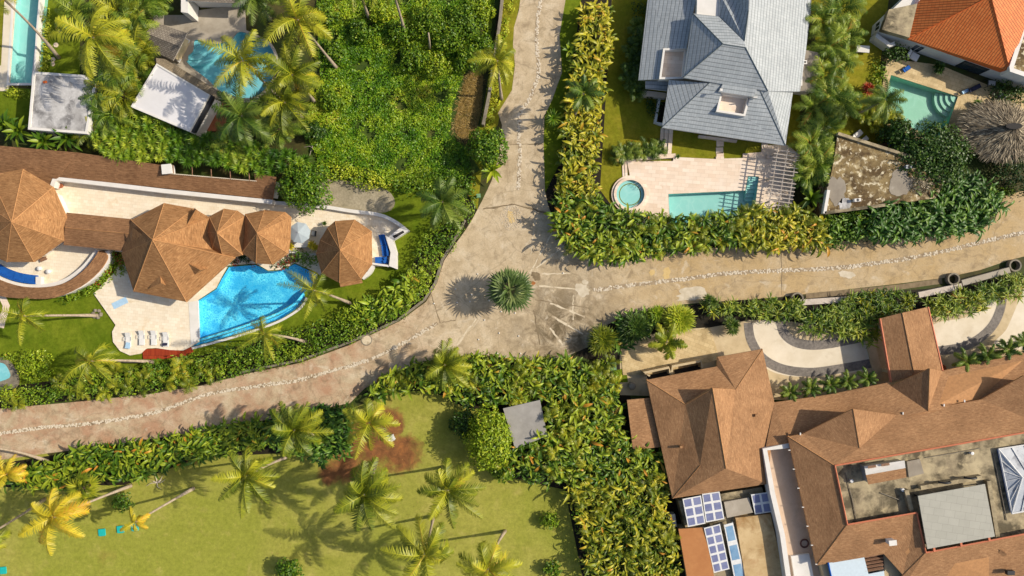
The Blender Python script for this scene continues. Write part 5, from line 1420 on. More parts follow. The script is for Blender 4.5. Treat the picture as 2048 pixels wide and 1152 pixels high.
b = MB(); b.prism(xy([(1292, 748), (1338, 738), (1340, 750), (1296, 760)]), .0, .03, 0); b.prism(xy([(1348, 736), (1400, 725), (1402, 738), (1349, 748)]), .0, .03, 0); b.build('recess', M['void'], t2)
q = P(1264, 772, .8); b = MB(); b.lathe((q.x, q.y, 0), [(.45, 0), (.5, .9), (.35, 1.1), (.0, 1.12)], 18)
tag(b.build('water_drum', M['pipe'], smooth=True, origin=(q.x, q.y, 0)), 'round grey drum at the upper left corner of the tan villa', 'drum')
t2 = thing('lean_to_roof', 'plain tan lean-to roof left of the lower solar panels', 'building', P(1392, 1105))
V = {'a': (1357, 1058, 3.0), 'b': (1408, 1055, 3.2), 'c': (1436, 1190, 3.2), 'd': (1380, 1190, 3.0)}
roof_mb(V, [['a', 'b', 'c', 'd']], .2).build('roof', [M['tanroof'] if 'tanroof' in M else M['shingle2'], M['ridge']], t2); wall_mb(offset(xy2(V, 'abcd'), .4), 0, 2.8).build('wall', M['drive_tan'], t2)
t2 = thing('flat_extension', 'stained tan flat-roofed extension right of the solar panels at the bottom', 'building', P(1525, 1090))
b = MB(); b.prism(xy([(1471, 1036), (1541, 1028), (1578, 1190), (1496, 1190)], 3.2), 0, 3.2, 0); b.build('roof', M['tanflat'] if 'tanflat' in M else M['sandstone'], t2)
b = MB(); b.prism(xy([(1358, 1002), (1524, 974), (1538, 1024), (1470, 1034), (1500, 1190), (1430, 1190), (1408, 1056), (1372, 1060)], 2.4), 0, 2.4, 0); b.build('lower_roof', M['terrace'], t2)
b = MB(); b.prism(xy([(1448, 1004), (1498, 995), (1506, 1025), (1454, 1036)], 2.9), 2.404, 2.9, 0); b.build('plinth', M['conc'], t2)


def solar(poly, nx, ny, lab, zt=3.0, mcell='solar'):
    q = P(sum(p[0] for p in poly) / 4, sum(p[1] for p in poly) / 4, 2.4)
    t = thing('solar_panel', lab, 'solar panel', q, 'solar panels on the roof of the tan villa')
    w = [P(p[0], p[1], zt + (.35 if i < 2 else 0)) for i, p in enumerate(poly)]
    b = MB(); lo = [v - Vector((0, 0, .08)) for v in w]
    b.add(w + lo, [(3, 2, 1, 0), (4, 5, 6, 7)] + [(i, (i + 1) % 4, 4 + (i + 1) % 4, 4 + i) for i in range(4)], 0)
    b.build('frame', M['whitemetal'], t)
    mg = .12
    for i in range(nx):
        for j in range(ny):
            def at(u, v): return w[0].lerp(w[1], u).lerp(w[3].lerp(w[2], u), v) + Vector((0, 0, .012))
            u0, u1, v0, v1 = (i + mg) / nx, (i + 1 - mg) / nx, (j + mg) / ny, (j + 1 - mg) / ny
            b = MB(); b.add([at(u0, v0), at(u1, v0), at(u1, v1), at(u0, v1)], [(3, 2, 1, 0)], 0); b.build('cell', M[mcell], t)
    b = MB()
    for k in (0, 1): b.tube([w[k] - Vector((0, 0, .1)), (w[k].x, w[k].y, 2.4)], .04, 5)
    b.build('support', M['galv'], t)


solar([(1365, 998), (1402, 991), (1411, 1047), (1376, 1054)], 2, 3, 'solar panel of six cells nearest the tall hedge')
solar([(1404, 988), (1439, 983), (1449, 1038), (1412, 1045)], 2, 3, 'solar panel of six cells second from the tall hedge')
solar([(1502, 989), (1538, 984), (1544, 1024), (1510, 1029)], 2, 2, 'small solar panel of four cells beside the white parapet')
solar([(1408, 1056), (1440, 1048), (1459, 1138), (1428, 1146)], 2, 5, 'tall solar panel of ten cells right of the lean-to roof')
solar([(1448, 1050), (1466, 1045), (1492, 1160), (1470, 1164)], 1, 3, 'narrow light blue collector right of the ten-cell solar panel', mcell='heater')
b = MB(); q = P(1343, 1040, .9); b.box((q.x, q.y, .6), (.9, 1.6, 1.2), .15); b.box((q.x, q.y, 1.23), (1.0, 1.7, .08), .15)
tag(b.build('gas_cabinet', M['white'], origin=(q.x, q.y, 0)), 'white cabinet between the tall hedge and the solar panels', 'cabinet')
# pots, pipes, boxes
for (x, y), lab in (((1906, 741), 'round brown pot at the eave below the leftmost driveway palm'), ((2003, 723), 'round brown pot at the eave below the third driveway palm')):
    q = P(x, y, 3.2); b = MB(); b.lathe((q.x, q.y, 0), [(.35, 0), (.5, .7), (.55, 1.0), (.4, 1.0), (.35, .7), (.0, .7)], 18)
    tag(b.build('garden_pot', M['clay'], smooth=True, origin=(q.x, q.y, 0)), lab, 'pot')
for (x, y), lab in (((1594, 597), 'concrete pipe ring at the left end of the lower road ditch'), ((1906, 558), 'concrete pipe ring in the middle of the lower road ditch'), ((2029, 531), 'concrete pipe ring nearest the right photo edge by the road')):
    q = P(x, y, .5); b = MB(); b.lathe((q.x, q.y, 0), [(.62, 0), (.62, .7), (.82, .7), (.82, 0), (.62, 0)], 28)
    tag(b.build('concrete_pipe_ring', M['pipe'], smooth=False, origin=(q.x, q.y, 0)), lab, 'pipe', 'concrete pipe rings along the road edge')
for (x0, y0, x1, y1), lab in (((1600, 605, 1708, 598), 'long grey beam wall along the road right of the left pipe ring'), ((1838, 590, 1924, 572), 'grey beam wall along the road below the middle pipe ring'), ((1925, 566, 2020, 540), 'tan low wall between the two right-hand pipe rings')):
    b = MB(); b.prism(strip(xy([(x0, y0), (x1, y1)], .7), .75), 0, .7, 0)
    tag(b.build('low_wall', M['greywood'] if x0 < 1900 else M['conc'], origin=P((x0 + x1) / 2, (y0 + y1) / 2)), lab, 'wall')
b = MB(); b.prism(strip(xy([(1612, 592), (1720, 582), (1800, 574), (1884, 562)]), .7), 0, .022, 0); struct('ditch', b, M['jdark'])
q = P(1223, 732, .4); t2 = thing('utility_box', 'pale green square utility box on the small lawn by the round shrubs', 'utility box', (q.x, q.y, 0))
b = MB(); b.box((q.x, q.y, .3), (1.1, .95, .6), .05); soften(b.build('body', M['greenbox'], t2), .03); b = MB(); b.box((q.x, q.y, .64), (1.2, 1.05, .07), .05); b.build('lid', M['greenbox'], t2)
q = P(957, 392, .6); b = MB(); b.box((q.x, q.y, .45), (.45, .4, .9), .1); b.box((q.x, q.y, .93), (.55, .5, .06), .1)
tag(soften(b.build('utility_box', M['greenbox'], origin=(q.x, q.y, 0)), .02), 'small pale green post box at the corner where the upper road meets the circle', 'utility box')
sheet('lawn', [(1228, 742), (1252, 735), (1256, 764), (1230, 766)], M['lawn_rich'], z=0.0125)
# centre-left hut
t2 = thing('grey_shed', 'small grey flat-roofed shed half hidden by hedge and the pale green tree', 'building', P(1050, 850))
V = {'a': (1006, 817, 2.6), 'b': (1080, 800, 2.6), 'c': (1095, 872, 2.6), 'd': (1030, 897, 2.6)}
roof_mb(V, [['a', 'b', 'c', 'd']], .15).build('roof', [M['screed2'] if 'screed2' in M else M['screed'], M['white']], t2); wall_mb(offset(xy2(V, 'abcd'), .3), 0, 2.45).build('wall', M['conc'], t2)
# things on the lower lawn
for (x, y), lab in (((204, 1065), 'square turquoise board on the lawn, leftmost of the three together'), ((241, 1059), 'square turquoise board on the lawn between two others'), ((270, 1055), 'pale turquoise board partly under the small drooping palm'), ((6, 1141), 'turquoise board at the left edge in the bottom corner')):
    q = P(x, y, .1); b = MB(); b.box((q.x, q.y, .1), (.95, .85, .1), .1); b.box((q.x, q.y + .48, .16), (.9, .06, .12), .1); b.box((q.x, q.y - .48, .03), (.7, .06, .06), .1)
    tag(soften(b.build('game_board', M['aqua'], origin=(q.x, q.y, 0)), .02), lab, 'board', 'turquoise boards on the lower lawn')
q = P(783, 876, .5)
t2 = thing('garden_chair', 'white garden chair on the bare red soil patch', 'chair', (q.x, q.y, 0), rotz=.4)
b = MB(); b.box((q.x, q.y, .42), (.8, .7, .06)); b.build('seat', M['whitemetal'], t2)
b = MB(); b.box((q.x - .3, q.y + .2, .72), (.08, .75, .55), tilt=('y', -.3)); b.build('backrest', M['whitemetal'], t2)
for sx in (-1, 1):
    for sy in (-1, 1): b = MB(); b.box((q.x + .34 * sx, q.y + .3 * sy, .2), (.06, .06, .4)); b.build('leg', M['whitemetal'], t2)
    b = MB(); b.box((q.x + .02, q.y + .38 * sx, .62), (.7, .06, .05)); b.build('armrest', M['whitemetal'], t2)
q = P(733, 680, 0); t2 = thing('manhole_cover', 'round tan manhole cover in the lower left arm of the road', 'manhole cover', (q.x, q.y, .014))
b = MB(); b.lathe((q.x, q.y, 0), [(.62, .018), (.62, .045), (.5, .05), (.0, .05)], 28); b.build('lid', M['joint'], t2); b = MB(); b.ring(q, .63, .76, .018, .04, 28); b.build('rim', M['pipe'], t2)
for i, (x, y) in enumerate(((955, 548), (911, 578), (943, 589), (940, 603), (914, 605), (978, 601), (969, 640), (957, 679), (998, 666), (1037, 672), (995, 707), (1041, 707), (1002, 623), (1030, 626), (1126, 546), (868, 607))):
    q = P(x, y); b = MB(); rr = random.Random(i); b.lathe((q.x, q.y, .015), [(.10, 0), (.11, .05), (.08, .1), (.0, .12)], 8)
    tag(b.build('marker_stone', M['white'], smooth=True, origin=(q.x, q.y, .015)), 'small white painted stone dotted on the road round the turning circle palm', 'stone', 'white marker stones on the turning circle')
# ------------------------------------------------------------------ north-west properties
t = thing('grey_flat_roof_house', 'low house with stained grey-white flat roof right of the lap pool', 'building', P(122, 205))
RP = [(66, 143), (168, 150), (192, 168), (174, 268), (56, 259)]
w = xy(RP, 3.4)
b = MB(); b.prism(offset(w, .3), 0, 3.3, 0); b.build('roof', M['stainroof'], t)
b = MB(); b.prism(w, 0, 3.42, 0, holes=[offset(w, .31)]); b.build('wall', M['white'], t)
q = P(90, 164, 3.4); b = MB(); b.box((q.x, q.y, 3.4), (.45, .3, .2), .3); tag(soften(b.build('tool_bag', M['orange_ridge'], origin=(q.x, q.y, 3.3)), .04), 'small orange bag lying on the stained grey-white flat roof', 'bag')
b = MB(); b.prism(strip(xy([(84, -20), (77, 60), (72, 145)], .6), .22), 0, .9, 0); tag(b.build('garden_wall', M['white'], origin=P(77, 70)), 'thin white wall along the right side of the lap pool', 'wall')
b = MB(); b.prism(strip(xy([(92, -20), (84, 60), (77, 146)], .1), .7), 0, .06, 0); struct('path', b, M['pool_teal'])
for k, (x, y) in enumerate(((139, 8), (136, 18), (119, 64), (112, 90), (106, 119), (105, 128))):
    q = P(x, y); b = MB(); b.lathe((q.x, q.y, 0), [(.33, 0), (.31, .06), (.0, .07)], 10)
    tag(b.build('stepping_stone', M['travpink'], origin=(q.x, q.y, 0)), 'round pinkish stepping stone on the strip of lawn beside the lap pool', 'paving stone', 'round stepping stones by the lap pool')
# white flat roof house
t = thing('white_flat_roof_house', 'house with a tilted bright white flat roof beside the curved cyan pool', 'building', P(345, 190))
RP = [(314, 127), (420, 190), (380, 264), (262, 214)]
w = xy(RP, 3.8)
b = MB(); b.prism(offset(w, .2), 0, 3.8, 0); b.build('roof', M['whiteroof'], t)
b = MB(); b.prism(w, 0, 3.9, 0, holes=[offset(w, .21)]); b.build('wall', M['white'], t)
V = {'a': (312, 116, 2.9), 'b': (330, 118, 2.9), 'c': (444, 186, 2.9), 'd': (432, 200, 3.1), 'e': (418, 189, 3.3), 'f': (313, 126, 3.3)}
roof_mb(V, [['a', 'b', 'c', 'd', 'e', 'f']], .3).build('thatch_eave', [M['thatch'], M['thatch']], t)
b = MB(); b.prism(xy([(420, 188), (427, 192), (388, 264), (380, 264)], 3.6), 2.9, 3.6, 0); b.build('dark_roof_edge', M['dark'], t)  # black strip along the right edge of the white roof
for (x, y, s) in ((371, 178, .7), (402, 189, .5)):
    pass
# grey pitched hut
t = thing('grey_shingled_hut', 'small hut with grey shake ridge roof beside the curved cyan pool', 'hut', P(332, 85))
V = {'a': (309, 44, 2.6), 'b': (374, 66, 2.6), 'p': (292, 66, 3.8), 'q': (361, 93, 3.8), 'd': (346, 121, 2.6), 'f': (293, 97, 2.6)}
ro = roof_mb(V, [['a', 'b', 'q', 'p'], ['p', 'q', 'd', 'f']], .15).build('roof', [M['grey_shingle'], M['greywood']], t)
wall_mb(offset(xy([(309, 44), (374, 66), (346, 121), (293, 97)], 2.6), .5), 0, 2.4).build('wall', M['drive_tan'], t)
for (x, y, rz), lab in (((368, 77, .6), 'folded white parasol lying nearer the patio steps of the cyan pool'), ((350, 116, .5), 'folded white parasol lying nearer the white flat roof')):
    q = P(x, y, .6); b = MB(); c_, s_ = math.cos(-rz), math.sin(-rz)
    for k in (-.25, 0, .25):
        b.tube([(q.x - .7 * c_, q.y - .7 * s_, .5), (q.x + .75 * math.cos(-rz + k), q.y + .75 * math.sin(-rz + k), .5)], [.05, .11], 6)
    tag(b.build('folded_parasol', M['whitecloth'], origin=(q.x, q.y, 0)), lab, 'parasol')
# house at the very top
t = thing('grey_roofed_house', 'house whose pale grey roof edge is cut by the top of the photo', 'building', P(430, -20))
V = {'a': (374, -60, 3.6), 'b': (498, -60, 3.6), 'c': (494, 8, 3.2), 'd': (440, 6, 3.2), 'e': (374, 1, 3.2)}
roof_mb(V, [['a', 'b', 'c', 'd', 'e']], .2).build('roof', [M['grey_shingle'], M['white']], t); wall_mb(xy([(378, -60), (490, -60), (486, -4), (380, -4)], 3), 0, 3).build('wall', M['white'], t)
b = MB(); b.prism(xy([(362, -30), (377, -30), (376, 26), (362, 24)], 3.0), 0, 3.0, 0); tag(b.build('garden_wall', M['white'], origin=P(369, 10)), 'white wall block at the top edge above the grey shingled hut', 'wall')
# wall between wild plot and verge
wl = xy([(1006, -20), (1000, 40), (990, 110), (978, 190), (966, 250)], 1.2)
b = MB(); b.prism(strip(wl, .35), 0, 1.5, 0); tag(b.build('boundary_wall', M['pipe'], origin=(wl[2][0], wl[2][1], 0)), 'dark concrete wall between the overgrown plot and the upper road', 'wall')
wl = xy([(930, 440), (905, 486), (884, 520), (870, 566), (848, 600), (796, 640), (700, 684), (600, 720), (480, 745)], .5)
b = MB(); b.prism(strip(wl, .3), 0, .5, 0); tag(b.build('kerb_wall', M['pipe'], origin=(wl[3][0], wl[3][1], 0)), 'low dark kerb wall under the bushy hedge along the curving lower left road', 'wall')
wl = xy([(210, 722), (260, 724), (307, 724)], .5)
b = MB(); b.tube([(wl[0][0], wl[0][1], .35), (wl[1][0], wl[1][1], .3), (wl[2][0], wl[2][1], .35)], .16); tag(b.build('fallen_trunk', M['trunk'], origin=(wl[1][0], wl[1][1], 0)), 'pale fallen palm trunk lying between the lawn and the hedge below the red deck', 'log')
t = thing('rock_pond', 'small stone-edged blue pond at the left edge below the lawn', 'pond', P(8, 745))
b = MB(); b.prism(xy(smooth_poly([(-20, 722), (6, 716), (22, 728), (34, 750), (30, 775), (-20, 780)], 4), .3), 0, .3, 0); b.build('rim', M['pipe'], t)
b = MB(); b.prism(xy(smooth_poly([(-20, 730), (4, 726), (16, 738), (18, 756), (-20, 764)], 4), .32), .2, .32, 0); b.build('water', M['pool_cyan'], t)
wl = xy([(2, 590), (12, 612), (4, 640), (0, 655)], .1)
b = MB(); b.prism(strip(wl, .9), 0, .06, 0); struct('path', b, M['travpink'])
q = P(192, 628, .3); b = MB(); r = random.Random(3)
for k in range(7): b.lathe((q.x + .5 * math.cos(k), q.y + .5 * math.sin(k), 0), [(.24, 0), (.22, .2), (.0, .28)], 7)
o = b.build('rock_ring', M['pipe'], origin=(q.x, q.y, 0)); tag(o, 'ring of small rocks round the foot of the leaning palm on the left lawn', 'rocks')
# ------------------------------------------------------------------ vegetation
class LB:
    """leaf collector: grids of quads with one tint per leaf"""

    def __init__(s): s.V = []; s.F = []; s.T = []; s.n = 0

    def grid(s, v, tint):
        N, R, C, _ = v.shape
        if N == 0: return
        idx = np.arange(N * R * C).reshape(N, R, C) + s.n
        q = np.stack([idx[:, :-1, :-1], idx[:, :-1, 1:], idx[:, 1:, 1:], idx[:, 1:, :-1]], -1).reshape(-1, 4)
        s.V.append(v.reshape(-1, 3)); s.F.append(q)
        t = np.asarray(tint, float)
        if t.ndim == 1: t = np.repeat(t, R * C)
        s.T.append(t.reshape(-1)); s.n += N * R * C

    def mesh(s, name, mat, base=(0, 0, 0)):
        V = np.concatenate(s.V) - np.array(base); F = np.concatenate(s.F); T = np.clip(np.concatenate(s.T), 0, 1)
        me = bpy.data.meshes.new(name)
        me.vertices.add(len(V)); me.vertices.foreach_set('co', V.astype(np.float32).ravel())
        me.loops.add(len(F) * 4); me.loops.foreach_set('vertex_index', F.astype(np.int32).ravel())
        me.polygons.add(len(F)); me.polygons.foreach_set('loop_start', np.arange(0, len(F) * 4, 4, dtype=np.int32))
        me.polygons.foreach_set('loop_total', np.full(len(F), 4, dtype=np.int32))
        me.polygons.foreach_set('use_smooth', np.ones(len(F), dtype=bool))
        me.materials.append(mat)
        a = me.attributes.new('tint', 'FLOAT', 'POINT'); a.data.foreach_set('value', T.astype(np.float32))
        me.update(calc_edges=True); me.validate()
        return me

    def build(s, name, mat, parent=None, origin=None):
        base = Vector((0, 0, 0))
        q = parent
        while q is not None: base += Vector(q.location); q = q.parent
        if origin is not None: base = Vector(origin)
        o = bpy.data.objects.new(name, s.mesh(name, mat, base)); COL.objects.link(o)
        if parent is not None: o.parent = parent
        elif origin is not None: o.location = base
        return o


def U(a, b, n): return rng.uniform(a, b, n)


def spine(base, az, th0, th1, L, n):
    t = np.linspace(0, 1, n + 1)
    th = th0[:, None] + (th1 - th0)[:, None] * (t[None, :-1] + .5 / n)
    ds = (L / n)[:, None]
    r = np.concatenate([np.zeros((len(L), 1)), np.cumsum(np.cos(th) * ds, 1)], 1)
    z = np.concatenate([np.zeros((len(L), 1)), np.cumsum(np.sin(th) * ds, 1)], 1)
    p = np.stack([np.cos(az)[:, None] * r, np.sin(az)[:, None] * r, z], -1) + base[:, None, :]
    return p, t


def ribbons(lb, base, az, th0, th1, L, W, tint, n=4, fold=.3, prof=None, tipdry=0.0):
    p, t = spine(base, az, th0, th1, L, n)
    w = np.sin(np.pi * (t * .9 + .08)) ** .8 if prof is None else prof(t)
    side = np.stack([-np.sin(az), np.cos(az), np.zeros_like(az)], -1)[:, None, :]
    hw = (W[:, None] * w[None, :] / 2)[..., None]
    up = np.zeros_like(p); up[..., 2] = fold * hw[..., 0]
    v = np.stack([p - side * hw + up, p, p + side * hw + up], 2)
    tt = np.asarray(tint)[:, None, None] + tipdry * t[None, :, None] + np.array([0, .05, 0])[None, None, :]
    lb.grid(v, np.broadcast_to(tt, v.shape[:3]))


def fronds(lb, base, az, th0, th1, L, tint, K=24, ll=.85, lw=.11, droop=.5, rach=.05, fwd=.6, sweep=None):
    n = K
    p, t = spine(base, az, th0, th1, L, n)
    N = len(L)
    if sweep is not None: p[..., :2] += (t[None, :, None] ** 2) * sweep[None, None, :] * (L[:, None, None] * .22)
    T = np.gradient(p, axis=1); T /= np.linalg.norm(T, axis=-1, keepdims=True)
    S = np.cross(T, np.array([0, 0, 1.0])); S /= np.linalg.norm(S, axis=-1, keepdims=True) + 1e-9
    sel = slice(2, n + 1)
    q = p[:, sel]; Tq = T[:, sel]; Sq = S[:, sel]; tq = t[sel]
    prof = np.sin(np.pi * (tq * .80 + .16)) ** .6
    for sg in (-1, 1):
        d = sg * Sq * .8 + Tq * fwd + np.array([0, 0, -droop * .5]) + rng.normal(0, .10, q.shape)
        d /= np.linalg.norm(d, axis=-1, keepdims=True)
        l = (ll * prof)[None, :, None] * rng.uniform(.85, 1.12, (N, len(tq), 1))
        a = q; b = q + d * l * .55; c = b + (d + np.array([0, 0, -droop])) * l * .5
        wv = Tq * lw * .5
        v = np.stack([np.stack([a - wv, a + wv], 2), np.stack([b - wv * .9, b + wv * .9], 2), np.stack([c - wv * .15, c + wv * .15], 2)], 2)
        v = v.reshape(-1, 3, 2, 3)
        tt = np.repeat(tint, len(tq)) + rng.normal(0, .05, N * len(tq)) + np.tile(tq * .10, N)
        lb.grid(v, tt)
    # midrib
    w = (rach * (1.1 - t))[None, :, None]
    v = np.stack([p - S * w, p + np.array([0, 0, .03]), p + S * w], 2)
    lb.grid(v, np.broadcast_to((np.asarray(tint) + .3)[:, None, None], v.shape[:3]))


def leaves(lb, pos, nrm, size, tint, asp=.55):
    """small single leaves: folded rhombus"""
    N = len(pos)
    nrm = nrm / (np.linalg.norm(nrm, axis=1, keepdims=True) + 1e-9)
    a = rng.normal(size=(N, 3)); u = a - nrm * (a * nrm).sum(1, keepdims=True); u /= np.linalg.norm(u, axis=1, keepdims=True) + 1e-9
    w = np.cross(nrm, u)
    s = size[:, None]
    m = pos; dn = -nrm * s * .12
    v = np.stack([np.stack([m - u * s * .5, m - u * s * .48], 1), np.stack([m - w * s * asp * .5 + dn, m + w * s * asp * .5 + dn], 1), np.stack([m + u * s * .5 + dn * 2, m + u * s * .48 + dn * 2], 1)], 1)
    lb.grid(v, tint)


# -------------------------------------------------------------- palms
def crown_mesh(name, mat, nf, L, t0, tv, seed, K=30, ll=1.02, lw=.125, sweep=(0, 0), droop=.5, top=82, low=-25, bend=62):
    global rng
    rng = np.random.default_rng(seed)
    lb = LB()
    i = np.arange(nf); az = i * 2.39996 + rng.normal(0, .18, nf)
    f = i / (nf - 1)
    th0 = np.radians(top + (low - top) * f ** .85 + rng.normal(0, 5, nf))
    th1 = th0 - np.radians(bend + 22 * rng.random(nf))
    Ls = L * (0.72 + .30 * np.sin(np.pi * (.25 + .6 * f))) * rng.uniform(.9, 1.1, nf)
    base = np.stack([.12 * np.cos(az), .12 * np.sin(az), .25 - .4 * f], -1)
    tint = t0 + tv * (rng.random(nf) - .35) + .12 * f ** 3
    if nf > 16: tint[-2:] = 1.0; th0[-2:] -= .35; Ls[-2:] *= .8
    fronds(lb, base, az, th0, th1, Ls, tint, K, ll, lw, droop, sweep=np.array(sweep))
    return lb.mesh(name, mat)


CR = {
    'a': crown_mesh('coconut_crown', M['palm'], 20, 4.3, .40, .45, 1, sweep=(-.5, -.7), droop=.7),
    'b': crown_mesh('coconut_crown', M['palm'], 18, 4.6, .48, .45, 2, sweep=(-.7, .3), bend=72),
    'c': crown_mesh('coconut_crown', M['palm'], 24, 4.2, .36, .4, 3, sweep=(.4, -.5)),
    'w': crown_mesh('coconut_crown', M['palm'], 13, 4.3, .34, .5, 4, sweep=(-1.5, -.7), bend=80, ll=.85, lw=.10),
    'y': crown_mesh('coconut_crown', M['palm_y'], 17, 4.0, .55, .5, 5, sweep=(.5, -.3)),
    'd': crown_mesh('coconut_crown', M['palm_d'], 24, 4.2, .40, .35, 6, sweep=(-.2, -.4)),
    's': crown_mesh('coconut_crown', M['palm_y'], 9, 2.3, .6, .5, 7, low=-45, K=18, ll=.6, lw=.16),
    'k': crown_mesh('small_palm_crown', M['palm'], 15, 2.6, .40, .4, 8, K=20, ll=.70, lw=.19),
    'g': crown_mesh('small_palm_crown', M['palm_d'], 16, 2.3, .45, .4, 9, K=18, ll=.62, lw=.17, low=-5),
}


def bez(a, c, b, n):
    return [a * (1 - t) ** 2 + c * 2 * t * (1 - t) + b * t * t for t in [i / n for i in range(n + 1)]]


def palm(tx, ty, bx, by, h, kind, sc_, label, rot=None, cat='palm tree', name='coconut_palm', r0=.17, group=None):
    B = P(bx, by, 0); T = P(tx, ty, h)
    t = thing(name, label, cat, B, group)
    c = B.lerp(T, .45); c.z = h * .62
    pts = bez(B, Vector((B.x + (T.x - B.x) * .7, B.y + (T.y - B.y) * .7, h * .42)), T, 10)
    rad = [r0 * (1.55 - .5 * i / 3) if i < 3 else r0 * (1.05 - .35 * i / 10) for i in range(11)]
    b = MB(); b.tube(pts, rad, 9); b.build('trunk', M['trunk'], t, smooth=True)
    o = bpy.data.objects.new('crown', CR[kind]); COL.objects.link(o); o.parent = t
    o.location = T - B; o.scale = (sc_, sc_, sc_)
    o.rotation_euler = (0, 0, rot if rot is not None else 0)
    return t


PALMS = [
    # lower lawn
    (493, 952, 577, 913, 10, 'a', .92, 'coconut palm on the lower lawn left of the larger centre palm, with a curved trunk', .3),
    (589, 860, 640, 880, 9, 'c', .9, 'coconut palm rising out of the hedge below the lower left road', 1.0),
    (739, 845, 742, 808, 9, 'b', .86, 'coconut palm standing over the bare red soil patch', 2.0),
    (729, 989, 752, 925, 11, 'c', 1.05, 'largest coconut palm in the middle of the lower lawn, below the red soil', .2),
    (896, 980, 886, 934, 11.5, 'a', .95, 'coconut palm on the lower lawn just below the pale green tree', 1.3),
    (849, 1108, 867, 1031, 12.5, 'b', 1.0, 'yellow-green coconut palm cut by the bottom edge left of another', .5),
    (976, 1138, 1010, 1062, 12, 'b', .95, 'coconut palm at the bottom edge with a short pale curved trunk showing', 2.2),
    (108, 1034, 263, 971, 9, 'y', .98, 'bright yellow coconut palm with long leaning trunk on the lower left lawn', 0),
    (271, 1044, 388, 976, 8, 's', .8, 'small drooping yellow palm on a long thin pale trunk beside turquoise boards', 1.2),
    (-46, 1082, 90, 998, 11, 'b', .9, 'palm at the left edge showing only its pale leaning trunk on the lower lawn', .4),
    (-75, 893, 96, 923, 11, 'a', .9, 'palm at the left edge whose pale trunk leans across the lower road verge', .6),
    (14, 948, 44, 950, 5, 'y', .6, 'yellow palm crown at the left edge beside the lower road hedge', 2.5),
    # west villa garden
    (48, 632, 196, 631, 9, 'w', .82, 'coconut palm with long horizontal leaning trunk on the left villa lawn', .2),
    (182, 722, 307, 724, 8, 'w', .9, 'wind-blown coconut palm below the loungers at the left hedge', 1.2),
    (628, 581, 701, 607, 9, 'w', .82, 'wind-blown coconut palm hanging over the right end of the blue pool', -.2),
    (529, 668, 616, 685, 9, 'w', .8, 'wind-blown coconut palm over the lower edge of the blue pool', .5),
    (885, 404, 902, 424, 7, 'd', .82, 'coconut palm at the corner of hedge and road left of the turning circle', .8),
    (890, 730, 900, 722, 5, 'c', .8, 'coconut palm growing out of the hedge below the turning circle', .3),
    # north-west
    (187, 75, 220, 130, 10, 'b', 1.1, 'big spreading coconut palm between the lap pool and the grey hut', 2.6),
    (596, 40, 674, 137, 12, 'b', 1.02, 'golden coconut palm at the top with pale trunk leaning from the wild plot', 1.6),
    (486, 122, 560, 200, 11, 'b', .95, 'yellow-green coconut palm leaning over the curved cyan pool', .4),
    (585, 150, 630, 205, 10, 'c', .9, 'darker coconut palm between the cyan pool and the wild plot', 2.4),
    (570, 205, 605, 235, 8, 'a', .85, 'lower drooping coconut palm at the left border of the wild plot', 1.1),
    (484, 232, 520, 262, 8, 'd', .95, 'deep green coconut palm right of the white flat roof', 2.0),
    (510, -4, 540, 40, 11, 'd', .7, 'bright green palm crown cut by the top edge above the cyan pool', .2),
    (995, 122, 1003, 198, 9, 'b', .72, 'coconut palm leaning over the upper road beside the wild plot', .9),
    (-38, -40, 118, 116, 13, 'c', .9, 'palm whose thin trunk crosses the lap pool at the top left corner', .5),
    (700, -60, 738, 38, 13, 'a', .9, 'palm rising past the top edge, left of two bare trunks in the wild plot', .5),
    (770, -66, 812, 72, 14, 'a', .9, 'palm rising past the top edge, with the longest bare trunk in the wild plot', .1),
    (1167, 188, 1144, 243, 7.5, 'g', 1.05, 'small palm rising above the yellow-green hedge along the upper road', .6),
    # others
    (1334, 684, 1330, 668, 3.4, 'k', 1.0, 'bushy palm over the sandy court at the upper left of the tan villa', .4),
    (1770, 200, 1705, 232, 7.5, 'd', .62, 'dark coconut palm leaning over the left end of the sea-green pool', -.4),
]
for r_ in PALMS: palm(*r_[:8], rot=r_[8])
# dead trunk standing in the wild plot
b = MB(); b.tube([P(860, 105, 0), P(859, 85, 3), P(857, 66, 5)], [.16, .13, .1], 8)
tag(b.build('bare_trunk', M['trunk'], smooth=True, origin=P(860, 105)), 'short bare pole trunk standing among bushes in the wild plot', 'tree trunk')
for k, (x, y) in enumerate(((1733, 756), (1694, 762), (1659, 769), (1620, 776), (1580, 785))):
    palm(x, y, x, y - 2, 2.6, 'g', .62, ['rightmost small palm of the row along the tan villa roof nearest the entrance canopy', 'second small palm from the entrance canopy in the row along the villa roof', 'middle small palm of five along the tan villa roof below the drive', 'small palm second from the left in the row along the villa roof', 'leftmost small palm of the row below the pale curved driveway'][k], k * 1.3, name='small_palm', r0=.1, group='small palms along the tan villa roof')
for k, (x, y) in enumerate(((1931, 721), (1973, 711), (2014, 699), (2048, 686))):
    palm(x, y, x - 2, y - 4, 2.8, 'g', .72, ['small palm right of the entrance canopy, first of four along the eave', 'small palm second from the entrance canopy in the right-hand row', 'small palm third from the entrance canopy in the right-hand row', 'small palm at the right photo edge along the villa eave'][k], k * 1.7, name='small_palm', r0=.1, group='small palms right of the entrance canopy')


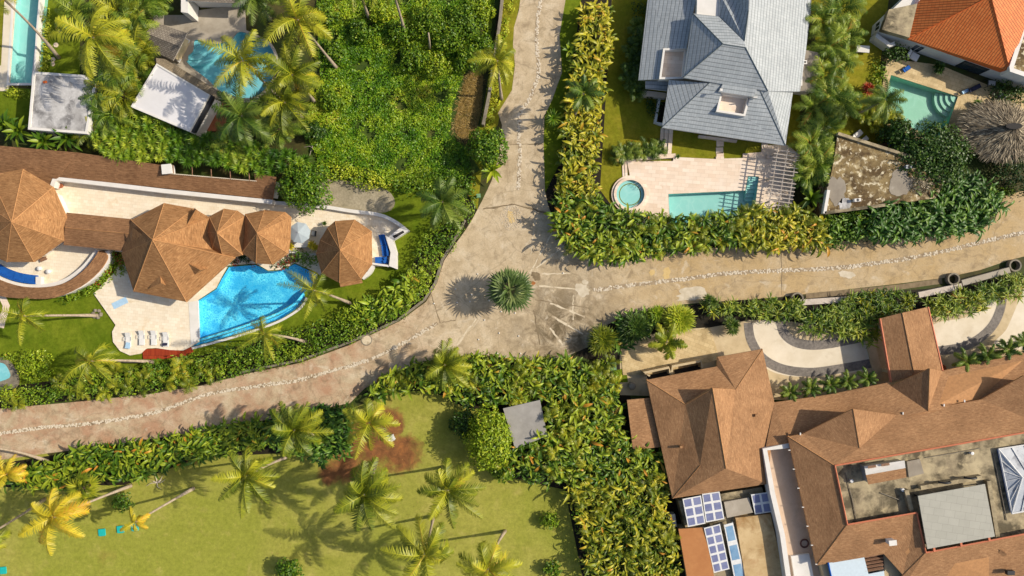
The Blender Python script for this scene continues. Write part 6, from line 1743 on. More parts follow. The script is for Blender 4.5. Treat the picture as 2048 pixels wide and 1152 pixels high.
# -------------------------------------------------------------- fan palm on the turning circle
def fan_palm(px, py, R, h, label, mat='fan', nf=38, name='fan_palm', ps=1.0):
    B = P(px, py, 0); c = P(px, py, h * .7); B = Vector((c.x, c.y, 0))
    t = thing(name, label, 'palm tree', B)
    b = MB(); b.tube([B, B + Vector((.05, 0, h * .4)), B + Vector((0, 0, h * .66))], [.28, .22, .2], 9); b.build('trunk', M['bark'], t, smooth=True)
    lb = LB()
    i = np.arange(nf); az = i * 2.39996; f = (i + .5) / nf
    el = np.arcsin(1 - 1.25 * f) + rng.normal(0, .12, nf); az = az + rng.normal(0, .25, nf)
    pl = R * .46 * ps * rng.uniform(.8, 1.15, nf)
    fb = np.stack([np.cos(az) * np.cos(el) * pl, np.sin(az) * np.cos(el) * pl, h * .62 + np.sin(el) * pl], -1) + np.array([B.x, B.y, 0])
    ftint = rng.normal(0, .13, nf)
    ribbons(lb, np.tile(np.array([[B.x, B.y, h * .62]]), (nf, 1)), az, el, el - .05, pl, np.full(nf, .07), np.full(nf, .5), 2)
    m = 13
    for k in range(m):
        a = (k / (m - 1) - .5) * 2 * 1.75
        d0 = np.stack([np.cos(az) * np.cos(el), np.sin(az) * np.cos(el), np.sin(el)], -1)
        sd = np.stack([-np.sin(az), np.cos(az), np.zeros(nf)], -1)
        d = d0 * math.cos(a) + sd * math.sin(a)
        l = R * .60 * (1 - .25 * abs(a) / 1.75) * rng.uniform(.9, 1.1, nf)
        ribbons(lb, fb, np.arctan2(d[:, 1], d[:, 0]), np.arcsin(np.clip(d[:, 2], -1, 1)), np.arcsin(np.clip(d[:, 2], -1, 1)) - .7, l, np.full(nf, R * .075), .45 + ftint + .25 * (rng.random(nf) - .5) - .1 * f, 3, .3)
    lb.build('crown', M[mat], t)
    return t


fan_palm(1020, 579, 3.1, 5.6, 'round bushy fan palm standing alone in the middle of the turning circle')
fan_palm(165, 977, 2.4, 4.2, 'pale fan-leaved palm at the hedge above the yellow palm, lower left', 'palm', 12)


# -------------------------------------------------------------- strap-leaved rosettes and single shrubs
def rosette(px, py, R, h, label, mat='rosette', n=70, t0=.5, w=.13, cat='shrub', name='spiky_shrub', heads=5, group=None):
    c = P(px, py, h * .7); B = Vector((c.x, c.y, 0))
    t = thing(name, label, cat, B, group)
    lb = LB(); b = MB()
    for k in range(heads):
        a = k * 2.4; rr = R * .52 * math.sqrt((k + .2) / heads) if heads > 1 else 0
        hb = np.array([B.x + rr * math.cos(a), B.y + rr * math.sin(a), h * (.72 - .25 * k / max(heads, 1))])
        b.tube([B, (hb[0], hb[1], hb[2])], [.09, .05], 6)
        m = n; i = np.arange(m); az = i * 2.39996 + rng.normal(0, .1, m); f = i / m
        L = R * (.75 if heads > 1 else 1.0) * rng.uniform(.8, 1.1, m)
        th0 = np.radians(85 - 95 * f); th1 = th0 - np.radians(45)
        ribbons(lb, np.tile(hb, (m, 1)), az, th0, th1, L, np.full(m, w), t0 + .4 * (rng.random(m) - .5), 3, .4)
    b.build('stem', M['bark'], t)
    lb.build('foliage', M[mat], t)
    return t


rosette(1204, 680, 2.1, 2.6, 'round green shrub of narrow leaves nearest the turning circle, lower right', 'palm', 80, .42, .12, heads=9)
rosette(1270, 657, 2.2, 2.8, 'dark round shrub of narrow leaves between the green and the yellow round shrubs', 'palm_d', 80, .35, .12, heads=9)
rosette(1358, 640, 2.2, 2.9, 'bright yellow-green round shrub along the right-hand road', 'bush_l', 90, .62, .12, heads=10)
rosette(1312, 628, 1.3, 2.4, 'lime green spiky shrub behind the yellow round shrub by the road', 'bush_l', 60, .4, .12, heads=5)
rosette(1422, 603, 1.15, 1.8, 'small dark tufted shrub at the edge of the right-hand road', 'palm_d', 80, .42, .1, heads=2)
rosette(1464, 650, 1.4, 2.0, 'dark tufted shrub standing on the sandy paving by the drive', 'palm_d', 90, .42, .11, heads=3)
rosette(1107, 237, 1.35, 1.6, 'spiky yucca rosette on the verge of the upper road', 'rosette', 60, .4, .12, heads=1)
rosette(1139, 100, 1.3, 1.8, 'broad-leaved banana plant left of the long yellow hedge at the upper road', 'helic', 12, .5, .4, heads=1, name='banana_plant', cat='plant')
rosette(1622, 396, 2.0, 2.4, 'banana plant with wide leaves between the pergola and the crusty flat roof', 'helic', 13, .45, .55, heads=1, name='banana_plant', cat='plant')
rosette(985, 340, 1.9, 2.6, 'banana plant with pale wide leaves at the road edge below the wild plot', 'bush_l', 13, .5, .5, heads=1, name='banana_plant', cat='plant')
rosette(1355, 313, .45, .7, 'small dark pot plant at the end of the pink planter', 'bush_d', 26, .4, .08, heads=1, name='potted_plant', cat='plant')
rosette(649, 447, .45, .9, 'dark potted plant on the terrace above the ten-sided pavilion', 'bush_d', 26, .4, .1, heads=1, name='potted_plant', cat='plant')
rosette(578, 493, .95, 2.0, 'yellow shrub at the left end of the white wall below the parasol', 'palm_y', 36, .6, .16, heads=2)
rosette(627, 494, .95, 2.0, 'yellow shrub at the right end of the white wall below the parasol', 'palm_y', 36, .6, .16, heads=2)
for k, (x, y, lab) in enumerate(((40, 262, 'broad-leaved dark green plant at the left edge below the left lawn'), (90, 283, 'broad-leaved plant left under the stained flat roof'), (137, 276, 'broad-leaved plant right under the stained flat roof'), (12, 250, 'broad-leaved plant at the photo edge beside the small left lawn'))):
    rosette(x, y, 2.1, 2.6, lab, 'helic', 20, .4, .5, heads=1, name='broadleaf_plant', cat='plant', group='broad-leaved plants above the long brown wing')
rosette(722, 1200, 1, 1, 'x', heads=1) if False else None
rosette(1378, 133 + 0, .1, .1, 'x', heads=1) if False else None
rosette(1879, 134, 1.0, 1.4, 'dark leafy plant against the wall of the orange-roofed house', 'bush_d', 40, .3, .16, heads=3, name='shrub')
rosette(1957, 208, .7, 1.0, 'small green pot plant at the upper left edge of the thatched roof', 'bush', 40, .4, .14, heads=2, name='potted_plant', cat='plant')
rosette(1737, 176, 1.0, 1.2, 'flowering shrub with reddish leaves left of the sea-green pool', 'flower', 40, .4, .12, heads=3, name='shrub')


# -------------------------------------------------------------- leafy masses
def inside(poly, pts):
    x, y = pts[:, 0], pts[:, 1]; r_ = np.zeros(len(pts), bool)
    n = len(poly)
    for i in range(n):
        x0, y0 = poly[i - 1]; x1, y1 = poly[i]
        c = ((y0 > y) != (y1 > y)) & (x < (x1 - x0) * (y - y0) / (y1 - y0 + 1e-12) + x0)
        r_ ^= c
    return r_


def scatter(poly, d):
    p = np.array(poly); lo, hi = p.min(0), p.max(0)
    nx, ny = np.maximum(((hi - lo) / d).astype(int) + 1, 1)
    gx, gy = np.meshgrid(np.arange(nx), np.arange(ny))
    q = np.stack([gx.ravel(), gy.ravel()], -1) * d + lo + rng.uniform(0, d, (nx * ny, 2))
    return q[inside(poly, q)]


def wave(p, s, k):
    return (np.sin(p[:, 0] * s + k) + np.sin(p[:, 1] * s * 1.13 + 1.7 * k) + np.sin((p[:, 0] + p[:, 1]) * s * .71 + 2.3 * k) + np.sin((p[:, 0] - p[:, 1]) * s * 1.37 + .4 * k)) / 4


def mass(lb, poly, h, kind, t0=.45, k=1.0, dens=1.0):
    """fills an outline (world xy) with plants of one habit"""
    if kind == 'helic':
        c = scatter(poly, .60 / math.sqrt(dens))
        per = 8
        b = np.repeat(c, per, 0); N = len(b)
        hh = h * (1 + .16 * wave(b, .9, k) + .1 * wave(b, 2.3, k + 3))
        az = U(0, 2 * PI, N); zz = hh * U(.38, .9, N) * np.repeat(U(.7, 1.1, len(c)), per)
        base = np.concatenate([b + rng.normal(0, .16, (N, 2)), zz[:, None]], 1)
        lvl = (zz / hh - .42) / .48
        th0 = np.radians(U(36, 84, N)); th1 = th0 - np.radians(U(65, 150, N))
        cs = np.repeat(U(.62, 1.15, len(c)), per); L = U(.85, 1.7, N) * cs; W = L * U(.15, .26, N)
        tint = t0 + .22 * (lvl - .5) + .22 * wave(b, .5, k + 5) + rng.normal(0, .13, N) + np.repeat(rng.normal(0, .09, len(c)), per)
        dry = rng.random(N) < .02; tint[dry] = U(.9, 1, dry.sum())
        ribbons(lb, base, az, th0, th1, L, W, tint, 5, .4, tipdry=.10)
    elif kind == 'curly':
        c = scatter(poly, .8 / math.sqrt(dens)); per = 8
        b = np.repeat(c, per, 0); N = len(b)
        hh = h * (1 + .2 * wave(b, .8, k)); zz = hh * U(.4, .85, N)
        base = np.concatenate([b + rng.normal(0, .2, (N, 2)), zz[:, None]], 1)
        th0 = np.radians(U(40, 85, N)); th1 = th0 - np.radians(U(90, 165, N))
        ribbons(lb, base, U(0, 2 * PI, N), th0, th1, U(1.3, 2.2, N), U(.2, .34, N), t0 + .2 * wave(b, .6, k) + rng.normal(0, .12, N), 6, .4)
    elif kind == 'bush':
        c = scatter(poly, .62 / math.sqrt(dens)); per = 26
        C = len(c); R = U(.42, .9, C); hh = h * (1 + .18 * wave(c, .8, k)) * U(.68, 1.12, C)
        ci = np.repeat(np.arange(C), per); N = C * per
        d = rng.normal(size=(N, 3)); d[:, 2] = np.abs(d[:, 2]) * .9 + .05; d /= np.linalg.norm(d, axis=1, keepdims=True)
        pos = np.concatenate([c[ci] + d[:, :2] * R[ci, None], (hh[ci] - R[ci] * .8 + d[:, 2] * R[ci] * .9 - U(0, .25, N))[:, None]], 1)
        tc = t0 + .2 * wave(c, .55, k + 2) + rng.normal(0, .09, C)
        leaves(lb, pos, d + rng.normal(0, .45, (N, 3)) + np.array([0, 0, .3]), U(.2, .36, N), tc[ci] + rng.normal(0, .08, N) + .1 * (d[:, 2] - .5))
        # skirt down to the soil
        m = N // 3; j = rng.integers(0, C, m); a = U(0, 2 * PI, m)
        pos = np.concatenate([c[j] + np.stack([np.cos(a), np.sin(a)], -1) * R[j, None] * .9, (hh[j] * U(.1, .75, m))[:, None]], 1)
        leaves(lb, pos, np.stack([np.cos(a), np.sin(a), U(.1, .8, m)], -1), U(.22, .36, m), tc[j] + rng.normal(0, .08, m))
    elif kind == 'rosette':
        c = scatter(poly, .95 / math.sqrt(dens)); C = len(c); per = 34
        hh = h * (1 + .2 * wave(c, .9, k)) * U(.8, 1.1, C)
        ci = np.repeat(np.arange(C), per); N = C * per
        i = np.tile(np.arange(per), C); f = i / per; az = i * 2.39996 + U(0, 6, C)[ci]
        tilt = U(.7, 1.15, C)
        base = np.concatenate([c[ci], hh[ci, None]], 1)
        th0 = np.radians(78 - 92 * f); th1 = th0 - np.radians(38)
        tc = t0 + .22 * wave(c, .6, k) + rng.normal(0, .1, C)
        ribbons(lb, base, az, th0, th1, U(.7, 1.05, N) * tilt[ci], np.full(N, .14), tc[ci] + rng.normal(0, .08, N), 3, .4)
    elif kind == 'spiky':
        c = scatter(poly, .78 / math.sqrt(dens)); C = len(c); per = 17
        ci = np.repeat(np.arange(C), per); N = C * per
        hh = h * (1 + .2 * wave(c, .9, k)) * U(.65, 1.12, C)
        base = np.concatenate([c[ci] + rng.normal(0, .07, (N, 2)), (hh[ci] * U(.5, .85, N))[:, None]], 1)
        th0 = np.radians(U(15, 85, N)); th1 = th0 - np.radians(U(45, 100, N))
        ribbons(lb, base, U(0, 2 * PI, N), th0, th1, U(.7, 1.35, N), U(.10, .17, N), t0 + .2 * wave(c, .6, k)[ci] + rng.normal(0, .1, C)[ci] + rng.normal(0, .1, N), 4, .4)
    elif kind == 'feather':
        c = scatter(poly, .9 / math.sqrt(dens)); C = len(c); per = 9
        ci = np.repeat(np.arange(C), per); N = C * per
        hh = h * (1 + .2 * wave(c, .9, k)) * U(.8, 1.1, C)
        base = np.concatenate([c[ci] + rng.normal(0, .1, (N, 2)), (hh[ci] * U(.45, .85, N))[:, None]], 1)
        th0 = np.radians(U(35, 85, N)); th1 = th0 - np.radians(U(60, 105, N))
        fronds(lb, base, U(0, 2 * PI, N), th0, th1, U(1.1, 1.7, N), t0 + .2 * wave(c, .6, k)[ci] + rng.normal(0, .12, N), K=11, ll=.50, lw=.09, droop=.4, rach=.03)
    elif kind == 'areca':
        c = scatter(poly, 1.5 / math.sqrt(dens)); C = len(c); per = 13
        ci = np.repeat(np.arange(C), per); N = C * per
        hh = h * (1 + .2 * wave(c, .7, k)) * U(.8, 1.1, C)
        base = np.concatenate([c[ci] + rng.normal(0, .2, (N, 2)), (hh[ci] * U(.5, .8, N))[:, None]], 1)
        th0 = np.radians(U(40, 86, N)); th1 = th0 - np.radians(U(60, 115, N))
        fronds(lb, base, U(0, 2 * PI, N), th0, th1, U(1.7, 2.6, N), t0 + .2 * wave(c, .5, k)[ci] + rng.normal(0, .12, N), K=13, ll=.55, lw=.18, droop=.4, rach=.04)


def hedge(poly, h, kind, mat, label, t0=.45, dens=1.0, name='hedge', cat='hedge', extra=None, k=None, sm=0, group=None):
    if sm: poly = smooth_poly(poly, sm)
    w = xy(poly, h * .75)
    lb = LB(); k = k if k is not None else len(label) * .37
    mass(lb, w, h, kind, t0, k, dens)
    cx = sum(p[0] for p in w) / len(w); cy = sum(p[1] for p in w) / len(w)
    t = thing(name, label, cat, (cx, cy, 0), group)
    lb.build('foliage', M[mat], t)
    if extra:
        for (m2, kind2, t2, d2, off) in extra:
            lb = LB(); mass(lb, w, h * off, kind2, t2, k + 4, d2); lb.build('foliage', M[m2], t)
    return t


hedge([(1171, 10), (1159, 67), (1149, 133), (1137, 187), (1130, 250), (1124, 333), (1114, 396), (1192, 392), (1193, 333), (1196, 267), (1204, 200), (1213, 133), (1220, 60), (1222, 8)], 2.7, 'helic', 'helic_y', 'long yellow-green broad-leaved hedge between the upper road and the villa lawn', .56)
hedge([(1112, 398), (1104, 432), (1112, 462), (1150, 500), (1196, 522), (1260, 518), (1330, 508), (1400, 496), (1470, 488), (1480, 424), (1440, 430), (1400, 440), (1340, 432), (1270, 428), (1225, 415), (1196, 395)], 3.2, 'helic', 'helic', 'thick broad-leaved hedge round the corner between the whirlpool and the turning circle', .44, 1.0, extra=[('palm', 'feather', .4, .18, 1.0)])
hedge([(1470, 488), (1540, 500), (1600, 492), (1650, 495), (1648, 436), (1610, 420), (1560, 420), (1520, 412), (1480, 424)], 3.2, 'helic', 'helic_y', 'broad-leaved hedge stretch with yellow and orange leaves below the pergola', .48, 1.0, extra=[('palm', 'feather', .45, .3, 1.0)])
hedge([(1650, 498), (1690, 488), (1740, 472), (1738, 432), (1700, 424), (1650, 434)], 2.8, 'bush', 'bush', 'small-leaved green hedge stretch below the crusty flat roof', .36, extra=[('helic_d', 'helic', .4, .3, 1.0)])
hedge([(1740, 474), (1800, 480), (1870, 468), (1955, 462), (1998, 420), (1996, 388), (1930, 352), (1885, 352), (1846, 380), (1790, 398), (1738, 428)], 3.6, 'curly', 'helic_d', 'dark green hedge of long curling leaves along the right-hand upper road', .32, 1.25, extra=[('bush_d', 'bush', .25, .4, .5)])
hedge([(1396, 606), (1470, 604), (1540, 598), (1608, 600), (1602, 640), (1545, 640), (1480, 626), (1430, 630)], 1.7, 'spiky', 'areca', 'spiky yellow-green hedge along the lower edge of the right-hand road, left of the beam wall', .52, extra=[('palm', 'spiky', .5, .4, 1.0)])
hedge([(1602, 630), (1640, 622), (1690, 606), (1705, 588), (1780, 582), (1838, 596), (1800, 625), (1762, 642), (1745, 690), (1700, 678), (1640, 668), (1606, 660)], 1.9, 'spiky', 'areca', 'spiky yellow-green hedge between the beam wall and the curved driveway', .5, extra=[('palm', 'spiky', .5, .3, 1.0)])
hedge([(1850, 606), (1920, 582), (1990, 562), (2052, 546), (2060, 590), (1975, 604), (1962, 624), (1900, 634), (1858, 636)], 1.8, 'spiky', 'areca', 'spiky yellow-green hedge at the right photo edge above the drive', .5, extra=[('palm', 'spiky', .5, .4, 1.0)])
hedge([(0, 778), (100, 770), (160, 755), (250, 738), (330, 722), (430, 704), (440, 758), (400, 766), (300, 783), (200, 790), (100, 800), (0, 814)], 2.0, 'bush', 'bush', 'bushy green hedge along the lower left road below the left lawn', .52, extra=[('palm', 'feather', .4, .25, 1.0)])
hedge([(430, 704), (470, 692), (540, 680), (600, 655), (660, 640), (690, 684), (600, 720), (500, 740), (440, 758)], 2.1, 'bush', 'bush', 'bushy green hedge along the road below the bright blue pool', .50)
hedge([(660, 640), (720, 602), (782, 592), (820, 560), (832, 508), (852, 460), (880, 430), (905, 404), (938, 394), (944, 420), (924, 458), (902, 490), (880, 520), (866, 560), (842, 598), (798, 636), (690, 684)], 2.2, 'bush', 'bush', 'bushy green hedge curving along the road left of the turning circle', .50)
hedge([(700, 612), (760, 590), (800, 565), (838, 540), (850, 570), (830, 600), (780, 630), (720, 655)], 2.3, 'helic', 'bush', 'clump of broad-leaved lime plants in the hedge below the ten-sided pavilion', .6, .6)
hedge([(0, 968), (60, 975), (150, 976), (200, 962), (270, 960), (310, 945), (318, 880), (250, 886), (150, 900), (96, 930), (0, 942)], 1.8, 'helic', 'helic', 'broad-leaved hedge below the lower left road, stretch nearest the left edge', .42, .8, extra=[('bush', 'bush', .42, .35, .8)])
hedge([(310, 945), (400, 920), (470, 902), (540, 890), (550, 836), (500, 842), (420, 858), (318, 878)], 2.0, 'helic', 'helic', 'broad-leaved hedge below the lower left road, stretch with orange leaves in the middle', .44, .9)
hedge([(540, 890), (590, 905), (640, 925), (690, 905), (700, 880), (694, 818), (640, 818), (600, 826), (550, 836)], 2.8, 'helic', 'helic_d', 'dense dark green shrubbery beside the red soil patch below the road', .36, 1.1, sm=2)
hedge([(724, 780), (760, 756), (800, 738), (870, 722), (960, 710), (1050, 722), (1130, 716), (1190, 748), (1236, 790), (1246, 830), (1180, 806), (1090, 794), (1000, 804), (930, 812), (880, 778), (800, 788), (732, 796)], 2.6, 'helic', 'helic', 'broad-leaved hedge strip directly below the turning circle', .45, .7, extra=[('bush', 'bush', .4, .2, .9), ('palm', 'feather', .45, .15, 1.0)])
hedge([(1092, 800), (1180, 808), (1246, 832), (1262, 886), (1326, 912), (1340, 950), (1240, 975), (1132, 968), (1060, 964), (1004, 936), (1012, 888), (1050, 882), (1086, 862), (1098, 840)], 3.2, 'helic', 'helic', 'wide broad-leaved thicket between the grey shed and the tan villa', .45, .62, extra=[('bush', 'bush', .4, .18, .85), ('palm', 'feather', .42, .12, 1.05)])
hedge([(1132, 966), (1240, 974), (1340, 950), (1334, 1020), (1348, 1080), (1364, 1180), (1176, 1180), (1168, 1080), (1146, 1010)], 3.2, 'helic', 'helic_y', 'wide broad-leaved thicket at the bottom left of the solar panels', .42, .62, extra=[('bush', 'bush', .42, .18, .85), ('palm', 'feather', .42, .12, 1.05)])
hedge([(184, 244), (240, 216), (300, 214), (340, 232), (350, 270), (340, 322), (260, 326), (224, 322), (196, 284)], 2.6, 'rosette', 'rosette', 'lime shrubbery of strap-leaved rosettes under the white flat roof', .52, 1.3)
hedge([(350, 262), (440, 268), (520, 290), (560, 300), (640, 326), (600, 350), (560, 352), (480, 342), (340, 324)], 2.6, 'rosette', 'rosette', 'darker shrubbery of strap-leaved rosettes along the right end of the long wing', .40, 1.2)
hedge([(640, 322), (700, 330), (760, 352), (790, 378), (740, 376), (680, 360), (636, 350)], 1.4, 'bush', 'bush_l', 'small clipped yellow-green hedge between the wild plot and the gravel yard', .45)
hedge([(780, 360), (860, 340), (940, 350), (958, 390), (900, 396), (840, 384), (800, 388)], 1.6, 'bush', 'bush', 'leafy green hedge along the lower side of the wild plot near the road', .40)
hedge([(1012, -10), (1024, -10), (1012, 60), (1002, 130), (990, 200), (980, 250), (968, 262), (978, 190), (994, 110), (1004, 40)], 1.0, 'bush', 'bush_l', 'thin yellow-green hedge along the wall beside the upper road', .55)
hedge([(232, 506), (256, 512), (262, 540), (225, 545), (190, 580), (150, 596), (110, 608), (130, 590), (190, 560), (212, 530), (216, 500)], 1.0, 'bush', 'bush', 'low flower-bed shrubs between the curved porch roof and the pool terrace', .5, extra=[('flower', 'bush', .4, .25, .9)])
hedge([(455, 528), (480, 518), (500, 522), (530, 534), (560, 536), (590, 522), (600, 500), (580, 505), (545, 528), (510, 524), (484, 510), (450, 520)], .8, 'bush', 'bush_d', 'dark flower bed between the pavilion roofs and the blue pool', .4, extra=[('flower', 'bush', .4, .4, .9)])
hedge([(586, 506), (630, 508), (632, 528), (610, 536), (588, 526)], 1.5, 'bush', 'bush', 'trimmed green shrub block overhanging the right end of the blue pool', .45, 1.4, cat='shrub', name='shrub')
hedge([(1236, 300), (1262, 291), (1300, 290), (1322, 292), (1318, 308), (1260, 312), (1234, 318)], .8, 'feather', 'palm_d', 'row of spiky low plants with red blooms in the pink stone planter', .45, 1.8, extra=[('flower', 'bush', .5, .3, .9)], cat='plants', name='planter_plants')
hedge([(1262, 60), (1284, 40), (1292, 80), (1284, 140), (1276, 190), (1256, 180), (1258, 110)], 1.4, 'feather', 'palm_d', 'dark feathery plants along the left wall of the grey-roofed villa', .3, 1.2, cat='plants', name='shrubbery')
hedge([(1272, 2), (1298, 0), (1296, 26), (1276, 30)], 1.6, 'bush', 'bush_d', 'dark bush at the top left corner of the grey-roofed villa', .35, cat='shrub', name='shrub')
hedge([(1292, 194), (1318, 198), (1316, 240), (1298, 226)], 1.2, 'bush', 'bush_d', 'dark planting beside the white L-shaped wall', .2, cat='shrub', name='shrub')
hedge([(84, 20), (92, 20), (96, 70), (92, 130), (78, 166), (72, 162), (84, 100)], .7, 'bush', 'bush_l', 'thin strip of yellow flowering plants beside the lap pool wall', .6, 1.3, cat='plants', name='flower_strip')
hedge([(14, 176), (58, 180), (58, 190), (12, 190)], .6, 'bush', 'bush_l', 'short strip of yellow plants below the end of the lap pool', .6, 1.3, cat='plants', name='flower_strip')
hedge([(1768, 100), (1790, 86), (1812, 94), (1812, 116), (1780, 120)], 1.8, 'bush', 'bush_d', 'dark round bush at the lower left corner of the orange-roofed house', .4, 1.2, cat='shrub', name='shrub')
hedge([(1755, 125), (1772, 132), (1766, 165), (1750, 190), (1736, 180), (1748, 150)], .7, 'bush', 'bush', 'low plants between the lawn and the left side of the sea-green pool', .5, cat='plants', name='shrubbery')
hedge([(1740, 205), (1790, 225), (1816, 240), (1790, 262), (1740, 250), (1722, 225)], 2.0, 'feather', 'palm', 'leafy palms-like clump at the lower left of the sea-green pool', .42, 1.2, cat='plants', name='shrubbery')
hedge([(1990, 160), (2040, 166), (2060, 200), (2010, 205), (1985, 185)], 1.8, 'bush', 'bush_d', 'dark glossy bushes under the right end of the orange roof', .4, 1.2, cat='shrub', name='shrub')
hedge([(1990, 320), (2060, 300), (2070, 400), (2020, 372), (1985, 350)], 2.4, 'bush', 'bush_d', 'dark bushes in shade below the thatched shelter at the right edge', .3, cat='shrub', name='shrub')
hedge([(1990, 372), (2036, 372), (2024, 392), (1998, 400)], 1.2, 'bush', 'bush_l', 'small bright green bush at the right end of the curling hedge', .4, 1.2, cat='shrub', name='shrub')
hedge([(36, 712), (70, 700), (90, 716), (88, 748), (58, 764), (34, 748)], 2.2, 'bush', 'bush_l', 'rounded yellow-green bush beside the small pond at the left edge', .5, 1.4, cat='shrub', name='shrub')
hedge([(0, 706), (30, 704), (34, 718), (10, 722)], .8, 'bush', 'bush', 'low plants on the rim above the small left pond', .4, cat='plants', name='shrubbery')
hedge([(1190, 730), (1222, 715), (1240, 760), (1222, 790), (1180, 770)], 1.8, 'bush', 'bush', 'loose bush with yellowing leaves beside the pale green utility box', .5, .7, cat='shrub', name='shrub', extra=[('palm', 'feather', .5, .5, 1.1)])
hedge([(1232, 640), (1300, 622), (1330, 640), (1300, 660), (1240, 700), (1220, 690)], 1.6, 'helic', 'helic_d', 'dark broad-leaved plants between the round shrubs and the road', .4, .8, cat='plants', name='shrubbery')
# dry bush on the crusty roof
lb = LB(); c = P(1845, 368, 3.6); N = 900
d = rng.normal(size=(N, 3)); d[:, 2] = np.abs(d[:, 2]); d /= np.linalg.norm(d, axis=1, keepdims=True)
rr = U(.5, 1, N)[:, None]
leaves(lb, np.array([c.x, c.y, 3.35]) + d * rr * np.array([1.7, 1.4, .8]), d + rng.normal(0, .6, (N, 3)), U(.2, .4, N), U(0, 1, N), .2)
o = lb.build('dry_bush', M['dryleaf'], origin=(c.x, c.y, 3.33)); tag(o, 'pale dry twiggy bush lying on the crusty flat roof', 'bush')

# areca clumps (one plant each)
def areca(px, py, R, h, label, mat='palm', t0=.42, group=None, n=24):
    c = P(px, py, h * .75)
    t = thing('areca_palm', label, 'palm tree', (c.x, c.y, 0), group)
    lb = LB(); b = MB()
    N = n; az = np.arange(N) * 2.39996 + rng.normal(0, .2, N); rr = U(0, .3, N) * R
    base = np.stack([c.x + rr * np.cos(az), c.y + rr * np.sin(az), h * U(.45, .72, N)], -1)
    th0 = np.radians(U(42, 86, N)); th1 = th0 - np.radians(U(70, 120, N))
    fronds(lb, base, az, th0, th1, U(.85, 1.25, N) * R * 1.25, t0 + rng.normal(0, .14, N), K=17, ll=R * .36, lw=.10, droop=.45, rach=.05)
    for k in range(6):
        a = k * 1.05; b.tube([(c.x + .25 * math.cos(a), c.y + .25 * math.sin(a), 0), (c.x + .4 * math.cos(a), c.y + .4 * math.sin(a), h * .6)], [.07, .05], 6)
    b.build('stems', M['bark'], t); lb.build('foliage', M[mat], t)
    return t


AR = [(1680, 20, 2.6, 4, 'areca palm clump at the top edge right of the grey-roofed villa'), (1650, 40, 2.2, 4, 'areca palm clump against the upper right roof edge of the grey villa'), (1690, 70, 2.0, 4, 'areca palm clump left of the white slab bench'),
      (1662, 92, 2.2, 4, 'areca palm clump beside the grey service annex'), (1678, 122, 2.0, 3.6, 'areca palm clump just below the white slab bench'), (1652, 150, 2.0, 3.6, 'areca palm clump right of the white vent box'),
      (1664, 190, 2.3, 4, 'areca palm clump with orange leaves right of the grey villa roof'), (1690, 205, 2.2, 3.8, 'areca palm clump left of the small garden palms by the sea-green pool'), (1630, 215, 2.0, 3.4, 'areca palm clump at the lower right roof corner of the grey villa'),
      (1650, 255, 2.2, 3.8, 'areca palm clump above the corner of the crusty flat roof'), (1626, 285, 2.3, 4, 'areca palm clump right of the pergola top'), (1636, 325, 2.2, 3.8, 'areca palm clump left of the crusty flat roof'), (1616, 350, 1.8, 3.2, 'small areca palm clump right beside the middle of the pergola')]
for k, a in enumerate(AR): areca(*a, mat='areca', t0=.40 + .05 * (k % 3), group='areca palms between the grey villa and the pool garden')
AR = [(232, 20, 2.6, 5, 'areca palm at the top edge between the big coconut palm and the grey hut'), (275, 20, 2.4, 5, 'areca palm at the top edge just left of the grey shingled hut'), (262, 60, 2.6, 5, 'areca palm touching the left end of the grey shingled hut'), (225, 95, 2.5, 4.6, 'areca palm right under the big spreading coconut palm'),
      (268, 105, 2.4, 4.6, 'areca palm below the grey shingled hut'), (230, 140, 2.5, 4.6, 'areca palm above the right corner of the stained flat roof'), (272, 150, 2.2, 4.4, 'areca palm left of the top corner of the white flat roof'), (205, 180, 2.2, 4.4, 'areca palm overlapping the right edge of the stained flat roof'),
      (245, 190, 2.4, 4.4, 'areca palm left of the white flat roof, lower part'), (215, 228, 2.2, 4, 'areca palm above the lime strap-leaved shrubbery'), (150, 25, 2.2, 3.6, 'areca palm at the top edge right of the lap pool'), (300, -4, 2.0, 4.4, 'areca palm cut by the top edge above the grey hut'), (180, 262, 1.8, 3.2, 'areca palm at the lower right corner of the stained flat roof'), (560, 255, 2.2, 3.4, 'areca palm at the lower left corner of the wild plot'), (462, 285, 2.0, 3.2, 'areca palm right of the white roof among strap-leaved shrubs')]
for k, a in enumerate(AR): areca(*a, mat='areca' if k % 4 else 'palm', t0=.36 + .06 * (k % 3), group='areca palms between the lap pool and the white roof')


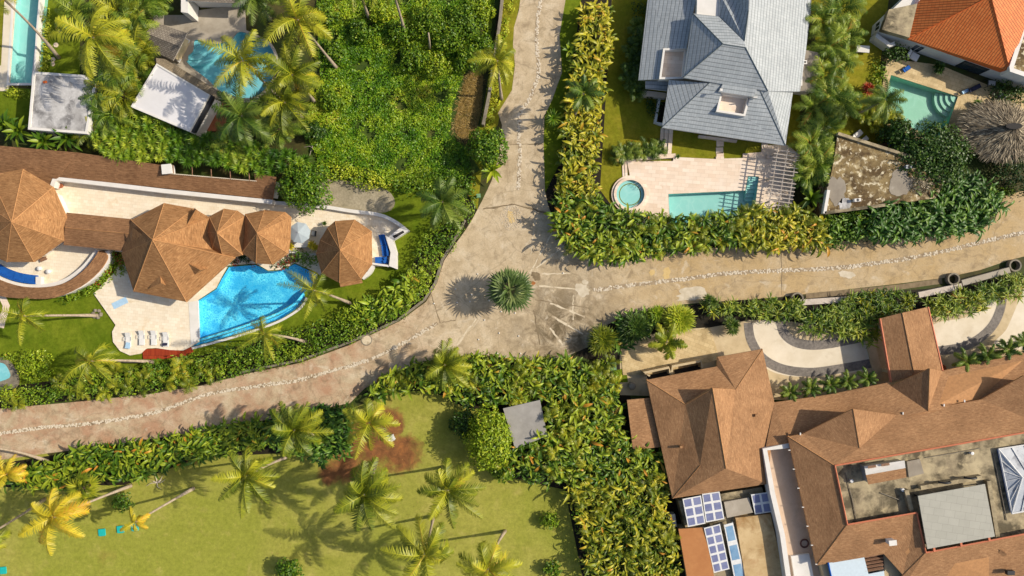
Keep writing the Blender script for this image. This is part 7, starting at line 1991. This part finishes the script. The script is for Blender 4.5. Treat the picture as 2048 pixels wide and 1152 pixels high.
# trees: trunk, limbs and leaf clusters
def tree(px, py, R, h, label, mat='bush', t0=.42, nl=5200, ls=(.24, .42), lob=11, asp=(1, 1), cat='tree', name='broadleaf_tree', flat=.6, group=None, low=.0):
    c = P(px, py, h * .7)
    t = thing(name, label, cat, (c.x, c.y, 0), group)
    b = MB(); b.tube([(c.x, c.y, 0), (c.x + .1, c.y, h * .3), (c.x, c.y + .1, h * .55)], [.05 * h, .04 * h, .025 * h], 8)
    lb = LB(); rs = np.random.default_rng(int(px * 3 + py))
    cs = []
    for k in range(lob):
        a = k * 2.39996 + .5; f = math.sqrt((k + .3) / lob)
        rr = R * .66 * f; rad = R * (.52 - .14 * f) * rs.uniform(.85, 1.2)
        q = np.array([c.x + rr * math.cos(a) * asp[0], c.y + rr * math.sin(a) * asp[1], h - rad - (h * .28) * f * f * rs.uniform(.7, 1.3)])
        q[2] = max(q[2], rad * .5)
        cs.append((q, rad))
        b.tube([(c.x, c.y, h * .35), ((c.x + q[0]) / 2, (c.y + q[1]) / 2, (h * .35 + q[2]) / 2 + .2), (q[0], q[1], q[2])], [.02 * h, .014 * h, .006 * h], 5, cap=False)
    vol = np.array([r_ ** 2 for _, r_ in cs]); cnt = (nl * vol / vol.sum()).astype(int)
    for (q, rad), m in zip(cs, cnt):
        d = rng.normal(size=(m, 3)); d[:, 2] = np.where(d[:, 2] < 0, d[:, 2] * .35, d[:, 2]); d /= np.linalg.norm(d, axis=1, keepdims=True)
        # sub-clumps make light and dark tufts
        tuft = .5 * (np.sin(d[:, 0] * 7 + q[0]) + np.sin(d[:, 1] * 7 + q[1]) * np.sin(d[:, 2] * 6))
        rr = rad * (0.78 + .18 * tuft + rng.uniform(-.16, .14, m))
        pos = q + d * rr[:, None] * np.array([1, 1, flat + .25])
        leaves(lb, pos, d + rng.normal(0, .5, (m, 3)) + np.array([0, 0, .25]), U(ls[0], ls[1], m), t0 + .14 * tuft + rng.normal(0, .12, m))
    b.build('trunk', M['bark'], t, smooth=True); lb.build('crown', M[mat], t)
    return t


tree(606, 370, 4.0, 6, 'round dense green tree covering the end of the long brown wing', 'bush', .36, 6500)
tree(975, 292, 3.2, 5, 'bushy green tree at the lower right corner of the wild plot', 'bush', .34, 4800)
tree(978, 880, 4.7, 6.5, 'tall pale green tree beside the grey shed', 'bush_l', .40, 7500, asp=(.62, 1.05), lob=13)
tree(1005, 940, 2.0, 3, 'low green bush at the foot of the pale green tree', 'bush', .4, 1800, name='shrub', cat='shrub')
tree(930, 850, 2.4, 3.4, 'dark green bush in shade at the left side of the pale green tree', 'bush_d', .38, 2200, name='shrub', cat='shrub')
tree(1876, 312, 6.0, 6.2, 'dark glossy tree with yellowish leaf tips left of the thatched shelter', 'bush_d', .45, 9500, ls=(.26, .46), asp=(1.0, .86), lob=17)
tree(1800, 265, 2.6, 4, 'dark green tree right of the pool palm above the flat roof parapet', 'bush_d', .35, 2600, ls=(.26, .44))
tree(240, 1006, 1.7, 2.6, 'small thin olive tree on the lower left lawn beside a leaning trunk', 'helic', .25, 800, ls=(.2, .34))
tree(576, 1142, 2.0, 3, 'small dark bush at the bottom edge of the lower lawn', 'bush', .3, 1300, name='shrub', cat='shrub')
tree(1100, 1042, 1.5, 2, 'young bright green sapling in hedge shade on the lower lawn', 'bush_l', .3, 500, ls=(.26, .44), name='sapling', cat='sapling')
tree(1105, 1140, 1.5, 2, 'small sapling at the bottom edge beside the thicket', 'bush', .35, 500, ls=(.26, .44), name='sapling', cat='sapling')
tree(870, 600 - 0, .1, 1, 'x') if False else None
BUSH = [(800, 62, 2.0, 'bush'), (858, 40, 2.6, 'bush'), (828, 112, 2.2, 'bush'), (896, 70, 2.4, 'bush'), (872, 128, 2.0, 'bush_l'), (938, 112, 2.2, 'bush'), (930, 40, 2.6, 'bush'), (968, 90, 1.8, 'bush'), (668, 100, 1.6, 'bush'), (650, 30, 1.8, 'bush'), (720, 60, 1.8, 'bush'), (660, 200, 1.6, 'bush'), (960, 20, 2.0, 'bush_l'), (760, 20, 1.8, 'bush_l'), (626, 260, 1.6, 'bush_d')]
BL = ['bush between the two longest bare trunks in the wild plot', 'large bush near the top middle of the wild plot', 'bush below the longest bare trunk in the wild plot', 'bush right of the short pole trunk in the wild plot', 'lime bush below the short pole trunk in the wild plot', 'bush at the top of the dry brown strip', 'large bush at the upper right of the wild plot', 'bush beside the dark wall at the right of the wild plot', 'bush at the foot of the golden palm trunk', 'bush at the top edge left of the bare trunks', 'bush at the foot of the leftmost bare trunk', 'bush at the left border of the wild plot beside the palms', 'lime bush at the top edge beside the dark wall', 'lime bush at the top edge between two bare trunks', 'dark bush at the lower left corner of the wild plot']
for (x, y, R_, m_), l_ in zip(BUSH, BL): tree(x, y, R_ * 1.15, R_ * 1.35, l_, m_, .42, int(900 * R_), name='wild_bush', cat='bush', lob=7, ls=(.22, .38), group='bushes of the wild plot')
# fallen dry branches
for (x, y), lab in (((315, 965), 'bare dry fallen branch on the lower lawn under the hedge'), ((630, 298), 'heap of dry brown palm fronds at the lower left of the wild plot')):
    q = P(x, y); b = MB(); r = random.Random(x)
    for k in range(9):
        a = r.random() * 6.28; l = .6 + 1.0 * r.random()
        b.tube([(q.x, q.y, .1), (q.x + l * .5 * math.cos(a), q.y + l * .5 * math.sin(a), .3), (q.x + l * math.cos(a + .3), q.y + l * math.sin(a + .3), .1)], [.05, .04, .02], 5)
    tag(b.build('dry_branch', M['dryleaf2'] if 'dryleaf2' in M else M['greywood'], origin=q), lab, 'branch')

# ground cover of the wild plot (nobody could count it)
w = xy([(632, -10), (990, -10), (978, 90), (930, 140), (905, 210), (898, 268), (935, 300), (945, 345), (880, 372), (760, 368), (700, 340), (640, 330), (606, 250), (640, 160)], .5)
c = scatter(w, .12); c = c[(wave(c, 1.25, 4) + .35 * wave(c, 3.1, 1)) > -.5 * rng.random(len(c)) - .24]; N = len(c)
z = .08 + .7 * (wave(c, .8, 2) * .5 + .5) ** 2 * U(.6, 1, N) + .45 * (wave(c, 2.7, 5) * .5 + .5)
pos = np.concatenate([c, z[:, None]], 1)
lb = LB(); leaves(lb, pos, rng.normal(0, .55, (N, 3)) + np.array([0, 0, 1]), U(.18, .40, N), .54 + .32 * wave(c, .45, 1) + .26 * wave(c, 1.6, 7) + .12 * wave(c, 4.1, 3) + rng.normal(0, .13, N), .62)
o = lb.build('ground_cover', M['cover'], origin=(P(790, 200).x, P(790, 200).y, 0)); tag(o, 'rampant green ground cover filling the wild plot', 'ground cover', kind='stuff')
# straw tufts of the dry strip
w = xy([(905, 262), (914, 206), (930, 150), (958, 140), (968, 160), (962, 230), (948, 280), (918, 284)])
c = scatter(w, .16); N = len(c)
lb = LB(); ribbons(lb, np.concatenate([c, np.zeros((N, 1))], 1), U(0, 6.28, N), np.radians(U(20, 70, N)), np.radians(U(-30, 10, N)), U(.3, .7, N), np.full(N, .05), U(0, .8, N), 2)
M['strawleaf'] = leafmat('straw_leaf', A(110, 88, 40), A(150, 122, 62), A(186, 158, 92), A(200, 176, 110), trans=.1)
o = lb.build('dry_grass', M['strawleaf'], origin=P(935, 210)); tag(o, 'dry brown grass strip at the right of the wild plot', 'grass', kind='stuff')
# sparse weeds on lawn edges of the road
for poly, nm_ in (([(1040, 0), (1026, 90), (1030, 130), (1022, 180), (996, 226), (990, 222), (1010, 180), (1020, 90), (1030, 0)], 'left'),):
    pass

# loose straw laid over the thatch
sh = bpy.data.objects['thatched_shelter']; c = P(2034, 254, 4.9); N = 2600
f = np.sqrt(U(.02, 1.0, N)); w = U(0, 2 * PI, N)
R = 5.3 * f; ex = R * np.cos(w); ey = R * .70 * np.sin(w)
X = ex * .97 + ey * .22; Y = ey * .97 - ex * .22
Z = 2.1 + 2.4 * (1 - f) ** .9 + .06
lb = LB(); az = np.arctan2(Y, X) + rng.normal(0, .22, N)
sl = np.full(N, -.40) + rng.normal(0, .07, N)
ribbons(lb, np.stack([X + c.x, Y + c.y, Z], -1), az, sl + .10, sl - .12, U(.45, 1.0, N), U(.05, .11, N), U(0, 1, N), 3, .2)
M['thatchstraw'] = leafmat('thatch_straw', A(70, 60, 48), A(116, 104, 84), A(168, 154, 130), A(206, 190, 160), trans=0.0, rough=.9)
lb.build('loose_straw', M['thatchstraw'], sh)

# leaf litter along the road edges and under the palms
pts = []
for line, n_, sp in (([(1116, 300), (1104, 420), (1140, 510), (1200, 526), (1400, 506), (1640, 502), (1760, 482), (1950, 470)], 420, .9), ([(0, 905), (300, 868), (600, 815), (760, 765), (880, 722)], 330, 1.0), ([(0, 822), (300, 792), (600, 728), (760, 668), (850, 606), (900, 500)], 330, .7), ([(1180, 690), (1300, 622), (1500, 602)], 140, .7)):
    q = np.array([(p.x, p.y) for p in PL(smooth_poly(line, 12, closed=False))]); i = rng.integers(0, len(q) - 1, n_)
    pts.append(q[i] + (q[i + 1] - q[i]) * rng.random((n_, 1)) + rng.normal(0, sp * .5, (n_, 2)))
for (x, y), n_ in (((500, 980), 90), ((730, 1000), 120), ((890, 1000), 90), ((860, 1090), 70), ((120, 1040), 90), ((600, 1080), 50), ((300, 1080), 40)):
    c = P(x, y); pts.append(np.array([[c.x, c.y]]) + rng.normal(0, 2.4, (n_, 2)))
pts = np.concatenate(pts); N = len(pts)
lb = LB(); leaves(lb, np.concatenate([pts, np.full((N, 1), .04)], 1), rng.normal(0, .25, (N, 3)) + np.array([0, 0, 1]), U(.08, .26, N), U(0, 1, N), .35)
M['litter'] = leafmat('dry_leaf_litter', A(92, 70, 38), A(138, 104, 56), A(176, 140, 80), A(120, 118, 44), trans=0.0)
o = lb.build('leaf_litter', M['litter'], origin=P(800, 800)); tag(o, 'dry fallen leaves strewn along the road edges and lawn', 'leaf litter', kind='stuff')
# ------------------------------------------------------------------ light, sky, camera
EL = math.radians(38.0)
AZ = math.radians(9.0)      # sun stands to the right of the picture and a little above
to_sun = Vector((math.cos(AZ) * math.cos(EL), math.sin(AZ) * math.cos(EL), math.sin(EL)))
ld = bpy.data.lights.new('sun', 'SUN'); ld.energy = 4.8; ld.angle = math.radians(0.53); ld.color = (1.0, 0.90, 0.74)
lo = bpy.data.objects.new('sun', ld); COL.objects.link(lo)
lo.rotation_euler = (-to_sun).to_track_quat('-Z', 'Y').to_euler(); lo.location = to_sun * 150
wd = bpy.data.worlds.new('World'); sc.world = wd; wd.use_nodes = True
nt = wd.node_tree
sky = nt.nodes.new('ShaderNodeTexSky'); sky.sky_type = 'NISHITA'; sky.sun_disc = False
sky.sun_elevation = EL; sky.sun_rotation = math.radians(90) - AZ
sky.air_density = 1.0; sky.dust_density = 2.5; sky.ozone_density = 1.0
nt.links.new(sky.outputs[0], nt.nodes['Background'].inputs['Color']); nt.nodes['Background'].inputs['Strength'].default_value = 0.125
cd = bpy.data.cameras.new('camera'); cd.sensor_width = 36.0; cd.lens = FOC / 2048 * 36.0; cd.clip_end = 2000; cd.clip_start = .5
co = bpy.data.objects.new('camera', cd); COL.objects.link(co); co.location = (0, 0, HC); co.rotation_euler = (0, 0, 0)
sc.camera = co
sc.view_settings.view_transform = 'Standard'; sc.view_settings.look = 'None'
sc.view_settings.exposure = 0.0; sc.view_settings.gamma = 1.0
